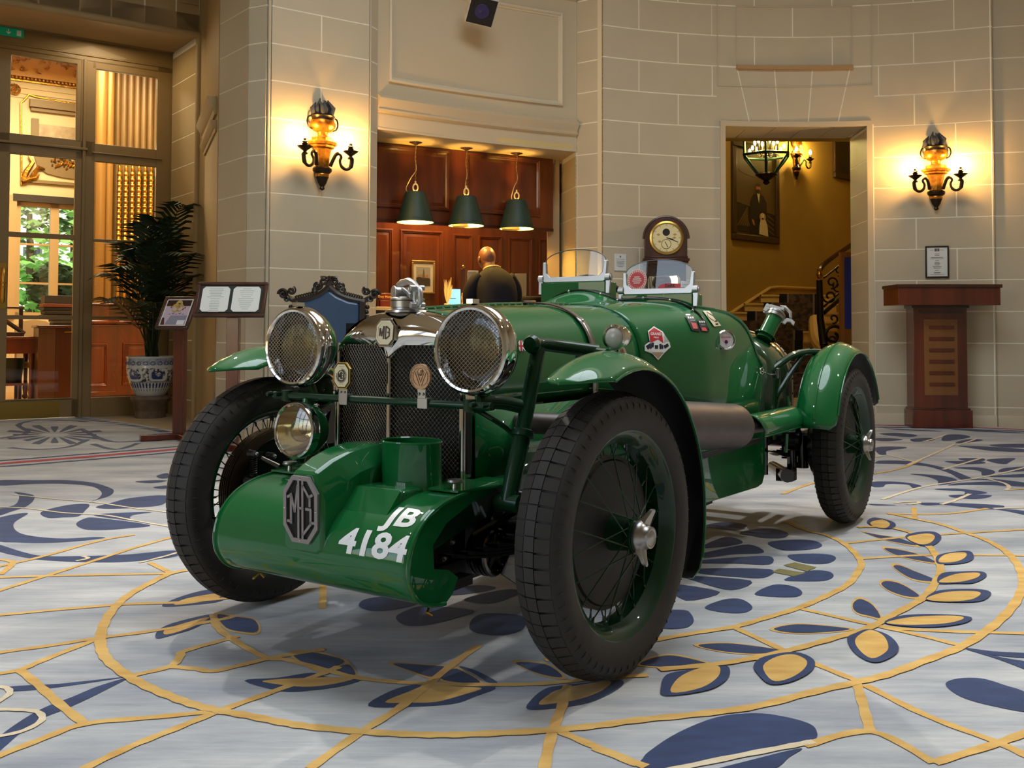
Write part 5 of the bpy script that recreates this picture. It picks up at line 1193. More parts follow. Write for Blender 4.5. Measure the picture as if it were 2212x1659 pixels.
# ------------------------------------------------------------------ seat, tank, filler
seat = MB()
rows = []
for i in range(21):
    u = i / 20 * 2 - 1; row = []
    for j in range(13):
        t = j / 12
        y = u * 0.405 * (1 - 0.10 * max(0, t - 0.55) ** 2 * 4)
        z = 0.52 + 0.375 * t - 0.16 * abs(u) ** 3.2 * t
        x = -1.93 + 0.05 * (1 - t) + 0.030 * math.sin(PI * t) + 0.03 * abs(math.sin(u * PI * 3)) - 0.015 * t
        row.append((x, y, z))
    rows.append(row)
seat.grid(rows); seat.tube([r[-1] for r in rows], 0.012, 8)
se = seat.build('seat_back', LEATHER, CAR, 60, solid=(0.03, -1))
sm = MB()
for u in (-0.66, -0.33, 0, 0.33, 0.66, 0.98):
    sm.tube([(-1.93 + 0.05 * (1 - t) + 0.030 * math.sin(PI * t) + 0.03 * abs(math.sin(u * PI * 3)) - 0.015 * t + 0.004, u * 0.405 * (1 - 0.10 * max(0, t - 0.55) ** 2 * 4), 0.52 + 0.375 * t - 0.16 * abs(u) ** 3.2 * t) for t in [k / 12 for k in range(13)]], 0.004, 6)
sm.build('seat_piping', LEATHER, se)
cu = MB(); cu.bx(-1.88, -1.42, -0.37, 0.37, 0.42, 0.55); cu.build('seat_cushion', LEATHER, CAR, bevel=0.03)
fl = MB(); fl.bx(-1.86, -0.92, -0.40, 0.40, 0.40, 0.42); fl.bx(-1.32, -1.30, -0.36, 0.36, 0.45, 0.95); fl.build('cockpit_floor', BLACK, CAR)
wh = MB(); Q = frame((-1.45, -0.195, 0.93), x=(0, 1, 0), y=(0.35, 0, 1)); wh.tube([Q @ V((0.19 * math.cos(2 * PI * i / 40), 0.19 * math.sin(2 * PI * i / 40), 0)) for i in range(40)], 0.012, 8, closed=True)
for i in range(4): wh.cyl(Q @ V((0, 0, 0)), Q @ V((0.19 * math.cos(PI / 4 + PI / 2 * i), 0.19 * math.sin(PI / 4 + PI / 2 * i), 0)), 0.006, n=8)
wh.cyl(Q @ V((0, 0, -0.02)), Q @ V((0, 0, 0.15)), 0.018, n=10); wh.build('steering_wheel', BLKGL, CAR)
tank = MB(); rows = []
for x, k in ((-1.955, 0.90), (-1.965, 0.97), (-1.99, 1.0), (-2.20, 1.0), (-2.27, 0.985), (-2.32, 0.93), (-2.345, 0.80), (-2.35, 0.5)):
    h = section(0.425 * k, 0.66 + 0.235 * k, 0.66, 0.66 - 0.20 * k, 2.5, 14)
    rows.append([(x, -y, z) for y, z in h] + [(x, y, z) for y, z in h[::-1][1:]])
tank.grid(rows)
tk = tank.build('fuel_tank', [mat('tank_green', (30, 62, 36), 0.22, 0, 0.8)], CAR, 50)
h = section(0.432, 0.902, 0.66, 0.46, 2.5, 14); A = [(-2.19, -y, z) for y, z in h] + [(-2.19, y, z) for y, z in h[::-1][1:]]
fgm = MB().grid([[(p[0] - 0.012, p[1], p[2]) for p in A], [(p[0] + 0.012, p[1], p[2]) for p in A]])
fgm.build('tank_flange', mat('flange_reflection', (158, 142, 112), 0.4, 0.5), tk, solid=(0.005, 1))  # beige is a reflection painted into the flange colour
rv = MB()
for p in A[2:-2]: rv.sph((-2.19, p[1] * 1.016, p[2] + 0.004), 0.005, 6, 4)
rv.build('rivets', IRON, tk, kind='stuff')
sb = MB(); sb.tube([(-1.86, 0.405, 0.705), (-1.93, 0.42, 0.69), (-1.98, 0.43, 0.69)], 0.004, 6); sb.box((-1.985, 0.437, 0.695), (0.03, 0.012, 0.045)); sb.build('tonneau_clasp', STEEL, CAR, bevel=0.002)
# leaning filler with its quick-release cap
for y in (0.325,):
    b0 = V((-2.13, y, 0.845)); dv = V((-0.062, 0.030, 0.098)).normalized(); L_ = 0.125
    fn = MB(); fn.cyl(b0, b0 + dv * L_, 0.036, n=24); fn.lathe([(0.05, -0.004), (0.05, 0.0), (0.037, 0.008)], axis_frame(b0 + dv * 0.018, dv), 24)
    fnk = fn.build('filler_neck', GREEN, CAR)
    Q = axis_frame(b0 + dv * L_, dv)
    cp = MB().lathe([(0.036, -0.006), (0.043, -0.004), (0.043, 0.010), (0.040, 0.012), (0.044, 0.014), (0.044, 0.022), (0.036, 0.028), (0.015, 0.031), (0, 0.032)], Q, 28)
    X = Q.to_3x3(); 
    # hinge, bail and lever over the cap, running roughly along the car's side
    fdir = (X.inverted() @ V((-0.35, 0.9, 0.0))); fdir.z = 0; fdir.normalize(); Qb = Q @ MX.Rotation(math.atan2(fdir.y, fdir.x), 4, 'Z')
    for yy in (-0.012, 0.012): cp.prism([(-0.060, 0.004), (-0.060, 0.030), (-0.040, 0.046), (0.018, 0.052), (0.030, 0.040), (0.010, 0.036), (-0.036, 0.034), (-0.044, 0.004)], 0.005, Qb @ T(0, yy, 0) @ RX(PI / 2))
    cp.cyl(Qb @ V((-0.052, -0.018, 0.036)), Qb @ V((-0.052, 0.018, 0.036)), 0.008, n=12); cp.cyl(Qb @ V((0.016, -0.02, 0.046)), Qb @ V((0.016, 0.02, 0.046)), 0.008, n=12)
    cp.tube([Qb @ V(p) for p in ((0.0, 0.0, 0.062), (0.02, 0, 0.068), (0.055, 0, 0.050), (0.068, 0, 0.024))], [0.005, 0.008, 0.009, 0.006], 8)
    cp.prism([(0.040, -0.002), (0.052, 0.016), (0.074, 0.020), (0.092, 0.012), (0.094, -0.006), (0.084, -0.002), (0.074, 0.006), (0.060, 0.000), (0.056, -0.016), (0.044, -0.016)], 0.010, Qb @ T(0, 0.005, 0) @ RX(PI / 2))
    cp.build('filler_cap', STEEL, CAR, label='silver quick-release filler cap')

# ------------------------------------------------------------------ exhaust
ex = MB()
ex.tube(smooth_path([(-0.13, 0.26, 0.612), (-0.15, 0.33, 0.612), (-0.24, 0.42, 0.604), (-0.45, 0.475, 0.588), (-0.8, 0.49, 0.555), (-1.3, 0.50, 0.518), (-1.7, 0.50, 0.503), (-2.04, 0.50, 0.498)], 5), 0.031, 16)
ex.lathe([(0.032, -0.006), (0.037, -0.006), (0.037, 0.006), (0.032, 0.006)], axis_frame((-1.36, 0.50, 0.515), (1, 0, -0.05)), 18)
ex.build('exhaust_pipe', EXH, CAR)
hs = MB(); rows = []
for i in range(25):
    t = i / 24; x = lerp(-0.62, -1.30, t); row = []
    zc, yc = lerp(0.575, 0.520, t), 0.49 + 0.01 * t
    cut = 0.0
    for j in range(17):
        a = math.radians(lerp(115, -75, j / 16)); xx = x
        if t > 0.7: 
            pass
        rr = 0.083 if t > 0.05 else 0.08
        row.append((xx + (0.05 * (1 - abs(j / 16 - 0.55) * 2) if i == 24 else (0.025 * (1 - abs(j / 16 - .55) * 2) if i == 23 else 0)) * -1 * 0.0, yc - 0.02 + rr * math.cos(a), zc + rr * math.sin(a) * (1.0 if a > 0 else 1.0)))
    rows.append(row)
hs.grid(rows)
for k in range(2): hs.sph((lerp(-0.95, -1.15, k), 0.552, lerp(0.55, 0.545, k)), (0.006, 0.004, 0.006), 8, 6)
hs.build('exhaust_shield', EXH, CAR, 60, solid=(0.004, 0), label='grey-brown exhaust heat shield')
gd = MB(); rows = []
for i in range(13):
    t = i / 12; x = lerp(-1.42, -2.02, t); row = []
    for j in range(15):
        a = math.radians(lerp(205, -25, j / 14)); r = 0.060
        if i == 12: r = 0.052
        row.append((x + (0.03 * (math.sin(a) - 0.4) if i < 2 else 0), 0.50 + r * math.cos(a), 0.496 + r * math.sin(a)))
    rows.append(row)
gd.grid(rows); g = gd.build('exhaust_guard', [GREEN, BLACK], CAR, 60, solid=(0.004, -1, 1))
ge = MB(); ge.tube(rows[0], 0.004, 6); ge.tube([r[-1] for r in rows], 0.004, 6); ge.tube([r[0] for r in rows], 0.004, 6); ge.tube([(-1.93, 0.50, 0.556), (-1.93, 0.495, 0.60)], 0.006, 8); ge.tube([(-1.90, 0.50, 0.44), (-1.90, 0.495, 0.36)], 0.008, 8); ge.build('guard_edge', GREEN, g)
# ------------------------------------------------------------------ radiator
RADZ0, RADZ1 = 0.45, 0.846
XC, XS, HWR = 0.131, 0.086, 0.222           # nose of the V, its sides, half width of the opening
rad = MB()
rad.bx(-0.02, 0.07, -0.225, 0.225, 0.43, 0.90)
rad.grid([[(XS - 0.006, -HWR, z), (XC - 0.008, 0, z), (XS - 0.006, HWR, z)] for z in (0.43, 0.86)])
radiator = rad.build('radiator_core', RADBLK, CAR, ang=None)
def vx(y): return XC + (XS - XC) * abs(y) / HWR
wire = MB(); pitch = 0.0125
for s in (1, -1):
    Lp = math.hypot(HWR, XC - XS); H_ = RADZ1 - RADZ0
    for fam in (1, -1):
        for k in range(-60, 110):
            c = k * pitch * 1.15                              # lines v = 1.12 * fam * u + c
            sl = 1.12 * fam; pts = []
            ulo, uhi = 0.0, Lp
            for lim in ((0 - c) / sl, (H_ - c) / sl): pts.append(lim)
            lo, hi = max(ulo, min(pts)), min(uhi, max(pts))
            if hi - lo < 0.004: continue
            def P(u): 
                y = s * HWR * u / Lp; return (vx(y) + 0.0005 * fam, y, RADZ0 + sl * u + c)
            wire.tube([P(lo), P(hi)], 0.0008, 4)
wire.build('radiator_mesh', mat('bright_wire', (178, 172, 164), 0.30, 1.0), radiator, kind='stuff', ang=None, label='diagonal silver wire mesh of the grille')
# chrome shell: a hood over the top with a front face, side columns and a centre bar
def hood_section(x, grow=0.0):
    h = section(0.236 + grow, 0.934 + grow, 0.76, 0.44, 2.7, 20)
    return [(x, -y, z) for y, z in h] + [(x, y, z) for y, z in h[::-1][1:]]
shell_m = MB().grid([hood_section(0.03), hood_section(0.075), hood_section(0.095, -0.006)])
# front face of the header tank, V shaped, with the dipped lower edge
rows = []
top = [p for p in hood_section(0.095, -0.006)]
n = 40
for i in range(n + 1):
    y = -0.229 + 0.458 * i / n; a = abs(y)
    h = [(yy, zz) for yy, zz in section(0.230, 0.928, 0.76, 0.44, 2.7, 60)]
    zt = 0.76 + 0.168 * (1 - min(a / 0.230, 0.9999) ** 2.7) ** (1 / 2.7)
    zb = 0.838 - 0.036 * max(0, 1 - a / 0.055) ** 1.6 - (0.0 if a < 0.19 else (a - 0.19) * 0.5)
    zb = min(zb, zt - 0.0005)
    row = []
    for j in range(13):
        t = j / 12; z = zb + (zt - zb) * t
        nose = max(0, 1 - a / 0.225)
        x = 0.096 + 0.046 * nose * (1 - 0.55 * t ** 2) + 0.010 * math.sin(PI * min(t * 1.2, 1)) - 0.012 * t ** 4
        row.append((x, y, z))
    rows.append(row)
shell_m.grid(rows)
shell_m.grid([[r[0] for r in rows], [(r[0][0] - 0.02, r[0][1], r[0][2] - 0.006) for r in rows]])
shl = shell_m.build('radiator_shell', CHROME, CAR, 50)
cb = MB()
cb.tube([(XC + 0.004, 0, 0.445), (XC + 0.004, 0, 0.80)], 0.0065, 10)
for s in (1, -1):
    cb.tube([(XS + 0.012, s * 0.229, 0.445), (XS + 0.012, s * 0.229, 0.842)], 0.0095, 12)
    cb.bx(0.03, XS + 0.012, s * 0.236 - 0.004, s * 0.236 + 0.004, 0.44, 0.80)
cb.tube([(XS + 0.010, -0.225, 0.445), (XC + 0.006, 0, 0.445), (XS + 0.010, 0.225, 0.445)], 0.008, 8)
cb.build('radiator_bars', CHROME, shl)
# octagon badge with letters on the nose
def octagon(w, h, cw, ch): return [(-w + cw, -h), (w - cw, -h), (w, -h + ch), (w, h - ch), (w - cw, h), (-w + cw, h), (-w, h - ch), (-w, -h + ch)]
def stroke(m, pts, t, M, h, mi=0, h0=0.0):
    for a, b in zip(pts, pts[1:]):
        d = V((b[0] - a[0], b[1] - a[1])); L_ = d.length; d /= L_; n_ = V((-d.y, d.x)) * t / 2; e = d * t * 0.30
        q = [(a[0] - e.x - n_.x, a[1] - e.y - n_.y), (b[0] + e.x - n_.x, b[1] + e.y - n_.y), (b[0] + e.x + n_.x, b[1] + e.y + n_.y), (a[0] - e.x + n_.x, a[1] - e.y + n_.y)]
        m.prism(q, h, M, mi, h0)
def ring(m, poly, k, h, M, mi=0, h0=0.0):
    inner = [(x * k[0], y * k[1]) for x, y in poly]
    n_ = len(poly)
    for i in range(n_):
        j = (i + 1) % n_; m.prism([poly[i], poly[j], inner[j], inner[i]], h, M, mi, h0)
def mg_letters(m, w, h, t, M, d, mi, h0):
    """the two tall letters of the octagon: M to the left, G to the right of a pair of uprights"""
    stroke(m, [(-0.86 * w, -0.40 * h), (-0.86 * w, 0.46 * h), (-0.80 * w, 0.50 * h), (-0.50 * w, -0.42 * h), (-0.22 * w, 0.74 * h), (-0.16 * w, 0.74 * h), (-0.16 * w, -0.78 * h)], t, M, d, mi, h0)
    stroke(m, [(0.80 * w, 0.18 * h), (0.80 * w, 0.44 * h), (0.30 * w, 0.76 * h), (0.18 * w, 0.76 * h), (0.18 * w, -0.76 * h), (0.34 * w, -0.76 * h), (0.82 * w, -0.46 * h), (0.82 * w, 0.02 * h), (0.50 * w, 0.02 * h)], t, M, d, mi, h0)
Q = frame((0.1475, 0.0, 0.872), x=(0, 1, 0), y=(-0.10, 0, 1)) @ MX.Diagonal((0.88, 0.88, 1, 1))
nb = MB(); nb.prism(octagon(0.040, 0.046, 0.019, 0.021), 0.010, Q, 0, -0.006)
nb.prism(octagon(0.037, 0.042, 0.0175, 0.019), 0.0015, Q, 1, 0.004)
ring(nb, octagon(0.034, 0.0385, 0.016, 0.0175), (0.82, 0.82), 0.0025, Q, 2, 0.005); nb.prism(octagon(0.0275, 0.0315, 0.013, 0.0145), 0.002, Q, 2, 0.0045)
mg_letters(nb, 0.0235, 0.025, 0.0045, Q, 0.0016, 1, 0.0062)
nb.build('octagon_badge', [CHROME, mat('brown_enamel', (66, 36, 22), 0.25, 0, 0.6), CREAM_E], shl, ang=30, label='brown and cream octagon badge')
# quick release radiator cap
Q = T(0.055, 0.0, 0.930) @ MX.Diagonal((1, 1, 0.66, 1))
cp = MB(); cp.lathe([(0.066, 0.0), (0.062, 0.010), (0.047, 0.014), (0.046, 0.022), (0.049, 0.024), (0.049, 0.050), (0.046, 0.053), (0.050, 0.055), (0.050, 0.062), (0.040, 0.070), (0.015, 0.074), (0, 0.075)], Q, 36)
capm = cp.build('radiator_cap', STEEL, CAR, label='polished quick-release radiator cap')
lv = MB(); R_ = Q @ MX.Rotation(math.radians(62), 4, 'Z')         # bail runs across the view
for yy in (-0.019, 0.011): lv.prism([(-0.066, 0.078), (-0.050, 0.088), (-0.020, 0.106), (0.002, 0.112), (0.040, 0.094), (0.056, 0.080), (0.060, 0.062), (0.046, 0.070), (0.030, 0.084), (-0.002, 0.094), (-0.030, 0.078)], 0.008, R_ @ T(0, yy, 0) @ RX(PI / 2) @ T(0, 0, -0.008))
lv.cyl(R_ @ V((-0.012, -0.036, 0.088)), R_ @ V((-0.012, 0.030, 0.088)), 0.017, n=18)
lv.cyl(R_ @ V((-0.012, -0.040, 0.088)), R_ @ V((-0.012, -0.034, 0.088)), 0.020, n=18)
lv.tube([R_ @ V(p) for p in ((-0.075, 0.0, 0.128), (-0.045, 0.0, 0.134), (0.010, 0, 0.138), (0.050, 0, 0.124), (0.074, 0, 0.108))], [0.006, 0.010, 0.011, 0.009, 0.006], 10)
lv.cyl(R_ @ V((0.068, -0.022, 0.104)), R_ @ V((0.068, 0.022, 0.104)), 0.009, n=12)
lv.tube([R_ @ V((0.075 + 0.020 * math.cos(a), 0.0, 0.068 + 0.038 * math.sin(a))) for a in [2 * PI * i / 20 for i in range(20)]], 0.008, 8, closed=True)
lv.cyl(R_ @ V((0.073, -0.022, 0.030)), R_ @ V((0.073, 0.022, 0.030)), 0.009, n=12); lv.cyl(R_ @ V((-0.066, -0.020, 0.080)), R_ @ V((-0.066, 0.020, 0.080)), 0.008, n=12)
lv.build('cap_lever', ALLOY, capm, bevel=0.0015)

# ------------------------------------------------------------------ lamps on the front
def headlamp(s):
    Q = frame((0.190, 0.318 if s > 0 else -0.326, 0.829), x=(0, s, 0), z=(1, s * 0.0, 0.02))
    e = empty('headlamp', (0, 0, 0), 0, CAR)
    b = MB().lathe([(0.117, -0.042), (0.114, -0.056), (0.106, -0.074), (0.092, -0.094), (0.072, -0.111), (0.046, -0.123), (0.020, -0.129), (0.0, -0.130)], Q, 48)
    b.cyl(Q @ V((0, 0, 0)) + V((-0.06, 0, -0.10)), V((0.12, s * 0.318, 0.675)), 0.020, 0.026, 16)
    b.build('lamp_bowl', GREEN, e)
    z = MB().lathe([(0.101, -0.006), (0.104, 0.002), (0.110, 0.004), (0.116, 0.0), (0.1185, -0.008), (0.117, -0.014), (0.1205, -0.020), (0.1215, -0.026), (0.119, -0.031), (0.1205, -0.038), (0.1195, -0.044), (0.117, -0.048), (0.100, -0.050), (0.1005, -0.006)], Q, 64)
    z.box((0.175, s * 0.318, 0.955), (0.03, 0.02, 0.012))
    zz = z.build('lamp_bezel', CHROME, e, label='chrome headlamp rim')
    MB().lathe([(0.100, -0.036), (0.085, -0.075), (0.055, -0.105), (0.02, -0.118), (0.0, -0.12)], Q, 40).build('reflector', mat('aged_reflector', (150, 132, 96), 0.16, 1.0), e)
    MB().lathe([(0.0, -0.108), (0.012, -0.10), (0.016, -0.075), (0.010, -0.062), (0, -0.060)], Q, 14).build('bulb', mat('bulb_glass', (210, 190, 130), 0.1), e)
    l = MB(); rows = []
    l.lathe([(0.0, -0.022), (0.03, -0.023), (0.06, -0.027), (0.085, -0.032), (0.100, -0.038)], Q, 40)
    for k in range(25):                                  # flutes of the lens
        y = -0.066 + 0.132 * k / 24; hh = math.sqrt(max(0.0, 0.068 ** 2 - y * y))
        if hh > 0.01: l.tube([Q @ V((-hh if False else y, -hh, -0.024 - 0.06 * (y * y + hh * hh))), Q @ V((y, 0, -0.020 - 0.04 * y * y)), Q @ V((y, hh, -0.024 - 0.06 * (y * y + hh * hh)))], 0.0022, 5)
    l.build('lens', glass_mat('fluted_lens', (222, 212, 178), 0.10, fac=0.16), e)
    w = MB(); R0 = 0.1025; p = 0.0088
    for fam in (1, -1):
        for k in range(-17, 18):
            c = k * p; 
            if abs(c) >= R0 - 0.003: continue
            hh = math.sqrt(R0 * R0 - c * c); a = math.radians(42 * fam)
            dx, dy = math.cos(a), math.sin(a); nx, ny = -dy, dx
            w.tube([Q @ V((nx * c - dx * hh, ny * c - dy * hh, 0.0004 * fam - 0.003)), Q @ V((nx * c + dx * hh, ny * c + dy * hh, 0.0004 * fam - 0.003))], 0.0009, 4)
    w.build('stone_guard', mat('bright_wire', (178, 172, 164), 0.30, 1.0), e, kind='stuff', ang=None, label='crossed wire stone guard over the lamp')
    return e
headlamp(1); headlamp(-1)
bar = MB()
bar.tube([(0.205, -0.385, 0.686), (0.205, 0.40, 0.686)], 0.0105, 12)
for s in (1, -1):
    bar.cyl((0.205, s * 0.330, 0.672), (0.205, s * 0.330, 0.702), 0.017, n=14); bar.bx(0.11, 0.205, s * 0.330 - 0.014, s * 0.330 + 0.014, 0.668, 0.684)
    for q in (0.0, 0.035): bar.cyl((0.215, s * (0.352 + q), 0.690), (0.232, s * (0.352 + q), 0.690), 0.008, 0.006, 8)
BAR = bar.build('badge_bar', GREEN_D, CAR)
# octagonal club badge and round one, clipped on the bar
Q = frame((0.222, -0.093, 0.752), x=(0, 1, 0), y=(0, 0, 1))
b = MB(); b.prism(octagon(0.0315, 0.0375, 0.016, 0.018), 0.006, Q, 0); b.prism(octagon(0.0285, 0.0345, 0.0145, 0.016), 0.001, Q, 1, 0.006); b.prism(octagon(0.0255, 0.0315, 0.013, 0.0145), 0.001, Q, 2, 0.0066)
for i in range(26):
    a = math.radians(-60 + 300 * i / 25 + 180 + 30)
    if -0.30 < math.cos(a) < 0.30 and math.sin(a) > 0: continue
    b.prism([(0.0150, -0.0011), (0.0205, -0.0004), (0.0205, 0.0012), (0.0150, 0.0011)], 0.0006, Q @ RZ(a + 0.25) , 3, 0.0076)
ring(b, octagon(0.0125, 0.0145, 0.006, 0.007), (0.82, 0.84), 0.0008, Q, 3, 0.0076); mg_letters(b, 0.0095, 0.0115, 0.0021, Q, 0.0008, 3, 0.0076)
for yy in (0.0245, -0.0235): b.bx(-0.010, 0.010, yy - 0.0007, yy + 0.0007, 0.0076, 0.0080, Q, 4)
b.build('club_badge', [BRASS, GREEN_D, CREAM_E, INK, TAN], BAR, ang=30, label='green and cream octagonal club badge')
c = MB(); c.prism([(-0.014, -0.044), (0.014, -0.044), (0.016, 0.004), (-0.016, 0.004)], 0.003, Q @ T(0, -0.038, -0.003)); c.bx(0.192, 0.220, -0.112, -0.080, 0.672, 0.700)
for x_ in (-0.007, 0.007): c.sph(Q @ V((x_, -0.046, 0.002)), 0.003, 8, 6)
c.build('badge_clip', STEEL, BAR, bevel=0.001)
Q = frame((0.222, 0.187, 0.757), x=(0, 1, 0), y=(0, 0, 1))
b = MB(); b.prism(disc(0.034, 36), 0.006, Q, 0); ring(b, disc(0.034, 36), (0.95, 0.95), 0.002, Q, 0, 0.006); ring(b, disc(0.0255, 36), (0.95, 0.95), 0.0018, Q, 0, 0.006)
for x0, y0, x1, y1 in ((-0.019, 0.012, -0.003, -0.024), (0.019, 0.012, 0.003, -0.024), (-0.012, 0.012, 0.0, -0.014), (0.012, 0.012, 0.0, -0.014)): stroke(b, [(x0, y0), (x1, y1)], 0.0022, Q, 0.002, 0, 0.006)
b.sph(Q @ V((0.001, 0.012, 0.004)), 0.0105, 14, 8)
for i in range(20):
    a = math.radians(-35 + 250 * i / 19); b.box((0, 0, 0), (0.0020, 0.0045, 0.0012), Q @ RZ(a) @ T(0.0295, 0, 0.0065))
b.build('round_badge', BRONZE, BAR, ang=30, label='bronze round badge with a V')
c = MB(); c.prism([(-0.013, -0.058), (0.013, -0.058), (0.014, -0.028), (-0.014, -0.028)], 0.003, Q @ T(0, 0, -0.002)); c.bx(0.192, 0.221, 0.171, 0.204, 0.672, 0.700)
for x_ in (-0.007, 0.007): c.sph(Q @ V((x_, -0.046, 0.002)), 0.004, 8, 6)
c.build('badge_clip', STEEL, BAR, bevel=0.001)
# spot lamp under the bar
Q = frame((0.255, -0.250, 0.592), x=(0, 1, 0), z=(1, 0.02, 0.03)); e = empty('spot_lamp', (0, 0, 0), 0, CAR)
sp = MB().lathe([(0.080, -0.020), (0.079, -0.040), (0.070, -0.070), (0.048, -0.095), (0.02, -0.107), (0, -0.108)], Q, 36); sp.cyl(Q @ V((0, 0.07, -0.045)), V((0.205, -0.250, 0.680)), 0.012, n=12)
sp.build('lamp_bowl', GREEN, e)
MB().lathe([(0.070, 0.002), (0.074, 0.006), (0.079, 0.003), (0.0815, -0.006), (0.0805, -0.014), (0.082, -0.022), (0.079, -0.028)], Q, 48).build('lamp_bezel', CHROME, e)
MB().lathe([(0.072, -0.004), (0.064, -0.035), (0.045, -0.062), (0.018, -0.078), (0, -0.08)], Q, 36).build('reflector', REFL, e)
MB().lathe([(0, -0.066), (0.012, -0.060), (0.014, -0.040), (0.008, -0.030), (0, -0.029)], Q, 14).build('bulb', mat('bulb_cap', (90, 80, 66), 0.4, 0.5), e)
MB().lathe([(0, 0.014), (0.03, 0.012), (0.055, 0.007), (0.0725, 0.001)], Q, 36).build('lens', glass_mat('spot_lens', (244, 238, 214), 0.04, fac=0.14), e)
# small horn with chrome rim to the side of the radiator
hn = MB(); Q = frame((0.10, -0.285, 0.700), x=(0, 1, 0), z=(1, -0.1, 0)); hn.lathe([(0.0, -0.05), (0.03, -0.05), (0.046, -0.02), (0.050, 0.0), (0.046, 0.006), (0.030, 0.002), (0.0, -0.004)], Q, 28); hn.sph((0.155, -0.262, 0.655), 0.010, 10, 8)
hn.build('horn', CHROME, CAR)
hb = MB(); hb.lathe([(0.0, 0.0), (0.062, 0.0), (0.064, 0.06), (0.0, 0.06)], frame((0.02, -0.285, 0.60), x=(0, 1, 0), z=(1, 0, 0)), 24); hb.tube(smooth_path([(0.06, -0.26, 0.66), (0.09, -0.30, 0.60), (0.05, -0.31, 0.50), (0.0, -0.30, 0.42)], 4), 0.006, 6); hb.build('horn_body', BLKGL, CAR)

# ------------------------------------------------------------------ blower cowling between the dumb irons
CP = smooth_path([(0.085, 0.474, 0), (0.17, 0.470, 0), (0.26, 0.463, 0), (0.335, 0.450, 0), (0.395, 0.424, 0), (0.440, 0.380, 0), (0.458, 0.330, 0), (0.454, 0.285, 0), (0.430, 0.247, 0), (0.395, 0.225, 0), (0.355, 0.213, 0), (0.315, 0.208, 0)], 5)
CL = [0.0]
for a, b in zip(CP, CP[1:]): CL.append(CL[-1] + (b - a).length)
def cowl_at(sarc):
    i = max(k for k in range(len(CL)) if CL[k] <= sarc + 1e-9); i = min(i, len(CL) - 2); t = (sarc - CL[i]) / (CL[i + 1] - CL[i])
    p = CP[i].lerp(CP[i + 1], t); d = (CP[i + 1] - CP[i]).normalized(); return p, V((d.y, -d.x, 0)) * -1     # point (x, z) and outward normal
YW = 0.338
def cowl_pt(y, sarc, off=0.0):
    p, n_ = cowl_at(sarc); return V((p.x + n_.x * off, y, p.y + n_.y * off))
if cowl_at(CL[-1] * 0.55)[1].x < 0:
    _old = cowl_at
    def cowl_at(sarc): p, n_ = _old(sarc); return p, -n_
cw = MB(); rows = []
ys = [-YW + 2 * YW * j / 30 for j in range(31)]
rows = [[(p.x, y, p.y) for y in ys] for p in CP]
cw.grid(rows)
# end plates
for s in (1, -1):
    poly = [(p.x, p.y) for p in CP] + [(0.285, 0.225), (0.262, 0.26), (0.30, 0.285), (0.36, 0.30), (0.365, 0.36), (0.31, 0.405), (0.2, 0.440), (0.09, 0.455)]
    cw.prism(poly, 0.004, frame((0, s * (YW - 0.004) + 0.002, 0), x=(1, 0, 0), y=(0, 0, 1)))
COWL = cw.build('blower_cowl', GREEN, CAR, 40, solid=(0.004, 0))
e = MB()
for s in (1, -1): e.tube([(p.x, s * YW, p.y) for p in CP], 0.0055, 8)
e.tube([(CP[-1].x, y, CP[-1].y) for y in ys], 0.005, 8)
e.build('cowl_edge', GREEN, COWL)
sc = MB()
for s in (1, -1):
    sc.tube([(0.330, s * 0.30, 0.200), (0.345, s * 0.305, 0.188), (0.338, s * 0.318, 0.182)], 0.004, 6); sc.tube([(0.330, s * 0.30, 0.200), (0.322, s * 0.29, 0.186)], 0.004, 6)
sc.build('split_pin', BRASS, COWL)
# the ridged bulge in the middle with the octagon on its nose
bu = MB(); rows = []
sect = lambda hw, z0, z1: [(-hw, z0), (-hw, lerp(z0, z1, 0.62)), (-hw * 0.52, z1), (hw * 0.52, z1), (hw, lerp(z0, z1, 0.62)), (hw, z0)]
for x, hw, z0, z1 in ((0.463, 0.068, 0.330, 0.520), (0.452, 0.070, 0.330, 0.524), (0.40, 0.074, 0.38, 0.548), (0.34, 0.079, 0.42, 0.566), (0.27, 0.084, 0.44, 0.574), (0.20, 0.088, 0.45, 0.572), (0.135, 0.090, 0.45, 0.566)):
    rows.append([(x, y, z) for y, z in sect(hw, z0, z1)])
bu.grid(rows); bu.f.append(tuple(range(6))); bu.mi.append(0)
bu.prism([(-0.068, 0.330), (-0.068, 0.448), (-0.036, 0.52), (0.036, 0.52), (0.068, 0.448), (0.068, 0.33), (0.05, 0.318), (-0.05, 0.318)], 0.06, frame((0.405, 0, 0), x=(0, 1, 0), y=(0, 0, 1)))
bulge = bu.build('cowl_bulge', GREEN, COWL, 30, bevel=0.008)
Q = frame((0.466, 0.0, 0.427), x=(0, 1, 0), y=(0.02, 0, 1)); oc = octagon(0.060, 0.0835, 0.031, 0.040)
og = MB(); ring(og, oc, (0.82, 0.87), 0.008, Q, 0); og.prism([(x * 0.985, y * 0.985) for x, y in oc], 0.003, Q, 1, -0.001)
W_, H_ = 0.0475, 0.0705
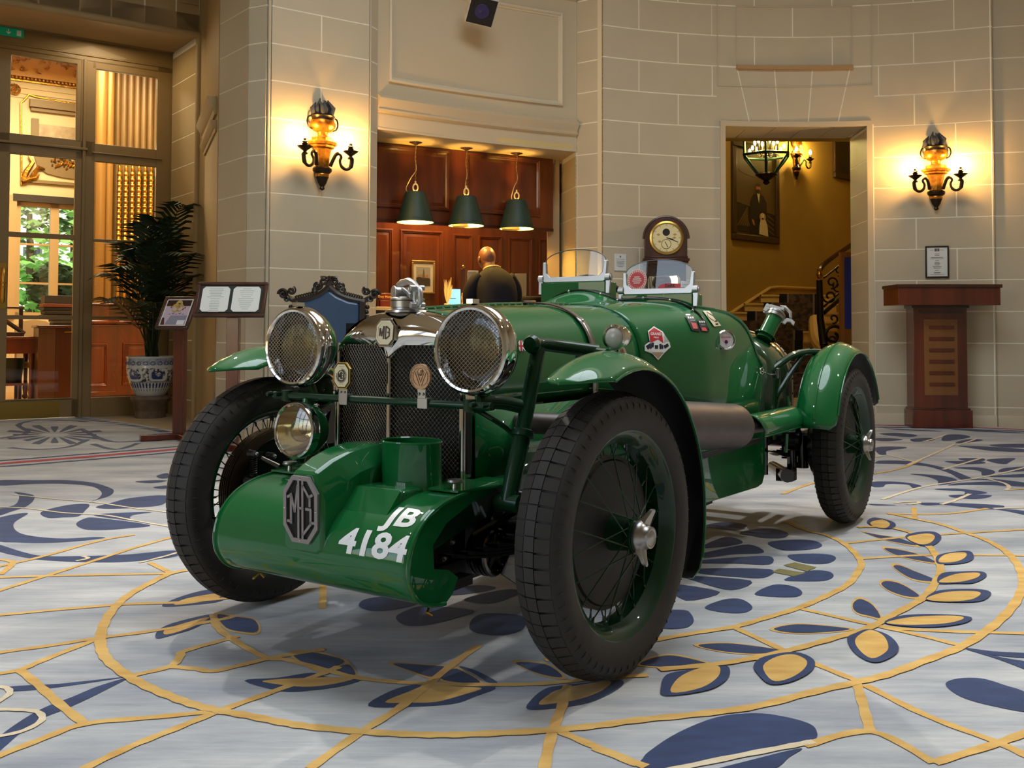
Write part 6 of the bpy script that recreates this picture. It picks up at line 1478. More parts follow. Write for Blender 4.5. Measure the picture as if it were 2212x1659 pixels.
for pts in ([(-0.15 * W_, H_), (-0.15 * W_, -H_)], [(0.15 * W_, H_), (0.15 * W_, -H_)], [(-0.15 * W_, 0.05 * H_), (0.15 * W_, 0.05 * H_)],
            [(-0.70 * W_, 0.48 * H_), (-0.70 * W_, -0.52 * H_)], [(-0.70 * W_, 0.52 * H_), (-0.42 * W_, -0.10 * H_), (-0.20 * W_, 0.84 * H_)], [(-0.96 * W_, 0.40 * H_), (-0.70 * W_, 0.48 * H_)], [(-0.96 * W_, -0.46 * H_), (-0.70 * W_, -0.46 * H_)],
            [(0.15 * W_, 0.86 * H_), (0.68 * W_, 0.42 * H_), (0.68 * W_, 0.16 * H_)], [(0.40 * W_, 0.04 * H_), (0.74 * W_, 0.04 * H_), (0.74 * W_, -0.48 * H_), (0.18 * W_, -0.88 * H_)], [(0.74 * W_, -0.42 * H_), (0.97 * W_, -0.42 * H_)], [(0.62 * W_, 0.48 * H_), (0.86 * W_, 0.56 * H_)]):
    stroke(og, pts, 0.0068, Q, 0.007, 0)
for x_, y_ in ((0, 0.077), (0, -0.077), (0.0545, 0), (-0.0545, 0)): og.sph(Q @ V((x_, y_, 0.008)), 0.003, 8, 6, mi=2)
og.build('octagon_grille', [mat('cast_grey', (138, 132, 132), 0.45, 0.7), RADBLK, CHROME], bulge, ang=30, label='grey cast octagon grille with tall letters')
# carburettor cover box and oval intake tower
bx_ = MB(); bx_.bx(0.24, 0.352, 0.055, 0.225, 0.42, 0.478); bx_.grid([[(0.352, 0.055, 0.478), (0.352, 0.225, 0.478)], [(0.398, 0.060, 0.425), (0.398, 0.220, 0.425)]]); bx_.grid([[(0.352, 0.055, 0.478), (0.398, 0.060, 0.425)], [(0.352, 0.055, 0.38), (0.398, 0.060, 0.38)]]); bx_.grid([[(0.352, 0.225, 0.478), (0.398, 0.220, 0.425)], [(0.352, 0.225, 0.38), (0.398, 0.220, 0.38)]]); bx_.grid([[(0.398, 0.060, 0.425), (0.398, 0.220, 0.425)], [(0.398, 0.060, 0.37), (0.398, 0.220, 0.37)]])
bx_.build('cover_box', GREEN, COWL, 30, bevel=0.010)
tw = MB(); Q = T(0.222, 0.155, 0.44) @ MX.Diagonal((0.80, 1.0, 1, 1))
tw.lathe([(0.088, -0.02), (0.090, 0.0), (0.0865, 0.012), (0.0865, 0.142), (0.089, 0.145), (0.087, 0.149), (0.083, 0.146), (0.081, 0.03), (0.0, 0.03)], Q, 40)
tower = tw.build('intake_tower', GREEN, COWL, 40)
# filler wing nut and breather on the deck, deck carried back beside the radiator
kn = MB(); kn.cyl((0.225, 0.300, 0.462), (0.225, 0.300, 0.488), 0.010, 0.007, 12); kn.lathe([(0.0, 0), (0.020, 0.0), (0.022, 0.004), (0.020, 0.009), (0.0, 0.010)], T(0.225, 0.300, 0.488), 20)
kn.cyl((0.225, -0.295, 0.462), (0.225, -0.295, 0.488), 0.010, 0.007, 12); kn.lathe([(0.0, 0), (0.020, 0.0), (0.022, 0.004), (0.020, 0.009), (0.0, 0.010)], T(0.225, -0.295, 0.488), 20)
kn.build('deck_screw', STEEL, COWL)
for s in (1, -1):
    dk = MB(); dk.prism([(0.10, 0.24), (0.26, 0.24), (0.26, 0.335), (0.115, 0.372), (0.02, 0.352), (0.02, 0.252), (0.08, 0.252)] if s > 0 else [(0.10, -0.24), (0.26, -0.24), (0.26, -0.335), (0.115, -0.372), (0.02, -0.352), (0.02, -0.252), (0.08, -0.252)], 0.005, T(0, 0, 0.470))
    dk.build('cowl_deck', GREEN, COWL)

# ------------------------------------------------------------------ numbers painted on the cowl
def on_cowl(txt, size, yc, sc_, bold, sx=1.0, spacing=1.0, lean=0.0):
    vs, fs = text_mesh(txt, size, bold=bold, spacing=spacing)
    bm = bmesh.new(); V_ = [bm.verts.new((x * sx + lean * y, y, 0)) for x, y, z in vs]
    for f in fs:
        try: bm.faces.new([V_[i] for i in f])
        except ValueError: pass
    bmesh.ops.remove_doubles(bm, verts=bm.verts, dist=1e-6)
    y0 = -size
    while y0 < size:
        bmesh.ops.bisect_plane(bm, geom=bm.verts[:] + bm.edges[:] + bm.faces[:], plane_co=(0, y0, 0), plane_no=(0, 1, 0)); y0 += size / 14
    me = MB(); bm.verts.index_update()
    me.add([cowl_pt(yc + v.co.x, sc_ - v.co.y, 0.0032) for v in bm.verts], [tuple(v.index for v in f.verts) for f in bm.faces]); bm.free()
    return me
num = on_cowl('JB', 0.084, 0.272, 0.320, 0.0026, 1.26, lean=0.05); n2 = on_cowl('4184', 0.084, 0.223, 0.403, 0.0026, 1.26, lean=0.05)
num.add(n2.v, n2.f); num.build('number_lettering', WHITE, COWL, ang=None, label='white painted numbers JB 4184', recalc=False)

# ------------------------------------------------------------------ front dampers with their star-faced adjusters
for s in (1, -1):
    dm = MB(); c0 = V((0.098, s * 0.300, 0.292)); ax_ = V((0, s, 0))
    for k in range(4): dm.cyl(c0 + ax_ * (0.012 * k - 0.01), c0 + ax_ * (0.012 * k - 0.002), 0.064 - 0.001 * (k % 2), n=32)
    dm.cyl(c0 - ax_ * 0.02, c0 + ax_ * 0.036, 0.054, n=24)
    dm.lathe([(0.050, 0.036), (0.062, 0.036), (0.064, 0.040), (0.060, 0.045), (0.050, 0.044)], frame(c0, x=(1, 0, 0), z=ax_), 36)
    for a_, b_, w_ in ((c0 + ax_ * 0.0 + V((0.02, 0, 0.05)), V((0.020, s * 0.40, 0.42)), 0.016),):
        for q in (-0.018, 0.0, 0.018): dm.tube([a_ + V((q * 1.6, 0, 0)), b_ + V((q * 0.3, 0, 0))], [0.008, 0.008], 6)
        dm.prism([(0.055, 0.335), (0.150, 0.320), (0.030, 0.43), (0.008, 0.425)], 0.008, frame((0, s * 0.318, 0), x=(1, 0, 0), y=(0, 0, 1)))
    dm.cyl((0.012, s * 0.36, 0.425), (0.012, s * 0.45, 0.425), 0.022, n=16); dm.tube([(0.09, s * 0.30, 0.27), (-0.05, s * 0.36, 0.24)], 0.012, 8)
    dm.prism([(0.10, 0.24), (0.02, 0.32), (-0.12, 0.25), (-0.02, 0.17)], 0.006, frame((0, s * 0.36, 0), x=(1, 0, 0), y=(0, 0, 1)))
    dmo = dm.build('friction_damper', BLKGL, CAR)
    st = MB(); P = []
    for i in range(10):
        a = PI / 2 + 2 * PI * i / 10; r = 0.050 if i % 2 == 0 else 0.017; P.append((r * math.cos(a), r * math.sin(a)))
    Q = frame(c0 + ax_ * 0.037, x=(1, 0, 0) if s < 0 else (-1, 0, 0), z=ax_); st.prism(P, 0.004, Q); st.cyl(Q @ V((0, 0, 0)), Q @ V((0, 0, 0.018)), 0.012, n=6); st.sph(Q @ V((0, 0, 0.020)), 0.008, 10, 6)
    st.build('star_adjuster', mat('star_grey', (88, 86, 80), 0.4, 0.6), dmo)
    tk_ = MB()
    for i in range(12): tk_.box((0, 0, 0), (0.006, 0.0018, 0.001), Q @ RZ(2 * PI * i / 12 + 0.2) @ T(0.051, 0, 0.0035))
    tk_.build('dial_marks', WHITE, dmo)
bl = MB()                                            # supercharger and pipes inside the cowl, seen from its open end
bl.cyl((0.24, -0.24, 0.33), (0.24, 0.24, 0.33), 0.075, n=24); bl.cyl((0.24, 0.24, 0.33), (0.24, 0.27, 0.33), 0.05, n=18); bl.bx(0.12, 0.30, -0.2, 0.26, 0.225, 0.27)
bl.cyl((0.30, 0.22, 0.255), (0.30, 0.315, 0.255), 0.012, n=8); bl.cyl((0.26, 0.26, 0.24), (0.28, 0.325, 0.236), 0.016, n=6); bl.bx(0.18, 0.30, 0.285, 0.325, 0.225, 0.25)
bl.build('supercharger', IRON, CAR)
bt = MB()
for x_, z_ in ((0.27, 0.345), (0.20, 0.365), (0.215, 0.335), (0.25, 0.30)): bt.cyl((x_, 0.262, z_), (x_, 0.285, z_), 0.010, n=6); bt.sph((x_, 0.287, z_), 0.007, 8, 6)
bt.build('bolts', STEEL, CAR)

# ------------------------------------------------------------------ stickers on the scuttle side
dg = bpy.context.evaluated_depsgraph_get()
def surf_tree(objs):
    vs, fs = [], []
    for o in objs:
        off = len(vs); vs += [CARM @ v.co for v in o.data.vertices]; fs += [tuple(i + off for i in p.vertices) for p in o.data.polygons]
    return BVHTree.FromPolygons(vs, fs)
TREE = surf_tree([body, bonnet])
def drape(m, poly, mi, off=0.0012, step=3.0):
    """lay a flat shape (outline given where it lies on the body side) onto the curved panel"""
    bm = bmesh.new(); vv = [bm.verts.new((x, y, 0)) for x, y in poly]; bm.faces.new(vv); bmesh.ops.triangulate(bm, faces=bm.faces)
    x0, x1 = min(p[0] for p in poly), max(p[0] for p in poly); y0, y1 = min(p[1] for p in poly), max(p[1] for p in poly)
    for ax_, lo, hi in ((0, x0, x1), (1, y0, y1)):
        q = lo + step
        while q < hi:
            co = (q, 0, 0) if ax_ == 0 else (0, q, 0); no = (1, 0, 0) if ax_ == 0 else (0, 1, 0)
            bmesh.ops.bisect_plane(bm, geom=bm.verts[:] + bm.edges[:] + bm.faces[:], plane_co=co, plane_no=no); q += step
    bm.verts.index_update(); P = []
    for v in bm.verts:
        r_ = ray(v.co.x, v.co.y).normalized(); loc, nor, idx, dist = TREE.ray_cast(CAM, r_)
        if loc is None: bm.free(); return
        if nor.dot(r_) > 0: nor = -nor
        P.append(CARI @ (loc + nor * (off + 0.003)))
    m.add(P, [tuple(v.index for v in f.verts) for f in bm.faces], mi); bm.free()
gp = MB()
drape(gp, [(1411, 706), (1430, 717), (1433, 743), (1445, 740), (1447, 750), (1431, 760), (1433, 763), (1420, 778), (1407, 764), (1408, 759), (1391, 758), (1391, 746), (1399, 740), (1402, 740), (1398, 716)], 0)
drape(gp, [(1411, 709), (1428, 719), (1431, 742), (1420, 734), (1403, 741), (1400, 718)], 1, 0.0016)
drape(gp, [(1406, 761), (1431, 761), (1430, 764), (1420, 775), (1409, 765)], 2, 0.0016)
for q in ([(1393, 748), (1402, 742), (1405, 748), (1398, 756)], [(1406, 740), (1411, 741), (1410, 751), (1406, 750)], [(1422, 744), (1427, 743), (1427, 754), (1423, 755)], [(1431, 747), (1441, 742), (1443, 748), (1434, 754)], [(1412, 746), (1420, 746), (1419, 754), (1413, 754)]): drape(gp, q, 3, 0.0018)
for q in ([(1400, 744), (1405, 741), (1407, 752), (1402, 755)], [(1427, 746), (1430, 744), (1431, 753), (1428, 755)]): drape(gp, q, 4, 0.002)
def letters(m, txt, size, cx, cy, mi, off, slope=0.0, sx=1.0):
    vs, fs = text_mesh(txt, size, bold=size * 0.02); P = []
    for x, y, z in vs:
        r_ = ray(cx + x * sx, cy - y + slope * x).normalized(); loc, nor, idx, dist = TREE.ray_cast(CAM, r_)
        if loc is None: return
        if nor.dot(r_) > 0: nor = -nor
        P.append(CARI @ (loc + nor * (off + 0.003)))
    m.add(P, fs, mi)
letters(gp, 'GRAND', 8.5, 1415, 722.5, 0, 0.0022, 0.03, 0.78); letters(gp, 'PRIX', 5, 1415.5, 730, 0, 0.0022, 0.03, 1.1)
gp.build('shield_sticker', [WHITE, RED, TAN, INK, NAVY], body, ang=None, recalc=False, label='red white and tan Grand Prix shield sticker')
tk2 = MB()
for ox, oy in ((0, 0), (25.5, 9)):
    w = 0.95 if ox else 1
    drape(tk2, [(1479.5 + ox, 683 + oy), (1497 + ox * 0.97, 684 + oy), (1513 + ox, 718 + oy), (1493 + ox, 714 + oy)] if not ox else [(1505, 692), (1522, 692.5), (1531, 718), (1513, 716)], 0)
    if not ox:
        drape(tk2, [(1491, 698), (1502, 699), (1506, 711), (1496, 711)], 1, 0.0017)
        for k in range(3): drape(tk2, [(1484 + k * 4.5, 685.5), (1487 + k * 4.5, 685.5), (1488 + k * 4.5, 689.5), (1485 + k * 4.5, 689.5)], 2, 0.0017)
        drape(tk2, [(1489, 692.5), (1499, 693), (1500, 694.5), (1490, 694)], 3, 0.0017)
    else:
        drape(tk2, [(1513, 708), (1522, 708), (1526, 716), (1515, 715)], 1, 0.0017)
        for k in range(3): drape(tk2, [(1508 + k * 4.5, 694.5), (1511 + k * 4.5, 694.5), (1512 + k * 4.5, 698), (1509 + k * 4.5, 698)], 2, 0.0017)
        drape(tk2, [(1512, 702), (1521, 702.5), (1522, 704), (1513, 703.5)], 3, 0.0017)
tk2.build('event_sticker', [INK, PINK, WHITE, mat('grey_print', (150, 150, 155), 0.5)], body, ang=None, recalc=False, label='two overlapping black and red event stickers')
bs = MB(); drape(bs, [(1517, 673), (1531, 673), (1556, 704), (1541, 706)], 0)
for q in ([(1525, 675), (1540, 683), (1547, 693), (1546, 694.5), (1538.5, 684.5), (1524.5, 676)], [(1525, 675), (1528, 685), (1540, 693.5), (1540, 695), (1526.5, 686)], [(1541, 694), (1547, 693), (1548, 696), (1542, 696.5)], [(1543, 700), (1549, 699), (1549.5, 703), (1544.5, 703.5)]): drape(bs, q, 1, 0.0017)
bs.build('balloon_sticker', [CREAM_E, INK], body, ang=None, recalc=False, label='cream sticker with a balloon outline')
# union flag on the bonnet side
uf = MB(); F0 = (1113, 737); 
def fq(poly, mi, off): drape(uf, [(F0[0] + x * 20, F0[1] + y * 22) for x, y in poly], mi, off)
fq([(0, 0), (0.92, 0), (1, 1), (0.05, 1)], 0, 0.0012)
for a in ([(0, 0.04), (0.12, 0), (1, 0.9), (0.95, 1)], [(0.85, 0), (0.98, 0.12), (0.15, 1), (0.03, 0.9)]): fq(a, 1, 0.0015)
fq([(0.30, 0), (0.64, 0), (0.68, 1), (0.34, 1)], 1, 0.0017); fq([(0, 0.34), (0.98, 0.34), (0.98, 0.68), (0, 0.68)], 1, 0.0017)
fq([(0.38, 0), (0.56, 0), (0.60, 1), (0.42, 1)], 2, 0.0019); fq([(0, 0.42), (0.98, 0.42), (0.98, 0.60), (0, 0.60)], 2, 0.0019)
uf.build('flag_sticker', [NAVY, WHITE, RED], bonnet, ang=None, recalc=False, label='small British flag sticker')
# round lamp let into the scuttle side
hit = TREE.ray_cast(CAM, ray(1561, 735).normalized()); loc, nor = hit[0], hit[1]
if nor.dot(ray(1561, 735)) > 0: nor = -nor
ln = CARI.to_3x3() @ nor; lc = CARI @ loc
dirn = (ln + V((0.9, 0, 0.1))).normalized(); Q = axis_frame(lc + ln * 0.012, dirn)
rl = MB().lathe([(0.030, -0.05), (0.036, -0.02), (0.0385, -0.004), (0.0385, 0.006), (0.034, 0.010), (0.031, 0.006)], Q, 32)
lamp_o = rl.build('badge_holder', CHROME, CAR)
fc = MB(); fc.prism(disc(0.031, 28), 0.001, Q, 0, 0.004); fc.prism([(-0.016, 0.018), (0.016, 0.018), (0.018, 0.0), (0.0, -0.022), (-0.018, 0.0)], 0.0006, Q, 1, 0.005); fc.prism([(-0.020, 0.008), (0.020, 0.008), (0.020, 0.013), (-0.020, 0.013)], 0.0004, Q, 2, 0.0056); fc.prism(disc(0.007, 12), 0.0004, Q @ T(0, -0.008, 0), 3, 0.0056)
fc.build('badge_face', [mat('dial_white', (214, 212, 210), 0.35), mat('pale_pink', (216, 170, 172), 0.5), mat('grey_print', (150, 150, 155), 0.5), NAVY], lamp_o, ang=None)
# ================================================================== THE CARPET
CARPET = mat('grey_blue_pile', (206, 206, 204), 0.95, sheen=0.2, noise=(1.6, (158, 162, 170), 1.5, (1.0, 3.2, 1)), bump=(900, 0.25))
_nt = CARPET.node_tree                                  # a second, finer streak over the broad clouding
_b = _nt.nodes['Principled BSDF']; _lk = _b.inputs['Base Color'].links[0]; _src = _lk.from_socket
_n = _nt.nodes.new('ShaderNodeTexNoise'); _n.inputs['Scale'].default_value = 9; _n.inputs['Detail'].default_value = 6; _n.inputs['Roughness'].default_value = 0.7
_tc = _nt.nodes.new('ShaderNodeTexCoord'); _mp = _nt.nodes.new('ShaderNodeMapping'); _mp.inputs['Scale'].default_value = (0.55, 5.0, 1); _mp.inputs['Rotation'].default_value = (0, 0, 0.25)
_nt.links.new(_tc.outputs['Object'], _mp.inputs[0]); _nt.links.new(_mp.outputs[0], _n.inputs['Vector'])
_mx = _nt.nodes.new('ShaderNodeMixRGB'); _mx.blend_type = 'MULTIPLY'; _mx.inputs[0].default_value = 0.55
_rp = _nt.nodes.new('ShaderNodeValToRGB'); _rp.color_ramp.elements[0].position = 0.30; _rp.color_ramp.elements[0].color = (0.52, 0.55, 0.62, 1); _rp.color_ramp.elements[1].position = 0.62
_nt.links.new(_n.outputs['Fac'], _rp.inputs[0]); _nt.links.new(_src, _mx.inputs[1]); _nt.links.new(_rp.outputs[0], _mx.inputs[2]); _nt.links.new(_mx.outputs[0], _b.inputs['Base Color'])
def pile(name, c1, c2): return mat(name, c1, 0.95, sheen=0.15, noise=(7, c2, 1.4, (1, 3, 1)), bump=(900, 0.25))
BLUE = pile('blue_pile', (40, 62, 106), (26, 44, 84)); GOLD = pile('gold_pile', (226, 184, 104), (202, 154, 74)); PALE = pile('pale_pile', (228, 212, 182), (214, 194, 158)); REDP = pile('red_pile', (196, 30, 62), (170, 22, 50))
CZ = 0.0030
cp = [(4.95, 8.80), (4.35, 9.07), (3.55, 9.32), (2.7, 9.38), (1.9, 9.30), (0.9, 9.02), (-0.1, 8.55), (-1.15, 7.98), (-1.9, 7.52), (-2.35, 7.85)] + [tuple(floor_pt(*p).xy) for p in ((375, 931), (300, 917), (180, 899), (90, 898), (0, 905), (-160, 915))] + [(-5.6, 7.0), (-5.5, 3.0), (-4.4, -0.8), (-2.0, -3.2), (0.8, -4.2), (4.0, -3.4), (6.0, -1.0), (6.7, 2.5), (6.2, 6.2), (5.3, 8.3)]
RUG = tag(MB().prism(cp, CZ).build('carpet', CARPET, ang=None), 'pale grey-blue carpet with navy and gold leaf pattern covering the floor', 'carpet')
_lc = [0]
def layer(i):
    _lc[0] += 1; return CZ + 0.0004 + 0.00035 * i + (_lc[0] % 30) * 0.00001
def leaf(name, px, m, i, smooth=True, tip=False):
    P = [floor_pt(*p) for p in px]
    if smooth: P = smooth_path(P, 4, True)
    z = layer(i); b = MB(); vs = [(p.x, p.y, z) for p in P]; b.add(vs, [tuple(range(len(vs)))]); 
    o = b.build(name, m, RUG, ang=None, recalc=False)
    if o.data.polygons[0].normal.z < 0: o.data.flip_normals()
    return o
def band(name, px, w, m, i):
    Q0 = [floor_pt(*p) for p in px]; Q1 = [Q0[0]]
    for p in Q0[1:]:
        if (p - Q1[-1]).length > 0.03: Q1.append(p)
    P = smooth_path(Q1, 6); rows = []; z = layer(i)
    for k, p in enumerate(P):
        t = (P[min(k + 1, len(P) - 1)] - P[max(k - 1, 0)]); t.z = 0; t.normalize(); n_ = V((-t.y, t.x, 0)); ww = w * (1 + 0.12 * math.sin(k * 1.7)); rows.append([(p.x + n_.x * ww / 2, p.y + n_.y * ww / 2, z), (p.x - n_.x * ww / 2, p.y - n_.y * ww / 2, z)])
    o = MB().grid(rows).build(name, m, RUG, ang=None, recalc=False)
    if o.data.polygons[0].normal.z < 0: o.data.flip_normals()
    return o
def A(*c): return [(0.4695 * x, 880 + 0.4695 * y) for x, y in zip(c[::2], c[1::2])]
def B(*c): return [(600 + 0.36166 * x, 1180 + 0.36166 * y) for x, y in zip(c[::2], c[1::2])]
def C_(*c): return [(1300 + 0.41229 * x, 1100 + 0.41229 * y) for x, y in zip(c[::2], c[1::2])]
def D_(*c): return [(1700 + 0.24105 * x, 900 + 0.24105 * y) for x, y in zip(c[::2], c[1::2])]
# the two gold rings
band('gold_ring', A(860,755, 780,772, 690,815, 600,865, 530,925, 480,1000, 462,1070, 470,1130, 505,1180, 590,1245, 680,1295, 800,1345, 900,1380, 1010,1405, 1150,1430, 1300,1460, 1430,1480) + B(200,1095, 500,1120, 750,1135, 1000,1140, 1300,1130, 1650,1110, 1900,1085) + C_(0,1150, 200,1115, 500,1085, 800,1045, 1100,970, 1340,915, 1500,875, 1700,800, 1890,725, 2050,620, 2150,520, 2200,430, 2205,370, 2180,300, 2120,230, 2020,170, 1910,130, 1780,85, 1640,55, 1500,25), 0.030, GOLD, 6)
band('gold_ring', C_(-300,800, 0,748, 300,690, 500,655, 690,625, 850,580, 1030,525, 1180,460, 1290,400, 1345,330, 1360,290, 1330,240, 1260,180, 1170,140, 1085,120, 960,70), 0.026, GOLD, 6)
band('gold_ring', A(980,960, 1000,1020, 1080,1080, 1180,1140, 1250,1165) + B(60,690, 270,745, 500,800, 850,830, 1250,838, 1600,830, 1900,800, 2212,780), 0.022, GOLD, 5)
for px in (A(-40,965, 530,915, 800,905, 950,893, 1080,880), A(-40,1140, 250,1100, 440,1070, 740,1030, 980,990, 1090,965), A(-40,1238, 90,1215, 200,1170, 440,1075), A(90,1215, 170,1280, 270,1370, 390,1465), A(-40,1625, 180,1540, 390,1465, 700,1435, 1010,1405), A(380,1675, 600,1570, 800,1490, 1010,1405, 1230,1325, 1490,1230, 1560,1200),
           A(590,1245, 780,1200, 830,1150, 845,1130, 1000,1085, 1100,1060), A(780,1200, 900,1210, 1000,1218, 1250,1160, 1491,1120), A(-40,790, 250,780, 780,770), A(-40,860, 150,800, 450,705, 620,650, 800,600), A(-40,745, 200,690, 450,620, 620,590), A(690,720, 740,745, 780,765), A(0,705, 60,720, 0,775),
           B(190,1340, 500,1120, 750,960, 1000,750, 1200,600), B(1590,1340, 1640,1120, 1700,960, 1730,840), B(1690,1120, 1900,1210, 2200,1330), B(270,230, 270,300, 265,380),
           C_(690,625, 960,750, 1120,820, 1330,905), C_(1030,525, 1400,610, 1650,665, 1890,725), C_(1335,920, 1370,1040, 1405,1170), C_(1380,930, 1700,1090, 2080,1235, 2260,1315), C_(1060,1250, 1410,1175, 1740,1340, 1780,1370), C_(1740,1340, 2080,1235, 2260,1165), C_(-40,1260, 190,1350), C_(1265,185, 1600,150, 1900,130, 2260,108), C_(1360,265, 1750,245, 2260,250), C_(1640,50, 1635,-5), C_(2080,1235, 2240,1310), C_(1400,610, 1650,640, 2260,660)):
    band('gold_line', px, 0.024, GOLD, 4)
# stem of the laurel
band('gold_stem', C_(300,850, 575,825, 800,790, 1000,745, 1200,690, 1400,630, 1530,560, 1680,475, 1750,390, 1775,320, 1745,240, 1690,180, 1620,130, 1500,100, 1430,98, 1340,100), 0.028, GOLD, 8)
def outline(px, k, dx=0, dy=0):
    cx = sum(p[0] for p in px) / len(px); cy = sum(p[1] for p in px) / len(px); return [(cx + (x - cx) * k + dx, cy + (y - cy) * (k + 0.10)) for x, y in px]
for q in ((900,635, 1000,612, 1130,615, 1300,635, 1170,652, 1000,655), (505,720, 650,710, 800,725, 940,750, 800,765, 620,750), (200,815, 300,780, 400,778, 575,825, 450,838, 250,830), (1315,520, 1325,490, 1360,478, 1420,510, 1460,575, 1400,565, 1340,550), (1465,400, 1490,383, 1560,395, 1640,440, 1660,465, 1590,462, 1510,435), (1530,310, 1560,300, 1650,335, 1735,370, 1730,385, 1620,368), (1480,210, 1560,218, 1680,248, 1750,285, 1640,270, 1540,245), (1375,127, 1450,140, 1560,158, 1650,195, 1500,170)):
    leaf('leaf_border', outline(C_(*q), 1.13), GOLD, 2); leaf('blue_leaf', C_(*q), BLUE, 3)
for bq, gq in (((1285,690, 1330,660, 1400,640, 1500,670, 1555,730, 1530,780, 1430,815, 1330,770), (1330,690, 1400,645, 1470,670, 1500,720, 1490,760, 1415,795, 1345,745)), ((795,830, 850,785, 1010,760, 1110,800, 1100,860, 1000,915, 885,930, 820,880), (845,835, 920,785, 1010,775, 1075,810, 1050,860, 970,905, 890,910)), ((310,940, 340,880, 450,855, 600,835, 665,840, 660,900, 560,960, 335,990), (365,975, 400,900, 500,850, 610,835, 610,890, 520,950)),
               ((1480,605, 1560,570, 1700,560, 1860,565, 1940,580, 1890,610, 1750,628, 1600,625), (1490,605, 1640,575, 1850,570, 1895,585, 1800,610, 1600,618)), ((1700,485, 1750,440, 1860,428, 1990,430, 2040,450, 1990,490, 1850,497), (1700,480, 1800,445, 1950,440, 1985,455, 1930,485, 1800,495)), ((1760,395, 1780,345, 1880,335, 1990,335, 2015,360, 1950,395, 1850,398), (1765,390, 1850,350, 1970,342, 1970,365, 1880,390)), ((1755,290, 1760,250, 1850,230, 1930,228, 1948,265, 1900,290, 1800,298), (1765,285, 1800,245, 1900,235, 1905,260, 1850,285)), ((1590,150, 1650,128, 1740,125, 1780,155, 1740,195, 1660,195), (1600,155, 1700,135, 1745,150, 1720,185, 1660,190)), ((1390,70, 1430,50, 1520,70, 1540,95, 1500,110, 1420,95), (1410,75, 1470,62, 1510,85, 1480,108, 1420,95))):
    leaf('leaf_border', C_(*bq), BLUE, 9); leaf('gold_leaf', C_(*gq), GOLD, 10)
for bq, gq in (((540,965, 650,885, 800,838, 1000,830, 1300,850, 1180,905, 1050,950, 800,968), (640,942, 780,880, 900,840, 1100,850, 1220,860, 1100,900, 950,940, 800,945)), ((1495,985, 1520,920, 1600,860, 1700,840, 1900,820, 2050,810, 2050,850, 1900,930, 1720,970), (1560,955, 1600,910, 1700,860, 1980,815, 1940,870, 1800,925, 1650,950)), ((-200,812, 0,795, 200,765, 300,790, 500,800, 400,840, 200,870, 20,875), (-90,820, 0,805, 150,798, 460,792, 350,830, 150,850))):
    leaf('leaf_border', B(*bq), BLUE, 2); leaf('gold_leaf', B(*gq), GOLD, 3)
for q in ((90,655, 170,640, 300,660, 400,700, 270,745, 170,715), (330,745, 420,715, 465,775, 400,770), (690,710, 900,720, 1010,735, 930,790, 800,755), (975,800, 1050,740, 1130,770, 1210,825, 1100,825), (1420,705, 1600,715, 1700,790, 1560,770)):
    leaf('leaf_border', outline(B(*q), 1.18), GOLD, 1); leaf('blue_leaf', B(*q), BLUE, 2)
leaf('blue_leaf', B(1080,725, 1180,750, 1310,820, 1260,825, 1170,770), BLUE, 2)
for q in ((485,365, 520,325, 650,310, 850,340, 700,385, 560,395), (705,435, 760,395, 880,365, 1170,390, 1050,440, 880,480, 760,480), (1145,495, 1170,435, 1260,408, 1460,425, 1470,500, 1350,540, 1200,530), (975,265, 1200,240, 1300,260, 1050,300), (1110,325, 1300,275, 1420,265, 1420,300, 1260,350), (1560,560, 1700,480, 1850,470, 1800,540)):
    leaf('petal', B(*q), BLUE, 2)
for bq, gq in (((745,920, 820,880, 950,845, 1050,850, 1020,895, 880,915), (800,913, 860,885, 1000,862, 1000,885, 880,908)), ((720,1070, 725,1035, 790,1000, 950,960, 990,965, 900,1020, 790,1055), (755,1050, 770,1025, 900,985, 965,972, 900,1010, 800,1045))):
    leaf('leaf_border', A(*bq), BLUE, 2); leaf('gold_leaf', A(*gq), GOLD, 3)
leaf('leaf_border', outline(A(1000,960, 1080,970, 1160,980, 1188,1010, 1180,1040, 1120,1040, 1040,1020), 1.12), GOLD, 2); leaf('blue_leaf', A(1000,960, 1080,970, 1160,980, 1188,1010, 1180,1040, 1120,1040, 1040,1020), BLUE, 3)
# petals of the flower under the car
for q in ((720,130, 800,110, 900,108, 975,130, 950,155, 850,155, 790,145), (520,205, 650,150, 740,178, 650,200), (480,252, 600,220, 770,190, 850,232, 700,240, 560,258), (480,278, 700,258, 880,252, 880,295, 700,290, 530,288), (480,318, 880,320, 850,365, 700,360, 520,342), (440,355, 780,380, 680,430, 500,385), (360,400, 620,440, 440,485), (870,180, 1000,165, 1110,170, 1155,195, 1100,215, 950,220), (980,245, 1110,238, 1200,245, 1227,265, 1180,290, 1080,290, 1000,270), (955,375, 1080,330, 1180,330, 1215,355, 1170,380, 1050,383), (800,450, 900,402, 1000,410, 1050,440, 1020,465, 900,465), (540,520, 640,480, 730,478, 790,520, 740,550, 620,545), (300,545, 430,535, 470,560, 480,600, 430,630, 300,625), (540,95, 640,72, 760,88, 700,115)):
    leaf('petal', C_(*q), BLUE, 3)
leaf('olive_patch', C_(890,335, 930,318, 1070,340, 1005,358), mat('olive_pile', (120, 112, 66), 0.9), 4, False); leaf('olive_patch', C_(950,300, 1010,285, 1125,310, 1075,333), mat('olive_pile', (120, 112, 66), 0.9), 4, False)
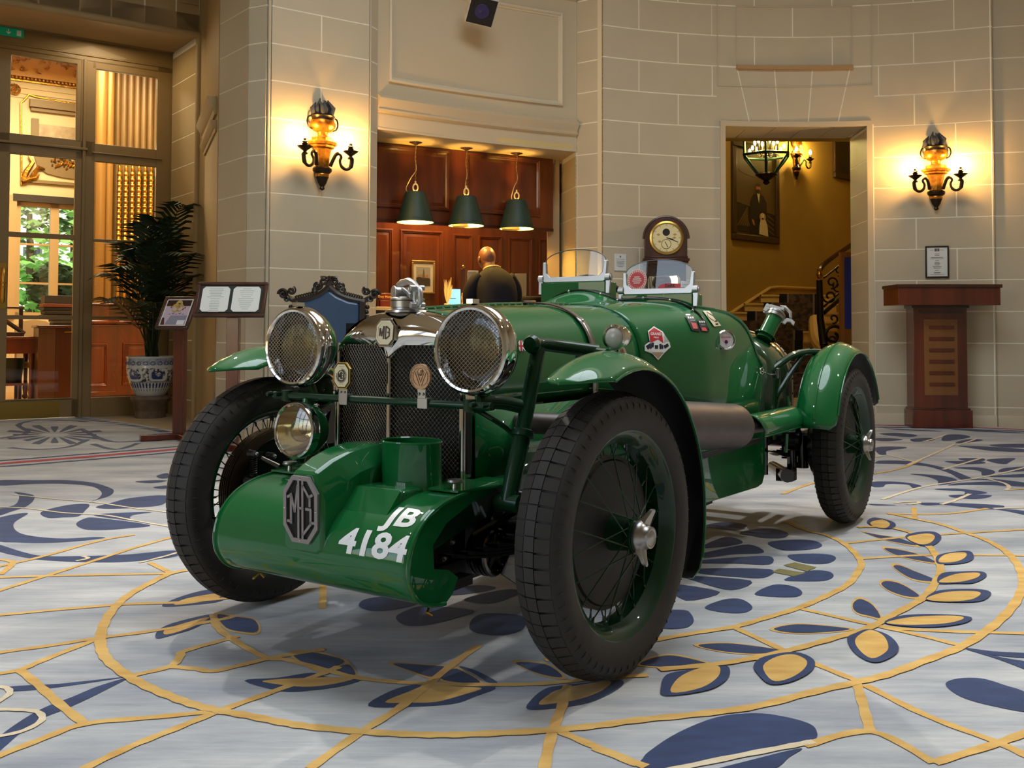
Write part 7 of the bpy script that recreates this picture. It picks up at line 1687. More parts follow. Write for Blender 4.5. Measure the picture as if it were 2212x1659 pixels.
# big leaves along the front edge
leaf('blue_leaf', C_(200,1370, 215,1315, 260,1270, 400,1180, 600,1100, 800,1078, 950,1095, 1080,1130, 1125,1170, 1110,1220, 950,1252, 700,1304, 450,1360), BLUE, 2); leaf('blue_leaf', C_(520,1400, 800,1320, 1045,1262, 980,1310, 880,1375), BLUE, 2)
band('pale_vein', C_(330,1385, 700,1308, 1000,1250, 1112,1228), 0.020, PALE, 5)
leaf('blue_leaf', C_(1800,925, 1870,895, 1990,895, 2110,930, 2230,975, 2260,1070, 2050,1040, 1880,990), BLUE, 2)
leaf('blue_stalk', C_(1890,732, 2050,752, 2260,765, 2260,788, 2050,772), BLUE, 2); leaf('blue_stalk', C_(1900,738, 2100,785, 2260,815, 2260,860, 2080,795), BLUE, 2)
# long blue scrolls at the left
for q in ((0,338, 150,338, 310,338, 430,350, 510,375, 523,392, 500,412, 430,432, 415,440, 455,420, 468,395, 440,372, 380,360, 280,354, 150,355, 0,362), (65,392, 150,405, 155,430, 120,460, 60,480, -20,505, -20,475, 60,455, 85,430, 85,405), (130,490, 40,500, -20,525, -20,612, 80,625, 200,628, 350,620, 480,605, 440,600, 300,607, 180,600, 100,585, 65,560, 70,530), (185,490, 230,470, 330,450, 410,450, 390,480, 360,505, 290,510, 220,512), (440,462, 520,440, 600,420, 760,408, 750,450, 620,465, 500,470), (430,500, 560,488, 700,485, 610,500, 610,520, 720,540, 600,525), (350,540, 390,515, 450,512, 690,545, 590,560, 480,568, 390,565), (-20,632, 100,668, 200,688, 380,688, 600,680, 800,662, 810,690, 600,714, 400,717, 200,707, 100,692, -20,662), (30,1295, 100,1287, 250,1280, 400,1265, 590,1245, 450,1268, 300,1290, 150,1308, 40,1312), (590,1250, 500,1300, 400,1350, 290,1400, 190,1440, 100,1500, -20,1600, -20,1540, 80,1460, 200,1390, 330,1340, 450,1290), (620,345, 700,338, 770,340, 700,352), (720,318, 770,305, 780,325, 740,330), (705,370, 770,362, 780,372, 740,378)):
    leaf('blue_scroll', A(*q), BLUE, 1)
for px in (A(-40,462, 120,468, 300,490, 480,500, 620,525, 790,555), A(60,405, 250,425, 430,440, 600,465, 800,490), A(380,690, 400,690, 405,700, 350,712), A(-40,1530, 100,1500, 190,1450, 170,1410, 60,1400, -40,1400), A(-40,1290, 30,1300, 40,1330, -40,1380), A(640,720, 760,690, 860,660)): band('pale_line', px, 0.016, PALE, 5)
# far side of the floor, right
for q in ((800,280, 1000,272, 1075,285, 900,310, 890,345, 820,340), (800,410, 850,398, 1100,405, 1400,460, 1640,550, 1640,570, 1560,570, 1450,510, 1250,450, 1000,430, 800,425), (1100,518, 1350,530, 1500,560, 1520,590, 1420,615, 1350,618, 1350,580, 1260,545), (770,590, 1000,590, 1150,610, 1220,635, 1130,645, 1080,615, 900,610, 860,635, 770,635), (1440,622, 1550,600, 1850,588, 1950,610, 1960,627, 1850,620, 1600,618), (1320,655, 1500,650, 1700,668, 1795,692, 1600,708, 1590,677, 1450,668), (1450,712, 1600,705, 1830,710, 1780,735, 1650,744, 1500,732), (1190,778, 1600,783, 1940,805, 1850,838, 1600,817, 1400,797, 1250,802), (740,788, 980,800, 800,803), (830,155, 1000,150, 1165,170, 1100,187, 900,172), (800,198, 950,198, 1040,210, 900,224, 800,217), (1110,205, 1280,195, 1320,215, 1150,230), (1420,170, 1560,165, 1640,190, 1400,222), (1510,235, 1640,205, 1760,215, 1580,242), (1540,265, 1800,272, 2150,298, 2150,322, 1850,312, 1620,282), (1820,255, 2150,248, 2150,282, 1920,277), (1540,378, 1750,378, 1760,402, 1600,402), (1410,405, 1600,403, 1700,398, 1780,422, 1560,432), (1800,388, 2040,376, 2000,410, 1950,432, 1830,412), (1490,463, 1700,458, 1850,488, 1850,517, 1750,532, 1720,490), (1900,485, 1960,465, 2150,452, 2150,490, 1920,502), (1850,535, 2150,518, 2150,547, 1850,547), (1640,573, 1830,563, 2150,600, 2150,632, 1980,622, 1960,602, 1800,575), (860,110, 1150,120, 1400,135, 1150,130), (1480,118, 1800,128, 2124,150, 1800,142), (1850,830, 2124,850, 2200,900, 2000,860)):
    leaf('blue_scroll', D_(*q), BLUE, 1)
for px in (D_(850,750, 1200,640, 1500,590, 1850,530, 2180,450), D_(1080,440, 1400,300, 1500,250), D_(1400,480, 1600,420, 1750,375), D_(1220,230, 1330,200, 1440,160), D_(1520,262, 1640,225, 1700,200), D_(780,370, 920,355, 1120,405, 1180,415), D_(960,780, 1150,768, 1180,782, 1080,795), D_(1800,565, 1950,605, 1990,640, 1960,665), D_(1380,795, 1500,760, 1640,700), D_(1850,832, 2180,820)): band('pale_line', px, 0.022, PALE, 5)
for px in (D_(-40,700, 240,600, 500,560, 980,480, 1200,395), D_(900,880, 1400,880, 1800,830), D_(1960,665, 2180,650)): band('gold_line', px, 0.024, GOLD, 4)
# red border and the plaited edging beside it
band('red_border', [(-60, 1010), (0, 1003), (188, 988), (375, 972), (515, 960), (640, 950), (760, 944)], 0.085, REDP, 3)
band('red_border', [(1700, 917), (1890, 919), (1989, 921), (2119, 925), (2260, 931)], 0.070, REDP, 3)
def edging(px, off_, n, L_, w_, ang):
    P = smooth_path([floor_pt(*p) for p in px], 8)
    for k in range(n):
        u = (k + 0.5) / n * (len(P) - 1); i = min(int(u), len(P) - 2); p = P[i].lerp(P[i + 1], u - i); t = (P[i + 1] - P[i]); t.z = 0; t.normalize(); n_ = V((-t.y, t.x, 0)); c = p + n_ * off_; d = (t * math.cos(ang) + n_ * math.sin(ang)) * L_ / 2; e_ = V((-d.y, d.x, 0)).normalized() * w_ / 2
        z = layer(1); o = MB().add([(c - d).xy.to_tuple() + (z,), (c + e_).xy.to_tuple() + (z,), (c + d).xy.to_tuple() + (z,), (c - e_).xy.to_tuple() + (z,)], [(0, 1, 2, 3)]).build('edging_leaf', BLUE, RUG, ang=None, recalc=False)
        if o.data.polygons[0].normal.z < 0: o.data.flip_normals()
edging([(0, 1003), (188, 988), (375, 972), (515, 960)], 0.16, 14, 0.26, 0.07, 0.15); edging([(0, 1003), (188, 988), (375, 972), (515, 960)], -0.16, 14, 0.26, 0.07, -0.15); edging([(180, 902), (300, 919), (378, 933)], -0.07, 13, 0.16, 0.09, 0.8)
edging([(1890, 919), (1989, 921), (2119, 925), (2230, 929)], -0.20, 9, 0.40, 0.10, 0.1)
# faded flower in the portal
for k in range(16):
    a = 2 * PI * k / 16; cx, cy = 118, 940; r0, r1 = 26, 84 + 18 * (k % 2)
    leaf('faded_petal', [(cx + r0 * math.cos(a), cy + 0.20 * r0 * math.sin(a)), (cx + r1 * math.cos(a - 0.10), cy + 0.20 * r1 * math.sin(a - 0.10)), (cx + (r1 + 6) * math.cos(a), cy + 0.20 * (r1 + 6) * math.sin(a)), (cx + r1 * math.cos(a + 0.10), cy + 0.20 * r1 * math.sin(a + 0.10))], mat('faded_blue_pile', (92, 100, 122), 0.95), 1)
for px in ([(20, 968), (80, 972), (150, 966), (190, 950)], [(0, 948), (60, 935), (40, 918), (90, 908), (190, 912)], [(200, 960), (250, 972), (300, 958)], [(180, 930), (240, 955), (330, 950)]): band('faded_scroll', px, 0.05, mat('faded_blue_pile', (92, 100, 122), 0.95), 1)
# ================================================================== FURNITURE AND FITTINGS
BRONZE_D = mat('dark_bronze', (70, 58, 42), 0.35, 0.9, noise=(20, (46, 38, 30), 1.0)); ASH = mat('grey_lead', (84, 82, 80), 0.5, 0.4)
AMBER = mat('amber_gilt', (214, 146, 46), 0.28, 0.75, noise=(26, (140, 80, 22), 1.2), bump=(30, 0.4))
def bulb_m(name, col, st): return mat(name, (255, 230, 190), 0.4, emit=(col, st))
CANDLE = bulb_m('candle_bulb', (255, 196, 110), 760)
FR_ = MX.Rotation(-PI / 2, 4, 'X')                               # lathe axis z -> +y (up in a wall frame)
def sconce(P, x, z, label, arms=(-1, 1), st=CANDLE, k=1.0, name='wall_sconce', group=None):
    """two-light wall bracket: urn with flame finial on a tapered pedestal"""
    e = empty(name, P.w(x, z), 0, label=label, cat='wall light', group=group); I = MX.Translation(-e.location) @ P.M @ T(x, z, 0.045) @ MX.Scale(k, 4)
    def la(nm, prof, m, dz=0.75, n=20, ang=35): return MB().lathe(prof, I @ MX.Diagonal((1, 1, dz, 1)) @ FR_, n).build(nm, m, e, ang)
    la('pendant_drop', [(0, 0), (0.014, 0.005), (0.022, 0.015), (0.016, 0.03), (0.036, 0.06), (0.050, 0.10), (0.055, 0.108)], BRONZE_D)
    la('band', [(0.052, 0.105), (0.056, 0.11), (0.056, 0.133), (0.052, 0.138)], AMBER); la('collar', [(0.055, 0.134), (0.070, 0.145), (0.080, 0.158), (0.080, 0.176), (0.066, 0.188)], BRONZE_D)
    la('pedestal', [(0.056, 0.185), (0.060, 0.20), (0.062, 0.27), (0.078, 0.335), (0.100, 0.346), (0.104, 0.362), (0.122, 0.368), (0.132, 0.384), (0.126, 0.392), (0.092, 0.398), (0.092, 0.424), (0.060, 0.430)], AMBER, 0.7, 8, 20)
    la('urn', [(0.048, 0.426), (0.040, 0.445), (0.044, 0.468), (0.080, 0.482), (0.104, 0.510), (0.108, 0.535), (0.096, 0.565)], AMBER); la('rim', [(0.096, 0.560), (0.088, 0.575), (0.092, 0.590), (0.104, 0.600), (0.094, 0.612), (0.070, 0.614)], BRONZE_D)
    fl_ = MB(); random.seed(11)
    for i in range(17):
        a = 2 * PI * i / 17; r = 0.030 + 0.045 * (i % 3) / 2; hh = 0.075 + 0.055 * random.random() + (0.03 if i % 3 == 0 else 0)
        fl_.tube([I @ V((r * math.cos(a), 0.600, r * 0.7 * math.sin(a))), I @ V((r * 1.25 * math.cos(a), 0.600 + hh * 0.5, r * 0.9 * math.sin(a))), I @ V((r * 0.75 * math.cos(a + 0.4), 0.600 + hh, r * 0.6 * math.sin(a + 0.4)))], [0.020, 0.022, 0.004], 7)
    fl_.build('flame_finial', ASH, e, 60)
    for s in (-1, 1):
        hb_ = MB(); hb_.tube(smooth_path([I @ V(p) for p in ((s * 0.088, 0.490, 0), (s * 0.118, 0.505, 0), (s * 0.132, 0.545, 0), (s * 0.122, 0.585, 0), (s * 0.105, 0.592, 0))], 4), 0.007, 7); hb_.build('urn_handle', BRONZE_D, e)
    for s in arms:
        a = MB(); a.tube(smooth_path([I @ V(p) for p in ((s * 0.060, 0.20, 0.02), (s * 0.072, 0.25, 0.05), (s * 0.088, 0.290, 0.07), (s * 0.112, 0.294, 0.08), (s * 0.126, 0.270, 0.085), (s * 0.112, 0.235, 0.09), (s * 0.124, 0.190, 0.10), (s * 0.160, 0.170, 0.11), (s * 0.196, 0.195, 0.115), (s * 0.206, 0.258, 0.115))], 4), [0.015] * 12 + [0.011] * 12 + [0.013] * 8 + [0.018] * 5, 9)
        a.lathe([(0.0, 0.250), (0.026, 0.258), (0.022, 0.268), (0.012, 0.276), (0.016, 0.284), (0.034, 0.296), (0.060, 0.316), (0.062, 0.320), (0.030, 0.318), (0.018, 0.326), (0.026, 0.340), (0.014, 0.350), (0.024, 0.356), (0.012, 0.364), (0.010, 0.384), (0, 0.386)], I @ T(s * 0.195, 0, 0.115) @ FR_, 18); ao = a.build('candle_arm', BRONZE_D, e)
        MB().lathe([(0, 0.384), (0.012, 0.390), (0.020, 0.408), (0.018, 0.428), (0.010, 0.452), (0.0, 0.464)], I @ T(s * 0.195, 0, 0.115) @ FR_, 12).build('bulb', st, ao)
    return e
PLP = Plane(tuple(p3.P[0]), tuple(p3.P[1])); xq, zq = PLP.q(691, 413)
sconce(PLP, xq, zq, 'gilded two-light wall sconce with flame finial on the pilaster left of reception', k=1.02)
tq = full.at(full.of_px(2021)); RP = Plane((tq[0].x - tq[1].y * -1 * 0 - tq[1].y * 0, tq[0].y), (tq[0].x - tq[1].y, tq[0].y + tq[1].x))
xq, zq = RP.q(2021, 456); sconce(RP, xq, zq, 'gilded two-light wall sconce with flame finial on the wall above the tall lectern', k=1.02)
xq, zq = SW.q(1716, 388); sconce(SW, xq, zq, 'gilded wall sconce on the yellow staircase wall behind the hanging lantern', k=1.15, st=bulb_m('stair_bulb', (255, 216, 130), 900))

# ---- pendant lamps over the counter
SHADE = mat('dark_green_shade', (30, 56, 46), 0.55); SHIN = mat('shade_lining', (240, 238, 170), 0.5)
for k, (px, Y, lb) in enumerate(((897, 8.83, 'dark green conical pendant lamp, first of three from the pilaster, over the counter'), (1007, 9.10, 'dark green conical pendant lamp, in the middle of the three over the counter'), (1116, 9.36, 'dark green conical pendant lamp, farthest of the three from the pilaster'))):
    c = at_depth(px, 480, Y); e = empty('pendant_lamp', (c.x, c.y, 2.634), 0, label=lb, cat='pendant lamp', group='green pendant lamps over the reception counter')
    zb = 1.885 - 2.634; zt = 2.158 - 2.634
    MB().lathe([(0, 0), (0.058, -0.001), (0.060, -0.008), (0.035, -0.016), (0.012, -0.030), (0, -0.032)], None, 24).build('canopy', CHROME, e)
    ch = MB(); n_ = 18
    for i in range(n_):
        z_ = -0.03 + (zt + 0.09 + 0.03) * (i + 0.5) / n_; pts = [(0.007 * math.cos(a) if i % 2 else 0.0, 0.0 if i % 2 else 0.007 * math.cos(a), z_ + 0.014 * math.sin(a)) for a in [2 * PI * j / 8 for j in range(8)]]; ch.tube(pts, 0.0018, 4, closed=True)
    ch.build('chain', BRASS, e, kind='stuff')
    ck = MB(); sw = (-0.085, -0.012, -0.05)[k]; ck.tube(smooth_path([(0.006, 0, -0.02), (-0.004, 0, -0.15), (0.006, 0, -0.26), (sw * 0.5, 0, zt + 0.14), (sw, 0, zt + 0.05), (sw * 0.9, 0, zt + 0.012)], 5), 0.0045, 6); ck.build('flex', mat('gold_flex', (206, 178, 120), 0.5), e)
    hk = MB(); hk.tube([(0.022 * math.cos(a), 0, zt + 0.052 + 0.034 * math.sin(a)) for a in [2 * PI * j / 12 for j in range(12)]], 0.008, 6, closed=True); hk.cyl((0, 0, zt + 0.08), (0, 0, zt + 0.11), 0.008, n=8); hk.build('hook', mat('cream_metal', (226, 208, 160), 0.35, 0.3), e)
    sh = MB().lathe([(0.055, zt + 0.010), (0.086, zt + 0.008), (0.092, zt), (0.163, zb + 0.035), (0.170, zb)], None, 40); sh.lathe([(0.168, zb), (0.160, zb + 0.035), (0.088, zt - 0.004), (0.055, zt - 0.002)], None, 40, mi=1); sh.lathe([(0.168, zb + 0.028), (0.1665, zb + 0.034)], None, 40)
    sh.build('lamp_shade', [SHADE, SHIN], e, 50)
    MB().sph((0, 0, zb + 0.11), (0.03, 0.03, 0.04), 14, 10).build('bulb', bulb_m('pendant_bulb', (255, 200, 96), 900), e)

# ---- reception counter and what stands on and behind it
cn = empty('reception_counter', BK.w(BK.len / 2, 0, -0.2), 0, label='dark mahogany reception counter under the bulkhead', cat='counter'); I = MX.Translation(-cn.location) @ BK.M
MB().bx(-0.06, BK.len + 0.0, 1.075, 1.11, -0.55, -0.06, I).build('counter_top', mat('counter_edge', (190, 168, 130), 0.3, 0, 0.3), cn, bevel=0.004); MB().bx(-0.05, BK.len - 0.01, 0.0, 1.075, -0.50, -0.10, I).build('counter_front', WOODD, cn)
for i in range(3):
    pm = MB(); raised_panel(pm, BK.off(-0.099), 0.05 + 0.6 * i, 0.58 + 0.6 * i, 0.15, 1.0); pm.v = [MX.Translation(-cn.location) @ p for p in pm.v]; pm.build('panel', WOODD, cn)
# a name plate of two boards
e = empty('name_plate', BK.w(0.10, 1.11, -0.22), 0, label='red-brown wooden name plate with gold lettering on the counter', cat='sign'); I = MX.Translation(-e.location) @ BK.M
q0, q1 = BK.off(-0.20).q(819, 633), BK.off(-0.20).q(851, 664)
MB().bx(q0[0], q1[0], 1.18, q0[1], -0.23, -0.20, I).build('top_board', WOODR, e, bevel=0.003); MB().bx(q0[0] + 0.01, q1[0], 1.112, 1.175, -0.23, -0.20, I).build('lower_board', WOODR, e, bevel=0.003)
vs, fs = text_mesh('Duty Manager', 0.030, bold=0.0005); MB().add([(x + (q0[0] + q1[0]) / 2, y + 1.21, -0.1985) for x, y, z in vs], fs, 0, I).build('lettering', mat('gold_lettering', (222, 168, 72), 0.4), e, ang=None, recalc=False)
# framed print on the panelling
BPf = BP.off(0.025); x0, z1 = BPf.q(888, 562); x1, z0 = BPf.q(938, 635)
pr, PI2 = framed(BPf, x0, x1, z0, z1, 0.022, 'framed print of a tower over a park on the mahogany panelling', 'framed_print', mat('thin_gold_frame', (196, 150, 80), 0.35, 0.6), mat('cream_mount', (236, 226, 196), 0.7), 0.03, 'picture')
m = MB(); w_, h_ = x1 - x0, z1 - z0
def q_(pts, mi, o=0.0): m.prism([(x0 + w_ * u, z0 + h_ * v) for u, v in pts], 0.001, PI2, mi, 0.016 + o)
q_([(0.20, 0.24), (0.80, 0.24), (0.80, 0.80), (0.20, 0.80)], 0); q_([(0.20, 0.24), (0.80, 0.24), (0.80, 0.44), (0.66, 0.50), (0.5, 0.46), (0.34, 0.52), (0.20, 0.48)], 1, 0.001); q_([(0.46, 0.46), (0.57, 0.46), (0.545, 0.66), (0.515, 0.78), (0.49, 0.66)], 2, 0.0015); q_([(0.26, 0.50), (0.46, 0.50), (0.46, 0.58), (0.26, 0.56)], 3, 0.0012); q_([(0.58, 0.47), (0.72, 0.47), (0.70, 0.58), (0.58, 0.56)], 3, 0.0012)
m.build('print', [mat('print_grey', (176, 168, 150), 0.7), mat('print_dark', (72, 62, 52), 0.7), mat('print_mid', (112, 100, 88), 0.7), mat('print_gold', (176, 140, 84), 0.7)], pr, ang=None)
# plume of dried grass, laptop, screens and posts
pl_ = empty('dried_plume', tuple(at_depth(966, 655, 9.75).xy) + (1.11,), 0, label='pale dried plume in a small pot on the counter beside the laptop', cat='ornament'); MB().lathe([(0, 0), (0.03, 0), (0.035, 0.05), (0.025, 0.055), (0, 0.05)], None, 14).build('pot', mat('pale_pot', (200, 190, 170), 0.5), pl_); random.seed(5); f_ = MB()
for i in range(26):
    a = random.random() * 6.28; r = random.uniform(0.01, 0.06); hh = random.uniform(0.20, 0.33); f_.tube([(0, 0, 0.05), (r * 0.6 * math.cos(a), r * 0.3 * math.sin(a), hh * 0.6), (r * math.cos(a), r * 0.5 * math.sin(a), hh)], [0.002, 0.006, 0.001], 5)
f_.build('plume', mat('plume_cream', (222, 204, 164), 0.9), pl_, kind='stuff')
c = at_depth(981, 656, 9.85); lp_ = empty('laptop', (c.x, c.y, 1.11), 0.2, label='open laptop with a light blue screen on the counter', cat='laptop'); LT_ = RX(-0.15)
MB().bx(-0.075, 0.075, -0.005, 0.005, 0.0, 0.195, LT_ @ T(0, 0.0, 0.02)).build('screen_lid', BLKGL, lp_, bevel=0.002); MB().bx(-0.068, 0.068, -0.0065, -0.005, 0.008, 0.188, LT_ @ T(0, 0, 0.02)).build('display', mat('blue_display', (120, 196, 240), 0.3, emit=((92, 182, 240), 1.2)), lp_); MB().bx(-0.075, 0.075, -0.12, 0.0, 0.0, 0.018).build('keyboard_base', BLKGL, lp_, bevel=0.002); MB().bx(-0.04, 0.02, -0.0072, -0.0066, 0.085, 0.095, LT_ @ T(0, 0, 0.02)).build('display_text', mat('display_ink', (60, 120, 180), 0.5), lp_)
for (c0, c1, y0, y1, Y, col, nm, lb, ct) in ((1010, 1034, 585, 664, 10.35, (176, 184, 190), 'monitor', 'pale grey back of a monitor behind the standing man', 'monitor'), (1112, 1138, 591, 664, 10.75, (150, 142, 122), 'screen_board', 'beige screen board right of the standing man', 'screen')):
    a = at_depth(c0, y0, Y); b_ = at_depth(c1, y1, Y); e = empty(nm, ((a.x + b_.x) / 2, Y, 0), 0, label=lb, cat=ct); MB().bx(a.x - e.location.x, b_.x - e.location.x, -0.02, 0.02, 0.85, a.z).build('panel', mat(nm + '_face', col, 0.6), e, bevel=0.006); MB().bx(-0.05, 0.05, -0.02, 0.02, 0, 0.86).build('stand', BLKGL, e)
    MB().bx(b_.x - e.location.x, b_.x - e.location.x + 0.018, -0.025, 0.025, 0.85, a.z).build('edge', WOODD, e)
a = at_depth(1001, 577, 10.1); e = empty('brass_topped_post', (a.x, a.y, 0), 0, label='dark wooden post with a brass ball beside the laptop', cat='post'); MB().bx(-0.026, 0.026, -0.026, 0.026, 0, a.z - 0.02).build('post', WOODD, e, bevel=0.004); MB().sph((0, 0, a.z), 0.022, 14, 10).build('ball', BRASS, e)
c = at_depth(1142, 640, 10.2); e = empty('office_chair', (c.x, c.y, 0), 0, label='black padded office chair behind the counter at its far end', cat='chair'); MB().lathe([(0, 1.15), (0.10, 1.16), (0.22, 1.22), (0.27, 1.235), (0.27, 1.26), (0.0, 1.25)], MX.Diagonal((1, 0.35, 1, 1)), 24).bx(-0.23, 0.25, -0.04, 0.04, 0.62, 1.24).build('backrest', mat('black_leather', (22, 21, 20), 0.4), e, bevel=0.02); MB().bx(-0.24, 0.24, -0.5, 0, 0.46, 0.54).build('seat', mat('black_leather', (22, 21, 20), 0.4), e, bevel=0.03); MB().cyl((0, -0.22, 0.04), (0, -0.22, 0.47), 0.03).build('column', STEEL, e)
for i in range(5): MB().tube([(0, -0.22, 0.09), (0.28 * math.cos(i * 1.257), -0.22 + 0.28 * math.sin(i * 1.257), 0.035)], [0.025, 0.018], 8).build('base_arm', BLKGL, e)
c = at_depth(1134, 660, 9.5); e = MB().lathe([(0, 0), (0.05, 0.0), (0.095, 0.028), (0.108, 0.062), (0.112, 0.075), (0.104, 0.078), (0.09, 0.04), (0, 0.03)], T(c.x, c.y, 1.112), 28).build('silver_bowl', STEEL, None); tag(e, 'round silver bowl on the counter right of the standing man', 'bowl')

# ---- longcase clock
c = at_depth(1436, 560, 9.12); CLK = empty('longcase_clock', (c.x, c.y, 0.004), -0.10, label='tall dark longcase clock with arched hood and cream dial', cat='clock')
def arch_poly(hw, zb, zs, n=16): return [(-hw, zb), (hw, zb), (hw, zs)] + [(hw * math.cos(PI * i / n), zs + hw * math.sin(PI * i / n)) for i in range(1, n)] + [(-hw, zs)]
FRC = frame((0, 0, 0), x=(1, 0, 0), y=(0, 0, 1))           # z of this frame points to the front (-Y)
MB().prism(arch_poly(0.195, 1.58, 1.745), 0.28, FRC @ T(0, 0, -0.06)).build('hood', WOODB, CLK, bevel=0.006)
hm = MB()
hm.tube([FRC @ V((0.205 * math.cos(PI * i / 24), 1.745 + 0.205 * math.sin(PI * i / 24), 0.205)) for i in range(25)], 0.014, 8); hm.build('hood_moulding', WOODB, CLK)
MB().lathe([(0.150, 0.0), (0.156, 0.010), (0.140, 0.014), (0.134, 0.004)], FRC @ T(0.005, 1.752, 0.222), 40).build('dial_bezel', BRASS, CLK)
DM = FRC @ T(0.005, 1.752, 0.224); dl = MB(); dl.prism(disc(0.140, 40), 0.002, DM, 0); dl.prism(disc(0.034, 24), 0.0014, DM @ T(-0.004, 0.052, 0), 1, 0.0015); ring(dl, disc(0.046, 28), (0.90, 0.90), 0.001, DM @ T(-0.004, -0.058, 0), 1, 0.0016); ring(dl, disc(0.132, 40), (0.985, 0.985), 0.001, DM, 1, 0.0016)
for i in range(12): dl.box((0, 0, 0), (0.003, 0.016, 0.001), DM @ RZ(2 * PI * i / 12) @ T(0, 0.120, 0.002), mi=1)
stroke(dl, [(0.0, 0.0), (0.105, -0.040)], 0.006, DM, 0.001, 1, 0.003); stroke(dl, [(0.0, 0.0), (0.060, -0.016)], 0.009, DM, 0.001, 1, 0.003); stroke(dl, [(-0.016, -0.036), (0.010, -0.086)], 0.005, DM, 0.001, 1, 0.003)
for x_, y_ in ((-0.075, 0.03), (0.075, 0.03), (-0.065, -0.035), (0.07, 0.0)): dl.prism([(x_ - 0.02, y_), (x_, y_ - 0.012), (x_ + 0.02, y_), (x_, y_ + 0.012)], 0.0008, DM, 2, 0.0016)
dl.build('dial', [mat('dial_cream', (232, 216, 164), 0.45), INK, mat('dial_ornament', (176, 150, 92), 0.5)], CLK, ang=None)
cm = MB()
for hw, z0, z1 in ((0.200, 1.560, 1.585), (0.215, 1.535, 1.562), (0.205, 1.515, 1.536)): cm.bx(-hw, hw, -hw - 0.02, 0.07, z0, z1)
cm.build('cornice', WOODD, CLK, bevel=0.004)
MB().bx(-0.185, 0.185, -0.19, 0.06, 0.55, 1.52).build('trunk', WOODD, CLK, bevel=0.004); MB().bx(-0.135, 0.135, -0.200, -0.185, 0.62, 1.46).build('trunk_door', mat('clock_door_glass', (46, 44, 46), 0.08, 0, 0.6), CLK); MB().bx(-0.215, 0.215, -0.22, 0.07, 0.06, 0.55).build('plinth', WOODD, CLK, bevel=0.006); MB().bx(-0.235, 0.235, -0.24, 0.08, 0.0, 0.07).build('foot', WOODD, CLK, bevel=0.006)

# ---- notices
def wallplane(px): p, n_ = full.at(full.of_px(px)); t = V((-n_.y, n_.x)); return Plane((p.x, p.y), (p.x + t.x, p.y + t.y))
P = wallplane(1339).off(0.004); x0, z1 = P.q(1327, 548); x1, z0 = P.q(1352, 585)
nt_ = MB(); nt_.bx(x0, x1, z0, z1, 0, 0.006, P.M); w_, h_ = x1 - x0, z1 - z0
nt_.prism([(x0 + w_ * 0.44, z0 + h_ * 0.80), (x0 + w_ * 0.5, z0 + h_ * 0.76), (x0 + w_ * 0.56, z0 + h_ * 0.80), (x0 + w_ * 0.56, z0 + h_ * 0.86), (x0 + w_ * 0.5, z0 + h_ * 0.90), (x0 + w_ * 0.44, z0 + h_ * 0.86)], 0.001, P.M, 1, 0.006)
for v, u0, u1 in ((0.67, 0.14, 0.86), (0.55, 0.12, 0.88), (0.48, 0.2, 0.8), (0.42, 0.16, 0.84), (0.36, 0.22, 0.78), (0.27, 0.16, 0.84), (0.21, 0.3, 0.7)): nt_.bx(x0 + w_ * u0, x0 + w_ * u1, z0 + h_ * v, z0 + h_ * (v + 0.022), 0.006, 0.007, P.M, 1)
tag(nt_.build('wall_notice', [mat('notice_white', (224, 224, 222), 0.6), mat('notice_ink', (110, 112, 120), 0.6)], ang=None), 'small white printed notice on the stone wall left of the longcase clock', 'notice')
P = wallplane(2024).off(0.004); x0, z1 = P.q(1998, 532); x1, z0 = P.q(2050, 600)
fd, FI = framed(P, x0, x1, z0, z1, 0.014, 'black framed certificate on the wall above the tall lectern', 'framed_certificate', mat('black_frame', (38, 32, 28), 0.4), mat('certificate_paper', (230, 230, 226), 0.6), 0.022, 'certificate')
m = MB(); w_, h_ = x1 - x0, z1 - z0
for v, u0, u1, t in ((0.83, 0.40, 0.50, 0.09), (0.83, 0.515, 0.60, 0.09), (0.865, 0.22, 0.38, 0.008), (0.865, 0.62, 0.78, 0.008), (0.74, 0.40, 0.60, 0.012), (0.69, 0.40, 0.60, 0.012), (0.63, 0.25, 0.75, 0.016), (0.59, 0.2, 0.8, 0.010), (0.53, 0.42, 0.58, 0.014), (0.48, 0.40, 0.6, 0.012), (0.44, 0.38, 0.62, 0.012), (0.40, 0.40, 0.6, 0.012), (0.34, 0.32, 0.68, 0.014), (0.30, 0.36, 0.64, 0.012), (0.23, 0.4, 0.56, 0.010), (0.15, 0.36, 0.64, 0.022), (0.10, 0.2, 0.8, 0.006)): m.bx(x0 + w_ * u0, x0 + w_ * u1, z0 + h_ * v, z0 + h_ * (v + t), 0.012, 0.013, FI)
m.build('printing', mat('certificate_ink', (96, 96, 98), 0.6), fd, ang=None)

# ---- tall lectern by the right wall
L0 = V((3.978, 8.98, 0.004)); LE = empty('tall_lectern', tuple(L0), -0.03, label='tall mahogany lectern desk with a wide overhanging top and slotted front', cat='lectern')
MB().bx(-0.475, 0.465, -0.30, 0.10, 1.285, 1.318).build('top_board', WOODD, LE, bevel=0.004); MB().bx(-0.462, 0.452, -0.285, 0.10, 1.128, 1.287).build('top_case', WOODR, LE, bevel=0.004)
MB().bx(-0.272, 0.252, -0.10, 0.10, 1.105, 1.13).build('neck_moulding', WOODD, LE, bevel=0.004); MB().bx(-0.252, 0.236, -0.085, 0.10, 0.17, 1.11).build('body', WOODR, LE, bevel=0.004); MB().bx(-0.280, 0.268, -0.115, 0.10, 0.0, 0.165).build('plinth', WOODR, LE, bevel=0.006); MB().bx(-0.268, 0.255, -0.102, 0.10, 0.160, 0.182).build('plinth_moulding', WOODD, LE, bevel=0.006)
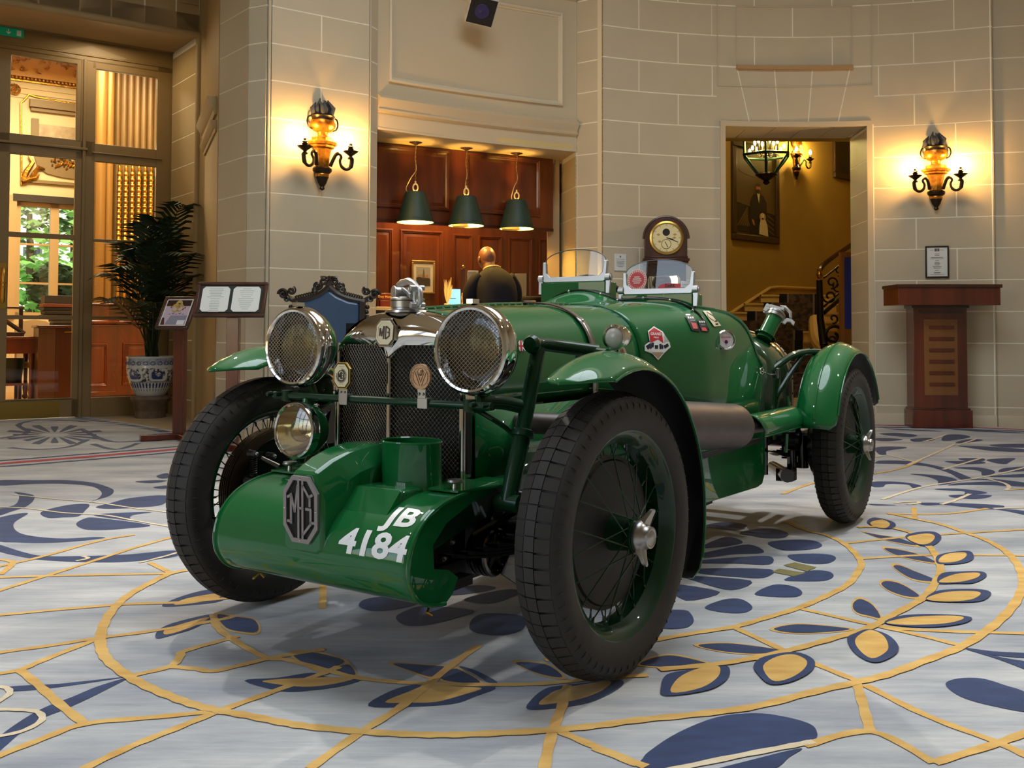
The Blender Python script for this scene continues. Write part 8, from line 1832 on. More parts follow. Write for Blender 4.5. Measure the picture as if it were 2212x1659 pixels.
MB().bx(-0.16, 0.145, -0.0895, -0.084, 0.30, 1.00).build('front_panel', wood_mat('honey_panel', (142, 92, 44), (120, 74, 34), 0.4, 0.2, 6), LE)
MB().bx(-0.20, 0.20, -0.0895, -0.08, 1.055, 1.090).build('slot_rail', WOODD, LE)
for i in range(6): MB().bx(-0.115, 0.115, -0.096, -0.088, 0.385 + 0.105 * i, 0.418 + 0.105 * i).build('slat', WOODR, LE, bevel=0.002)

# ---- menu stands at the left
def stand(loc, label, w, zt0, zt1, tilt, name, rz=0.0, foot=True):
    e = empty(name, loc, rz, label=label, cat='menu stand'); 
    MB().bx(-0.045, 0.045, -0.030, 0.030, 0.0, zt0 + 0.06).build('post', WOODR, e, bevel=0.003)
    for sy in (-1, 1): MB().prism([(-0.035, 0), (0.035, 0), (0.035, 0.05), (-0.035, 0.05)], 0.30, T(0, 0, 0) @ RZ(0.75 * sy + (PI if sy > 0 else 0)) @ frame((0, 0, 0), x=(0, 1, 0), y=(0, 0, 1)) @ T(0, 0, 0.0)).build('foot', WOODR, e, bevel=0.006)
    h = (zt1 - zt0) / math.cos(tilt); Q = frame((0, -0.14, zt0), x=(1, 0, 0), y=(0, math.sin(tilt), math.cos(tilt)))
    MB().bx(-w / 2, w / 2, 0, h, -0.022, 0.0, Q).build('board', WOODB, e, bevel=0.004)
    for r in ((-w / 2, w / 2, 0, 0.022), (-w / 2, w / 2, h - 0.022, h), (-w / 2, -w / 2 + 0.022, 0.022, h - 0.022), (w / 2 - 0.022, w / 2, 0.022, h - 0.022)): MB().bx(*r, 0, 0.012, Q).build('board_edge', WOODB, e, bevel=0.004)
    return e, Q, h
e, Q, h = stand((-2.690, 7.80, 0.004), 'short wooden stand with a framed colour photo of a dining table', 0.285, 0.895, 1.150, 0.55, 'menu_stand', rz=-0.22)
ph = MB(); ph.bx(-0.118, 0.118, 0.022, h - 0.022, 0.001, 0.004, Q, 0); ph.bx(-0.108, 0.108, 0.032, h - 0.032, 0.004, 0.005, Q, 1); ph.bx(-0.108, 0.108, 0.21, h - 0.032, 0.005, 0.0056, Q, 2); ph.prism([(-0.108, 0.032), (-0.07, 0.032), (-0.09, 0.10), (-0.108, 0.10)], 0.0006, Q, 3, 0.005); ph.bx(0.035, 0.10, 0.034, 0.075, 0.005, 0.006, Q, 0); ph.prism([(-0.07, 0.032), (0.108, 0.032), (0.108, 0.12), (-0.04, 0.12)], 0.0006, Q, 4, 0.005)
for x_, y_, r in ((-0.02, 0.20, 0.035), (0.02, 0.20, 0.03), (0.0, 0.235, 0.03)): ring(ph, [(x_ + a, y_ + b) for a, b in disc(r, 16)], (0.9, 0.9), 0.0006, Q, 5, 0.0056)
for x_, y_ in ((-0.06, 0.19), (0.065, 0.185), (0.05, 0.17)): ph.prism([(x_ - 0.006, y_), (x_ + 0.006, y_), (x_ + 0.004, y_ + 0.018), (x_ - 0.004, y_ + 0.018)], 0.0006, Q, 6, 0.0058)
for i in range(5): ph.prism([(-0.07 + 0.03 * i, 0.13 + 0.01 * (i % 2)), (-0.05 + 0.03 * i, 0.128), (-0.045 + 0.03 * i, 0.138 + 0.01 * (i % 2))], 0.0004, Q, 7, 0.0056)
ph.build('photo', [mat('photo_edge', (226, 224, 226), 0.3), mat('photo_lilac', (196, 178, 192), 0.3), mat('photo_dark', (60, 42, 34), 0.3), mat('photo_brown', (84, 52, 48), 0.3), mat('photo_grey', (142, 140, 160), 0.3), mat('photo_gold', (190, 160, 90), 0.3), mat('photo_red', (150, 30, 40), 0.3), mat('photo_shade', (110, 100, 122), 0.3)], e, ang=None)
e, Q, h = stand((-2.045, 7.06, 0.004), 'tall wooden stand holding an open two-page menu', 0.510, 0.981, 1.232, 0.45, 'menu_stand', rz=0.0)
mn = MB(); mn.bx(-0.222, 0.222, 0.030, h - 0.030, 0.001, 0.006, Q, 0)
for s in (-1, 1):
    cx_ = s * 0.112; pw, p0, p1, cc = 0.100, 0.036, h - 0.038, 0.020
    mn.prism([(cx_ - pw + cc, p0), (cx_ + pw - cc, p0), (cx_ + pw, p0 + cc), (cx_ + pw, p1 - cc), (cx_ + pw - cc, p1), (cx_ - pw + cc, p1), (cx_ - pw, p1 - cc), (cx_ - pw, p0 + cc)], 0.003, Q, 1, 0.005)
    random.seed(20 + s)
    for i in range(15 if s < 0 else 11):
        y_ = p1 - 0.020 - i * (0.0135 if s < 0 else 0.0165); ww = random.uniform(0.025, 0.062); mn.bx(cx_ - ww, cx_ + ww, y_, y_ + 0.0035, 0.008, 0.0084, Q, 2)
mn.build('menu', [mat('menu_cover', (38, 46, 44), 0.6), mat('menu_paper', (234, 236, 232), 0.55), mat('menu_ink', (168, 172, 172), 0.6)], e, ang=None)

# ---- palm in a blue and white pot
PC = V((-3.675, 9.80, 0.0)); PT = empty('potted_palm', tuple(PC), 0, label='tall palm in a blue and white porcelain pot on a stone foot', cat='potted plant')
PW = mat('pot_white', (206, 206, 204), 0.15, 0, 0.5); PBLU = mat('pot_blue', (44, 58, 112), 0.2, 0, 0.5); PGR = mat('pot_grey_blue', (128, 138, 156), 0.2, 0, 0.5, noise=(40, (178, 184, 190), 2)); PFL = mat('pot_flowers', (30, 34, 52), 0.2, 0, 0.5, noise=(34, (214, 210, 200), 3.0))
MB().lathe([(0, 0), (0.150, 0), (0.150, 0.075), (0.158, 0.085), (0.163, 0.14), (0.182, 0.165), (0.196, 0.19), (0.190, 0.215), (0.15, 0.225), (0, 0.225)], None, 36).build('pedestal', mat('stone_foot', (120, 98, 80), 0.7, noise=(14, (92, 74, 60), 1.5)), PT)
pr = [(0.140, 0.225), (0.150, 0.235), (0.185, 0.30), (0.215, 0.375), (0.233, 0.45), (0.238, 0.505), (0.237, 0.535), (0.236, 0.580), (0.238, 0.602), (0.243, 0.612), (0.243, 0.622), (0.225, 0.622), (0.220, 0.56), (0.0, 0.55)]
def pot_r(z):
    for (r0, z0), (r1, z1) in zip(pr, pr[1:10]):
        if z0 <= z <= z1: return r0 + (r1 - r0) * (z - z0) / (z1 - z0)
    return 0.24
MB().lathe(pr[:4], None, 48).build('pot_foot', PW, PT); pp_ = MB().lathe([(pot_r(0.362), 0.362), (pot_r(0.375), 0.375), (0.233, 0.45), (0.238, 0.505)], None, 48); pp_.build('pot_body', PFL, PT); MB().lathe(pr[5:7], None, 48).build('pot_band', PW, PT); MB().lathe(pr[6:9], None, 48).build('pot_collar', PGR, PT); MB().lathe(pr[8:], None, 48).build('pot_rim', PW, PT)
def pot_patch(m, pts, off, mi=0):
    ctr = sum(p[0] for p in pts) / len(pts); m.add([((pot_r(z) + off) * math.cos(a), (pot_r(z) + off) * math.sin(a), z) for a, z in pts], [tuple(range(len(pts)))], mi)
tg_ = MB()
for i in range(40):
    a = 2 * PI * i / 40; pot_patch(tg_, [(a, 0.262), (a + 0.045, 0.335), (a + 0.035, 0.355), (a, 0.360), (a - 0.035, 0.355), (a - 0.045, 0.335)], 0.002)
tg_.build('tongue_border', PBLU, PT, recalc=False); mdl = MB()
for i in range(22):
    a = 2 * PI * i / 22; mdl.tube([((0.240) * math.cos(a + 0.09 * math.cos(t)), 0.240 * math.sin(a + 0.09 * math.cos(t)), 0.555 + 0.017 * math.sin(t)) for t in [2 * PI * j / 10 for j in range(10)]], 0.003, 4, closed=True)
mdl.build('collar_rings', PBLU, PT); cart = MB()
for a0 in (-1.95, -0.9, 0.4, 1.6, 2.8):
    for k, (da, dz, mi, o) in enumerate(((0.40, 0.066, 0, 0.0025), (0.24, 0.042, 1, 0.004))):
        pts = []
        for j in range(20): 
            t = 2 * PI * j / 20; c_, s_ = math.cos(t), math.sin(t); pts.append((a0 + da * math.copysign(abs(c_) ** 0.5, c_) - (0.05 if k else 0), 0.437 + dz * math.copysign(abs(s_) ** 0.5, s_)))
        pot_patch(cart, pts, o + 0.004 * (k == 0), mi)
cart.build('cartouche', [PW, PBLU], PT, recalc=False)
PALM = mat('palm_green', (34, 56, 30), 0.45, noise=(8, (24, 42, 24), 1.2)); random.seed(42)
tips = [((-3.235, 9.45), 2.12, 0.10), ((-3.12, 9.35), 1.42, 0.30), ((-3.12, 9.20), 1.62, 0.26), ((-4.10, 9.55), 1.42, 0.26), ((-4.02, 9.95), 1.75, 0.2), ((-3.55, 9.35), 1.90, 0.16), ((-3.80, 9.30), 1.50, 0.26), ((-3.42, 9.20), 1.15, 0.34), ((-3.66, 10.0), 1.90, 0.12), ((-3.95, 9.30), 1.18, 0.3), ((-3.62, 9.75), 1.98, 0.05), ((-3.75, 9.5), 1.70, 0.2), ((-3.35, 9.4), 1.75, 0.2), ((-3.9, 9.7), 1.6, 0.25), ((-3.2, 9.3), 1.25, 0.3)]
def frond(tip, zt, droop, L_=0.30):
    p0 = V((random.uniform(-0.04, 0.04), random.uniform(-0.04, 0.04), 0.56)); t1 = V((tip[0] - PC.x, tip[1] - PC.y, zt)); apex = V((t1.x * 0.42, t1.y * 0.42, max(zt + droop * 0.15, 0.56 + (zt - 0.56) * 0.75)))
    P = [p0 * (1 - t) ** 2 + apex * 2 * t * (1 - t) + t1 * t * t for t in [i / 20 for i in range(21)]]; m = MB(); m.tube(P, [0.009 - 0.0065 * i / 20 for i in range(21)], 5)
    for i in range(6, 21):
        d = (P[min(i + 1, 20)] - P[i - 1]).normalized(); sd = d.cross(V((0, 0, 1))); sd = sd.normalized() if sd.length > 0.05 else V((1, 0, 0)); u = (i - 6) / 14; LL = L_ * (0.55 + 0.75 * math.sin(PI * min(u * 0.85 + 0.12, 1)))
        for s in (1, -1):
            dr = (sd * s * 0.85 + d * 0.62 + V((0, 0, 0.12))).normalized(); q0 = P[i]; q1 = q0 + dr * LL * 0.5 + V((0, 0, -0.01)); q2 = q0 + dr * LL + V((0, 0, -LL * 0.32)); w_ = (d * 1.0 - dr * d.dot(dr)).normalized() * 0.019; m.add([q0 - w_ * 0.4, q1 - w_, q2, q1 + w_, q0 + w_ * 0.4], [(0, 1, 3, 4), (1, 2, 3)])
    d = (P[-1] - P[-2]).normalized(); m.add([P[-1] - d.cross(V((0, 0, 1))) * 0.008, P[-1] + d * 0.2 + V((0, 0, -0.05)), P[-1] + d.cross(V((0, 0, 1))) * 0.008], [(0, 1, 2)]); return m.build('frond', PALM, PT, ang=None, recalc=False)
for tp_ in tips: frond(*tp_)
for i in range(9): MB().tube([(random.uniform(-0.07, 0.07), random.uniform(-0.07, 0.07), 0.55), (random.uniform(-0.05, 0.05), random.uniform(-0.05, 0.05), random.uniform(0.9, 1.15))], [0.012, 0.006], 6).build('stem', PALM, PT)
MB().lathe([(0, 0.57), (0.22, 0.565)], None, 24).build('soil', mat('soil', (40, 30, 22), 0.95), PT, recalc=False)

# ---- carved chair with a blue leather back
CH = empty('carved_armchair', (-1.352, 7.10, 0.004), 0.05, label='carved dark oak armchair with blue leather back behind the far headlamp', cat='chair'); OAK = wood_mat('carved_oak', (40, 26, 20), (26, 17, 14), 0.35, 0.3, 9); BLUEL = mat('blue_leather', (46, 74, 106), 0.35, 0, 0.2, bump=(50, 0.1))
FC = frame((0, 0, 0), x=(1, 0, 0), y=(0, 0, 1))
pan_ = [(-0.222, 0.60), (0.222, 0.60), (0.222, 1.085), (0.14, 1.100), (0.06, 1.135), (0.0, 1.178), (-0.06, 1.135), (-0.14, 1.100), (-0.222, 1.085)]
MB().prism(pan_, 0.05, FC @ T(0, 0, -0.02)).build('back_pad', BLUEL, CH, bevel=0.018)
for s in (-1, 1):
    MB().bx(s * 0.245 - 0.022, s * 0.245 + 0.022, -0.03, 0.04, 0.30, 1.10).build('back_stile', OAK, CH, bevel=0.006)
    k = MB()
    for i in range(12): k.sph((s * (0.275 + 0.006 * (i % 2)), 0.0, 0.66 + 0.036 * i), (0.018, 0.02, 0.017), 8, 6)
    k.build('stile_carving', OAK, CH)
    r_ = MB(); r_.tube(smooth_path([(s * 0.262, 0, 1.095), (s * 0.15, 0, 1.118), (s * 0.06, 0, 1.155), (0.0, 0, 1.205)], 5), 0.026, 8); r_.tube(smooth_path([(s * 0.25, 0, 1.10), (s * 0.30, 0, 1.125), (s * 0.345, 0, 1.15)], 4), 0.020, 8); r_.build('crest_rail', OAK, CH)
    for (cx_, cz_, r0, t0, t1, th) in ((0.335, 1.150, 0.036, 0, 8.5, 0.015), (0.275, 1.175, 0.028, 2, 10, 0.013), (0.045, 1.245, 0.030, 1, 9, 0.013), (0.085, 1.215, 0.030, 3, 11, 0.014), (0.020, 1.262, 0.018, 0, 7, 0.010), (0.105, 1.185, 0.022, 2, 9, 0.012), (0.31, 1.115, 0.022, 1, 8, 0.012)):
        sp_ = MB(); sp_.tube([(s * (cx_ + r0 * (1 - 0.78 * i / 22) * math.cos(t0 + (t1 - t0) * i / 22)), -0.012 - 0.001 * i, cz_ + r0 * (1 - 0.78 * i / 22) * math.sin(t0 + (t1 - t0) * i / 22)) for i in range(23)], [th * (1 - 0.3 * i / 22) for i in range(23)], 7); sp_.build('scroll', OAK, CH)
    lf = MB()
    for i in range(8): lf.tube([(s * (0.11 + 0.018 * i), -0.012, 1.140 - 0.004 * i), (s * (0.118 + 0.018 * i), -0.02, 1.160 - 0.004 * i), (s * (0.105 + 0.018 * i), -0.018, 1.176 - 0.005 * i)], [0.007, 0.009, 0.003], 6)
    lf.build('leaf_carving', OAK, CH)
    ar_ = MB(); ar_.tube(smooth_path([(s * 0.26, 0.0, 0.72), (s * 0.285, -0.2, 0.70), (s * 0.29, -0.42, 0.68), (s * 0.29, -0.47, 0.64)], 5), 0.028, 8); ar_.tube([(s * 0.28, -0.42, 0.46), (s * 0.285, -0.40, 0.68)], 0.024, 8); ar_.build('arm', OAK, CH)
    for yy in (-0.44, 0.0): MB().lathe([(0.030, 0), (0.024, 0.05), (0.034, 0.10), (0.022, 0.16), (0.034, 0.30), (0.030, 0.38)], T(s * 0.255, yy, 0), 12).build('leg', OAK, CH)
tpc = MB(); 
for x_, z_ in ((0, 1.278), (-0.012, 1.268), (0.012, 1.268)): tpc.sph((x_, -0.01, z_), 0.010, 8, 6)
tpc.prism([(-0.02, 1.19), (0.02, 1.19), (0.035, 1.24), (0.0, 1.27), (-0.035, 1.24)], 0.03, FC @ T(0, 0, -0.012)); tpc.build('crest_finial', OAK, CH)
MB().bx(-0.28, 0.28, -0.48, 0.02, 0.37, 0.43).build('seat_rail', OAK, CH, bevel=0.006); MB().bx(-0.26, 0.26, -0.47, -0.02, 0.43, 0.50).build('seat', BLUEL, CH, bevel=0.025); MB().bx(-0.26, 0.26, -0.02, 0.02, 0.55, 0.60).build('lower_rail', OAK, CH, bevel=0.004)

# ---- loudspeaker on the panel over the alcove
c0 = FZ.w(*FZ.q(1040, 30), 0.02); SPK = empty('loudspeaker', tuple(FZ.w(FZ.q(1040, 30)[0], 3.86, 0.0)), 0, label='square black-faced loudspeaker on a bracket over the reception alcove', cat='loudspeaker'); SIv = MX.Translation(-SPK.location)
F2 = FZ.off(0.24); cc = F2.w(*F2.q(1041, 25)); zdir = (FZ.n * 0.85 - FZ.e * 0.30 + V((0, 0, -0.70))).normalized(); xd = FZ.e + V((0, 0, 0.05)); Q = SIv @ frame(cc, x=xd - zdir * xd.dot(zdir), z=zdir)
SB = mat('speaker_white', (206, 200, 190), 0.5); MB().bx(-0.128, 0.128, -0.128, 0.128, -0.10, 0.0, Q).build('cabinet', SB, SPK, bevel=0.006); MB().bx(-0.119, 0.119, -0.119, 0.119, 0, 0.004, Q).build('baffle', mat('speaker_black', (14, 13, 15), 0.6), SPK); MB().lathe([(0.068, 0.004), (0.064, 0.009), (0.030, 0.006), (0.016, 0.012), (0.0, 0.016)], Q, 32).build('cone', mat('speaker_cone', (44, 38, 92), 0.45), SPK)
MB().tube([Q @ V((0, 0.02, -0.10)), SIv @ FZ.w(FZ.q(1041, 26)[0], 3.96, 0.12), SIv @ FZ.w(FZ.q(1041, 26)[0], 3.96, -0.05)], 0.016, 8).build('bracket', SB, SPK)

# ---- hanging lantern in the staircase hall
c = at_depth(1655, 340, 11.2); LN = empty('hanging_lantern', (c.x, c.y, 0), 0, label='large green metal hexagonal lantern hanging in the staircase hall', cat='lantern'); GRM = mat('lantern_green', (34, 60, 44), 0.4, 0.5); LGL = glass_mat('lantern_glass', (244, 246, 226), 0.05, fac=0.12)
zr = at_depth(1655, 336, 11.2).z; zb = at_depth(1655, 374, 11.2).z; R1 = 0.285; R2 = 0.115; hx = [(math.cos(PI / 3 * i + 0.25), math.sin(PI / 3 * i + 0.25)) for i in range(6)]
for i in range(6):
    a, b_ = hx[i], hx[(i + 1) % 6]
    MB().tube([(a[0] * R1, a[1] * R1, zr), (b_[0] * R1, b_[1] * R1, zr)], 0.016, 8).build('rim_bar', GRM, LN); MB().tube([(a[0] * R1, a[1] * R1, zr), (a[0] * R2, a[1] * R2, zb)], 0.015, 8).build('rib', GRM, LN); MB().tube([(a[0] * R1, a[1] * R1, zr), (a[0] * R1 * 1.0, a[1] * R1 * 1.0, zr + 0.75)], 0.012, 8).build('upright', GRM, LN)
    MB().add([(a[0] * R1, a[1] * R1, zr), (b_[0] * R1, b_[1] * R1, zr), (b_[0] * R2, b_[1] * R2, zb), (a[0] * R2, a[1] * R2, zb)], [(0, 1, 2, 3)]).build('lower_pane', LGL, LN, ang=None); MB().add([(a[0] * R1, a[1] * R1, zr), (b_[0] * R1, b_[1] * R1, zr), (b_[0] * R1, b_[1] * R1, zr + 0.72), (a[0] * R1, a[1] * R1, zr + 0.72)], [(0, 1, 2, 3)]).build('side_pane', LGL, LN, ang=None)
    a2 = (math.cos(PI / 3 * i + 0.6) * 0.13, math.sin(PI / 3 * i + 0.6) * 0.13); cd_ = MB(); cd_.tube([(0, 0, zr + 0.02), (a2[0] * 0.6, a2[1] * 0.6, zr - 0.01), (a2[0], a2[1], zr + 0.05)], 0.007, 6); cd_.cyl((a2[0], a2[1], zr + 0.05), (a2[0], a2[1], zr + 0.13), 0.011, n=8); cd_.build('candle', BRONZE_D, LN); MB().sph((a2[0], a2[1], zr + 0.16), (0.014, 0.014, 0.03), 10, 8).build('bulb', bulb_m('lantern_bulb', (255, 226, 150), 700), LN)
MB().tube([(R1 * x_, R1 * y_, zr + 0.74) for x_, y_ in hx], 0.016, 8, closed=True).lathe([(R2, zb), (R2 + 0.015, zb - 0.02), (0.09, zb - 0.05), (0.05, zb - 0.075), (0.03, zb - 0.09), (0.045, zb - 0.11), (0.02, zb - 0.135), (0, zb - 0.14)], None, 20).build('pendant_base', BRONZE_D, LN); MB().tube([(0, 0, zr + 0.02), (0, 0, 6.98)], 0.010, 6).build('suspension_rod', BRONZE_D, LN)
# ================================================================== THE TWO PEOPLE AT THE COUNTER
SKIN_D = mat('dark_skin', (112, 70, 46), 0.42, noise=(6, (96, 58, 38), 0.8)); SKIN_L = mat('pale_skin', (224, 164, 130), 0.5); NAVYC = mat('navy_cloth', (17, 17, 27), 0.85, spec=0.2); BRAID = mat('gold_braid', (206, 176, 104), 0.45, 0.3); BLOND = mat('blond_hair', (214, 182, 124), 0.55, bump=(40, 0.4, (1, 1, 0.2)))
def figure(name, parent, J, E_, m):
    """one continuous skin grown over joined nodes: J name -> (x, y, z, radius)"""
    names = list(J); me = bpy.data.meshes.new(name); me.from_pydata([J[n][:3] for n in names], [(names.index(a), names.index(b)) for a, b in E_], [])
    o = bpy.data.objects.new(name, me); COL.objects.link(o); o.parent = parent; me.materials.append(m)
    md = o.modifiers.new('skin', 'SKIN'); md.use_smooth_shade = True
    for i, n in enumerate(names):
        r = J[n][3]; r = r if isinstance(r, tuple) else (r, r); me.skin_vertices[0].data[i].radius = r; me.skin_vertices[0].data[i].use_root = i == 0
    s = o.modifiers.new('smooth', 'SUBSURF'); s.levels = 1; s.render_levels = 2; return o
def hand(J, E_, wr, tag_, d, side, up):
    """palm and five fingers of unequal length curling in direction d"""
    w = V(J[wr][:3]); d = V(d).normalized(); s = V(side).normalized(); u = V(up).normalized(); p = w + d * 0.055; J['palm' + tag_] = (*p, 0.024); E_.append((wr, 'palm' + tag_))
    for i, (o_, L) in enumerate(((0.027, 0.068), (0.009, 0.078), (-0.009, 0.072), (-0.026, 0.056))):
        a = p + d * 0.035 + s * o_; b = a + d * L * 0.5 - u * 0.006; c = b + d * L * 0.35 - u * L * 0.4
        for k, (q, r) in enumerate(((a, 0.0105), (b, 0.0095), (c, 0.008))): J['f%d%d%s' % (i, k, tag_)] = (*q, r)
        E_ += [('palm' + tag_, 'f%d0%s' % (i, tag_)), ('f%d0%s' % (i, tag_), 'f%d1%s' % (i, tag_)), ('f%d1%s' % (i, tag_), 'f%d2%s' % (i, tag_))]
    a = w + d * 0.03 + s * 0.036; b = a + d * 0.035 + s * 0.014 - u * 0.008; J['t0' + tag_] = (*a, 0.012); J['t1' + tag_] = (*b, 0.009); E_ += [(wr, 't0' + tag_), ('t0' + tag_, 't1' + tag_)]
def ringloft(secs, n=20, expo=2.4):
    """closed body of stacked ovals: (centre, right vector, front vector, half width, half depth)"""
    m = MB(); rows = []
    for c, r, f, w, d in secs:
        c, r, f = V(c), V(r).normalized(), V(f).normalized(); row = []
        for i in range(n):
            a = 2 * PI * i / n; ca, sa = math.cos(a), math.sin(a); row.append(c + r * (w * math.copysign(abs(ca) ** (2 / expo), ca)) + f * (d * math.copysign(abs(sa) ** (2 / expo), sa)))
        rows.append(row)
    m.grid(rows, cv=True); m.f += [tuple(range(n))[::-1], tuple((len(rows) - 1) * n + i for i in range(n))]; m.mi += [0, 0]; return m
# the standing man: local +y is the way he faces, x to his right
MAN = empty('person', (-0.115, 9.02, 0.004), math.radians(28), label='man with a shaved head and navy jacket, back turned, bent over the counter', cat='person')
J = dict(pelvis=(0, 0, 0.93, 0.12), belly=(0, 0.03, 1.08, 0.125), chest=(0, 0.10, 1.28, (0.155, 0.12)), base=(0, 0.165, 1.44, 0.062), neck=(-0.01, 0.205, 1.505, 0.054), skull=(-0.015, 0.235, 1.575, (0.074, 0.088)), crown=(-0.015, 0.262, 1.622, (0.062, 0.074)), jaw=(-0.018, 0.30, 1.535, 0.048), nose=(-0.018, 0.352, 1.562, 0.013),
         shl=(-0.185, 0.12, 1.385, 0.062), ell=(-0.255, 0.17, 1.14, 0.046), wrl=(-0.13, 0.36, 1.145, 0.030), shr=(0.185, 0.12, 1.385, 0.062), elr=(0.245, 0.22, 1.15, 0.046), wrr=(0.03, 0.40, 1.20, 0.030), hl=(-0.09, 0, 0.88, 0.088), kl=(-0.10, 0.02, 0.49, 0.058), al=(-0.10, 0, 0.09, 0.040), tl=(-0.11, 0.15, 0.035, 0.034), hr=(0.09, 0, 0.88, 0.088), kr=(0.10, 0.02, 0.49, 0.058), ar=(0.10, 0, 0.09, 0.040), tr=(0.11, 0.15, 0.035, 0.034), ear_l=(-0.092, 0.245, 1.560, 0.014), ear_r=(0.062, 0.245, 1.560, 0.014))
E_ = [('pelvis', 'belly'), ('belly', 'chest'), ('chest', 'base'), ('base', 'neck'), ('neck', 'skull'), ('skull', 'crown'), ('skull', 'jaw'), ('jaw', 'nose'), ('chest', 'shl'), ('shl', 'ell'), ('ell', 'wrl'), ('chest', 'shr'), ('shr', 'elr'), ('elr', 'wrr'), ('pelvis', 'hl'), ('hl', 'kl'), ('kl', 'al'), ('al', 'tl'), ('pelvis', 'hr'), ('hr', 'kr'), ('kr', 'ar'), ('ar', 'tr'), ('skull', 'ear_l'), ('skull', 'ear_r')]
hand(J, E_, 'wrl', 'l', (0.45, 0.85, -0.1), (0.8, -0.4, 0), (0, 0, 1)); hand(J, E_, 'wrr', 'r', (-0.7, 0.5, 0.4), (0.3, 0.4, 0.7), (0.5, 0.6, -0.4))
figure('body', MAN, J, E_, SKIN_D)
hdm = MB(); hdm.sph((-0.015, 0.245, 1.598), (0.079, 0.098, 0.098), 22, 16, RX(0)); hdm.sph((-0.016, 0.285, 1.545), (0.060, 0.066, 0.066), 18, 12); hdm.tube([(-0.005, 0.17, 1.43), (-0.012, 0.21, 1.52)], [0.062, 0.058], 14)
for s in (-1, 1):
    hdm.sph((-0.015 + s * 0.081, 0.250, 1.568), (0.012, 0.022, 0.034), 10, 8); hdm.sph((-0.016 + s * 0.028, 0.342, 1.580), (0.012, 0.008, 0.008), 8, 6)
hdm.build('head', SKIN_D, MAN, 60)
jk = ringloft([((0, 0.0, 0.80), (1, 0, 0), (0, 1, 0), 0.200, 0.140), ((0, 0.0, 0.95), (1, 0, 0), (0, 1, -0.1), 0.195, 0.138), ((0, 0.03, 1.10), (1, 0, 0), (0, 1, -0.2), 0.185, 0.130), ((0, 0.075, 1.24), (1, 0, 0), (0, 1, -0.3), 0.222, 0.138), ((0, 0.115, 1.345), (1, 0, 0), (0, 1, -0.4), 0.212, 0.125), ((0, 0.135, 1.405), (1, 0, 0), (0, 1, -0.4), 0.185, 0.105), ((0, 0.150, 1.445), (1, 0, 0), (0, 1, -0.5), 0.120, 0.085), ((0, 0.165, 1.470), (1, 0, 0), (0, 1, -0.6), 0.075, 0.070)])
for s, el, wr in ((-1, (-0.235, 0.17, 1.135), (-0.140, 0.345, 1.14)), (1, (0.25, 0.22, 1.145), (0.045, 0.385, 1.19))): jk.tube(smooth_path([(s * 0.150, 0.115, 1.400), (s * 0.205, 0.125, 1.345), (s * 0.245, 0.145, 1.24), el, tuple(lerp2(a, b, 0.5) for a, b in zip(el, wr)), wr], 4), [0.062] * 5 + [0.068] * 5 + [0.062] * 5 + [0.056] * 6, 14)
jkt = jk.build('jacket', NAVYC, MAN, 60, subsurf=1)
cl_ = MB(); cl_.tube([(0.082 * math.cos(a), 0.163 + 0.062 * math.sin(a), 1.474 - 0.028 * math.sin(a)) for a in [2 * PI * i / 24 for i in range(24)]], 0.011, 7, closed=True); cl_.build('collar_braid', BRAID, jkt)
for s, el, wr in ((-1, V((-0.235, 0.17, 1.135)), V((-0.140, 0.345, 1.14))), (1, V((0.25, 0.22, 1.145)), V((0.045, 0.385, 1.19)))):
    for k in (0.62, 0.74, 0.86):
        c = el.lerp(wr, k); F_ = axis_frame(c, wr - el); MB().tube([F_ @ V((0.0585 * math.cos(a), 0.0585 * math.sin(a), 0)) for a in [2 * PI * i / 20 for i in range(20)]], 0.004, 6, closed=True).build('cuff_braid', BRAID, jkt)
MB().sph((0.045, -0.135, 1.06), 0.009, 8, 6).build('back_button', BRAID, jkt)
for s in (-1, 1):
    MB().tube([(s * 0.09, 0.0, 0.90), (s * 0.10, 0.015, 0.50), (s * 0.10, 0.0, 0.06)], [0.115, 0.085, 0.075], 14).build('trouser_leg', NAVYC, MAN, 60); MB().lathe([(0, 0), (0.05, 0.0), (0.052, 0.05), (0.03, 0.08), (0, 0.085)], T(s * 0.11, 0.07, -0.002) @ MX.Diagonal((0.95, 2.5, 1, 1)), 18).build('shoe', BLKGL, MAN)
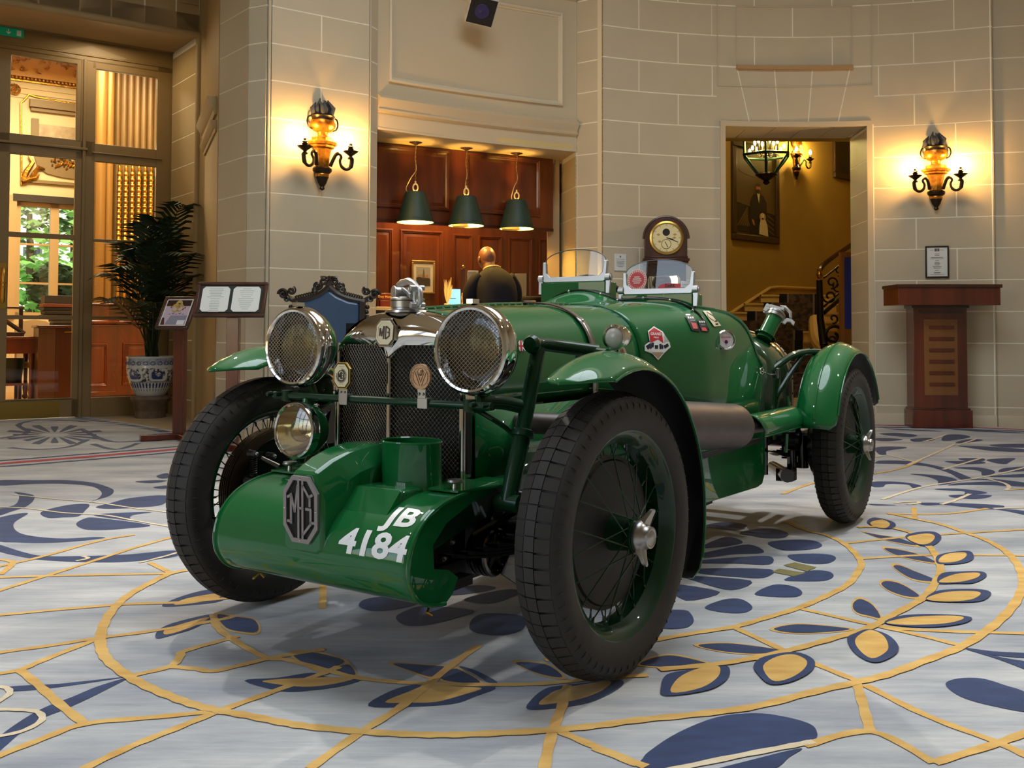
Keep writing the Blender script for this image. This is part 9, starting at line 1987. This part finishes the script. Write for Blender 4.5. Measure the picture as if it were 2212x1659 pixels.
# the seated woman, head bowed over the desk, facing the rotunda
WO = empty('person', (-0.487, 10.32, 0.0), PI + 0.1, label='blond person seated behind the counter with head bowed beside the laptop', cat='person')
J = dict(pelvis=(0, 0, 0.55, 0.13), belly=(0, 0.03, 0.72, 0.12), chest=(0, 0.08, 0.92, (0.14, 0.11)), base=(0, 0.13, 1.06, 0.055), neck=(0, 0.16, 1.11, 0.048), skull=(0, 0.20, 1.19, (0.072, 0.085)), crown=(0, 0.215, 1.235, 0.060), jaw=(0, 0.26, 1.14, 0.046), nose=(0, 0.305, 1.165, 0.012), shl=(-0.16, 0.08, 1.0, 0.052), ell=(-0.23, 0.14, 0.78, 0.040), wrl=(-0.12, 0.36, 1.0, 0.026), shr=(0.16, 0.08, 1.0, 0.052), elr=(0.23, 0.14, 0.78, 0.040), wrr=(0.10, 0.33, 1.04, 0.026),
         hl=(-0.09, 0.02, 0.52, 0.09), kl=(-0.11, 0.42, 0.50, 0.058), al=(-0.11, 0.42, 0.09, 0.04), tl=(-0.11, 0.55, 0.035, 0.032), hr=(0.09, 0.02, 0.52, 0.09), kr=(0.11, 0.42, 0.50, 0.058), ar=(0.11, 0.42, 0.09, 0.04), tr=(0.11, 0.55, 0.035, 0.032))
E_ = [('pelvis', 'belly'), ('belly', 'chest'), ('chest', 'base'), ('base', 'neck'), ('neck', 'skull'), ('skull', 'crown'), ('skull', 'jaw'), ('jaw', 'nose'), ('chest', 'shl'), ('shl', 'ell'), ('ell', 'wrl'), ('chest', 'shr'), ('shr', 'elr'), ('elr', 'wrr'), ('pelvis', 'hl'), ('hl', 'kl'), ('kl', 'al'), ('al', 'tl'), ('pelvis', 'hr'), ('hr', 'kr'), ('kr', 'ar'), ('ar', 'tr')]
hand(J, E_, 'wrl', 'l', (0.3, 0.9, 0.2), (0.9, -0.3, 0), (0, 0, 1)); hand(J, E_, 'wrr', 'r', (-0.2, 0.5, 0.8), (-0.9, 0, -0.2), (0, 0.8, -0.4)); figure('body', WO, J, E_, SKIN_L)
hr_ = MB(); hr_.sph((0, 0.185, 1.215), (0.094, 0.108, 0.088), 22, 14); hr_.sph((0, 0.13, 1.13), (0.085, 0.065, 0.12), 18, 12)
for i in range(14):
    a = PI * (i / 13); hr_.tube([(0.02 * math.cos(a), 0.16, 1.300), (0.075 * math.cos(a), 0.19 + 0.07 * math.sin(a), 1.275), (0.094 * math.cos(a), 0.175 + 0.085 * math.sin(a), 1.215)], [0.012, 0.015, 0.008], 6)
hr_.build('hair', BLOND, WO, 60)
ringloft([((0, 0, 0.46), (1, 0, 0), (0, 1, 0), 0.18, 0.14), ((0, 0.03, 0.70), (1, 0, 0), (0, 1, -0.1), 0.155, 0.12), ((0, 0.075, 0.90), (1, 0, 0), (0, 1, -0.3), 0.18, 0.125), ((0, 0.10, 1.0), (1, 0, 0), (0, 1, -0.4), 0.165, 0.10), ((0, 0.125, 1.055), (1, 0, 0), (0, 1, -0.5), 0.075, 0.065)]).build('blouse', mat('dark_blouse', (36, 36, 44), 0.7), WO, 60)
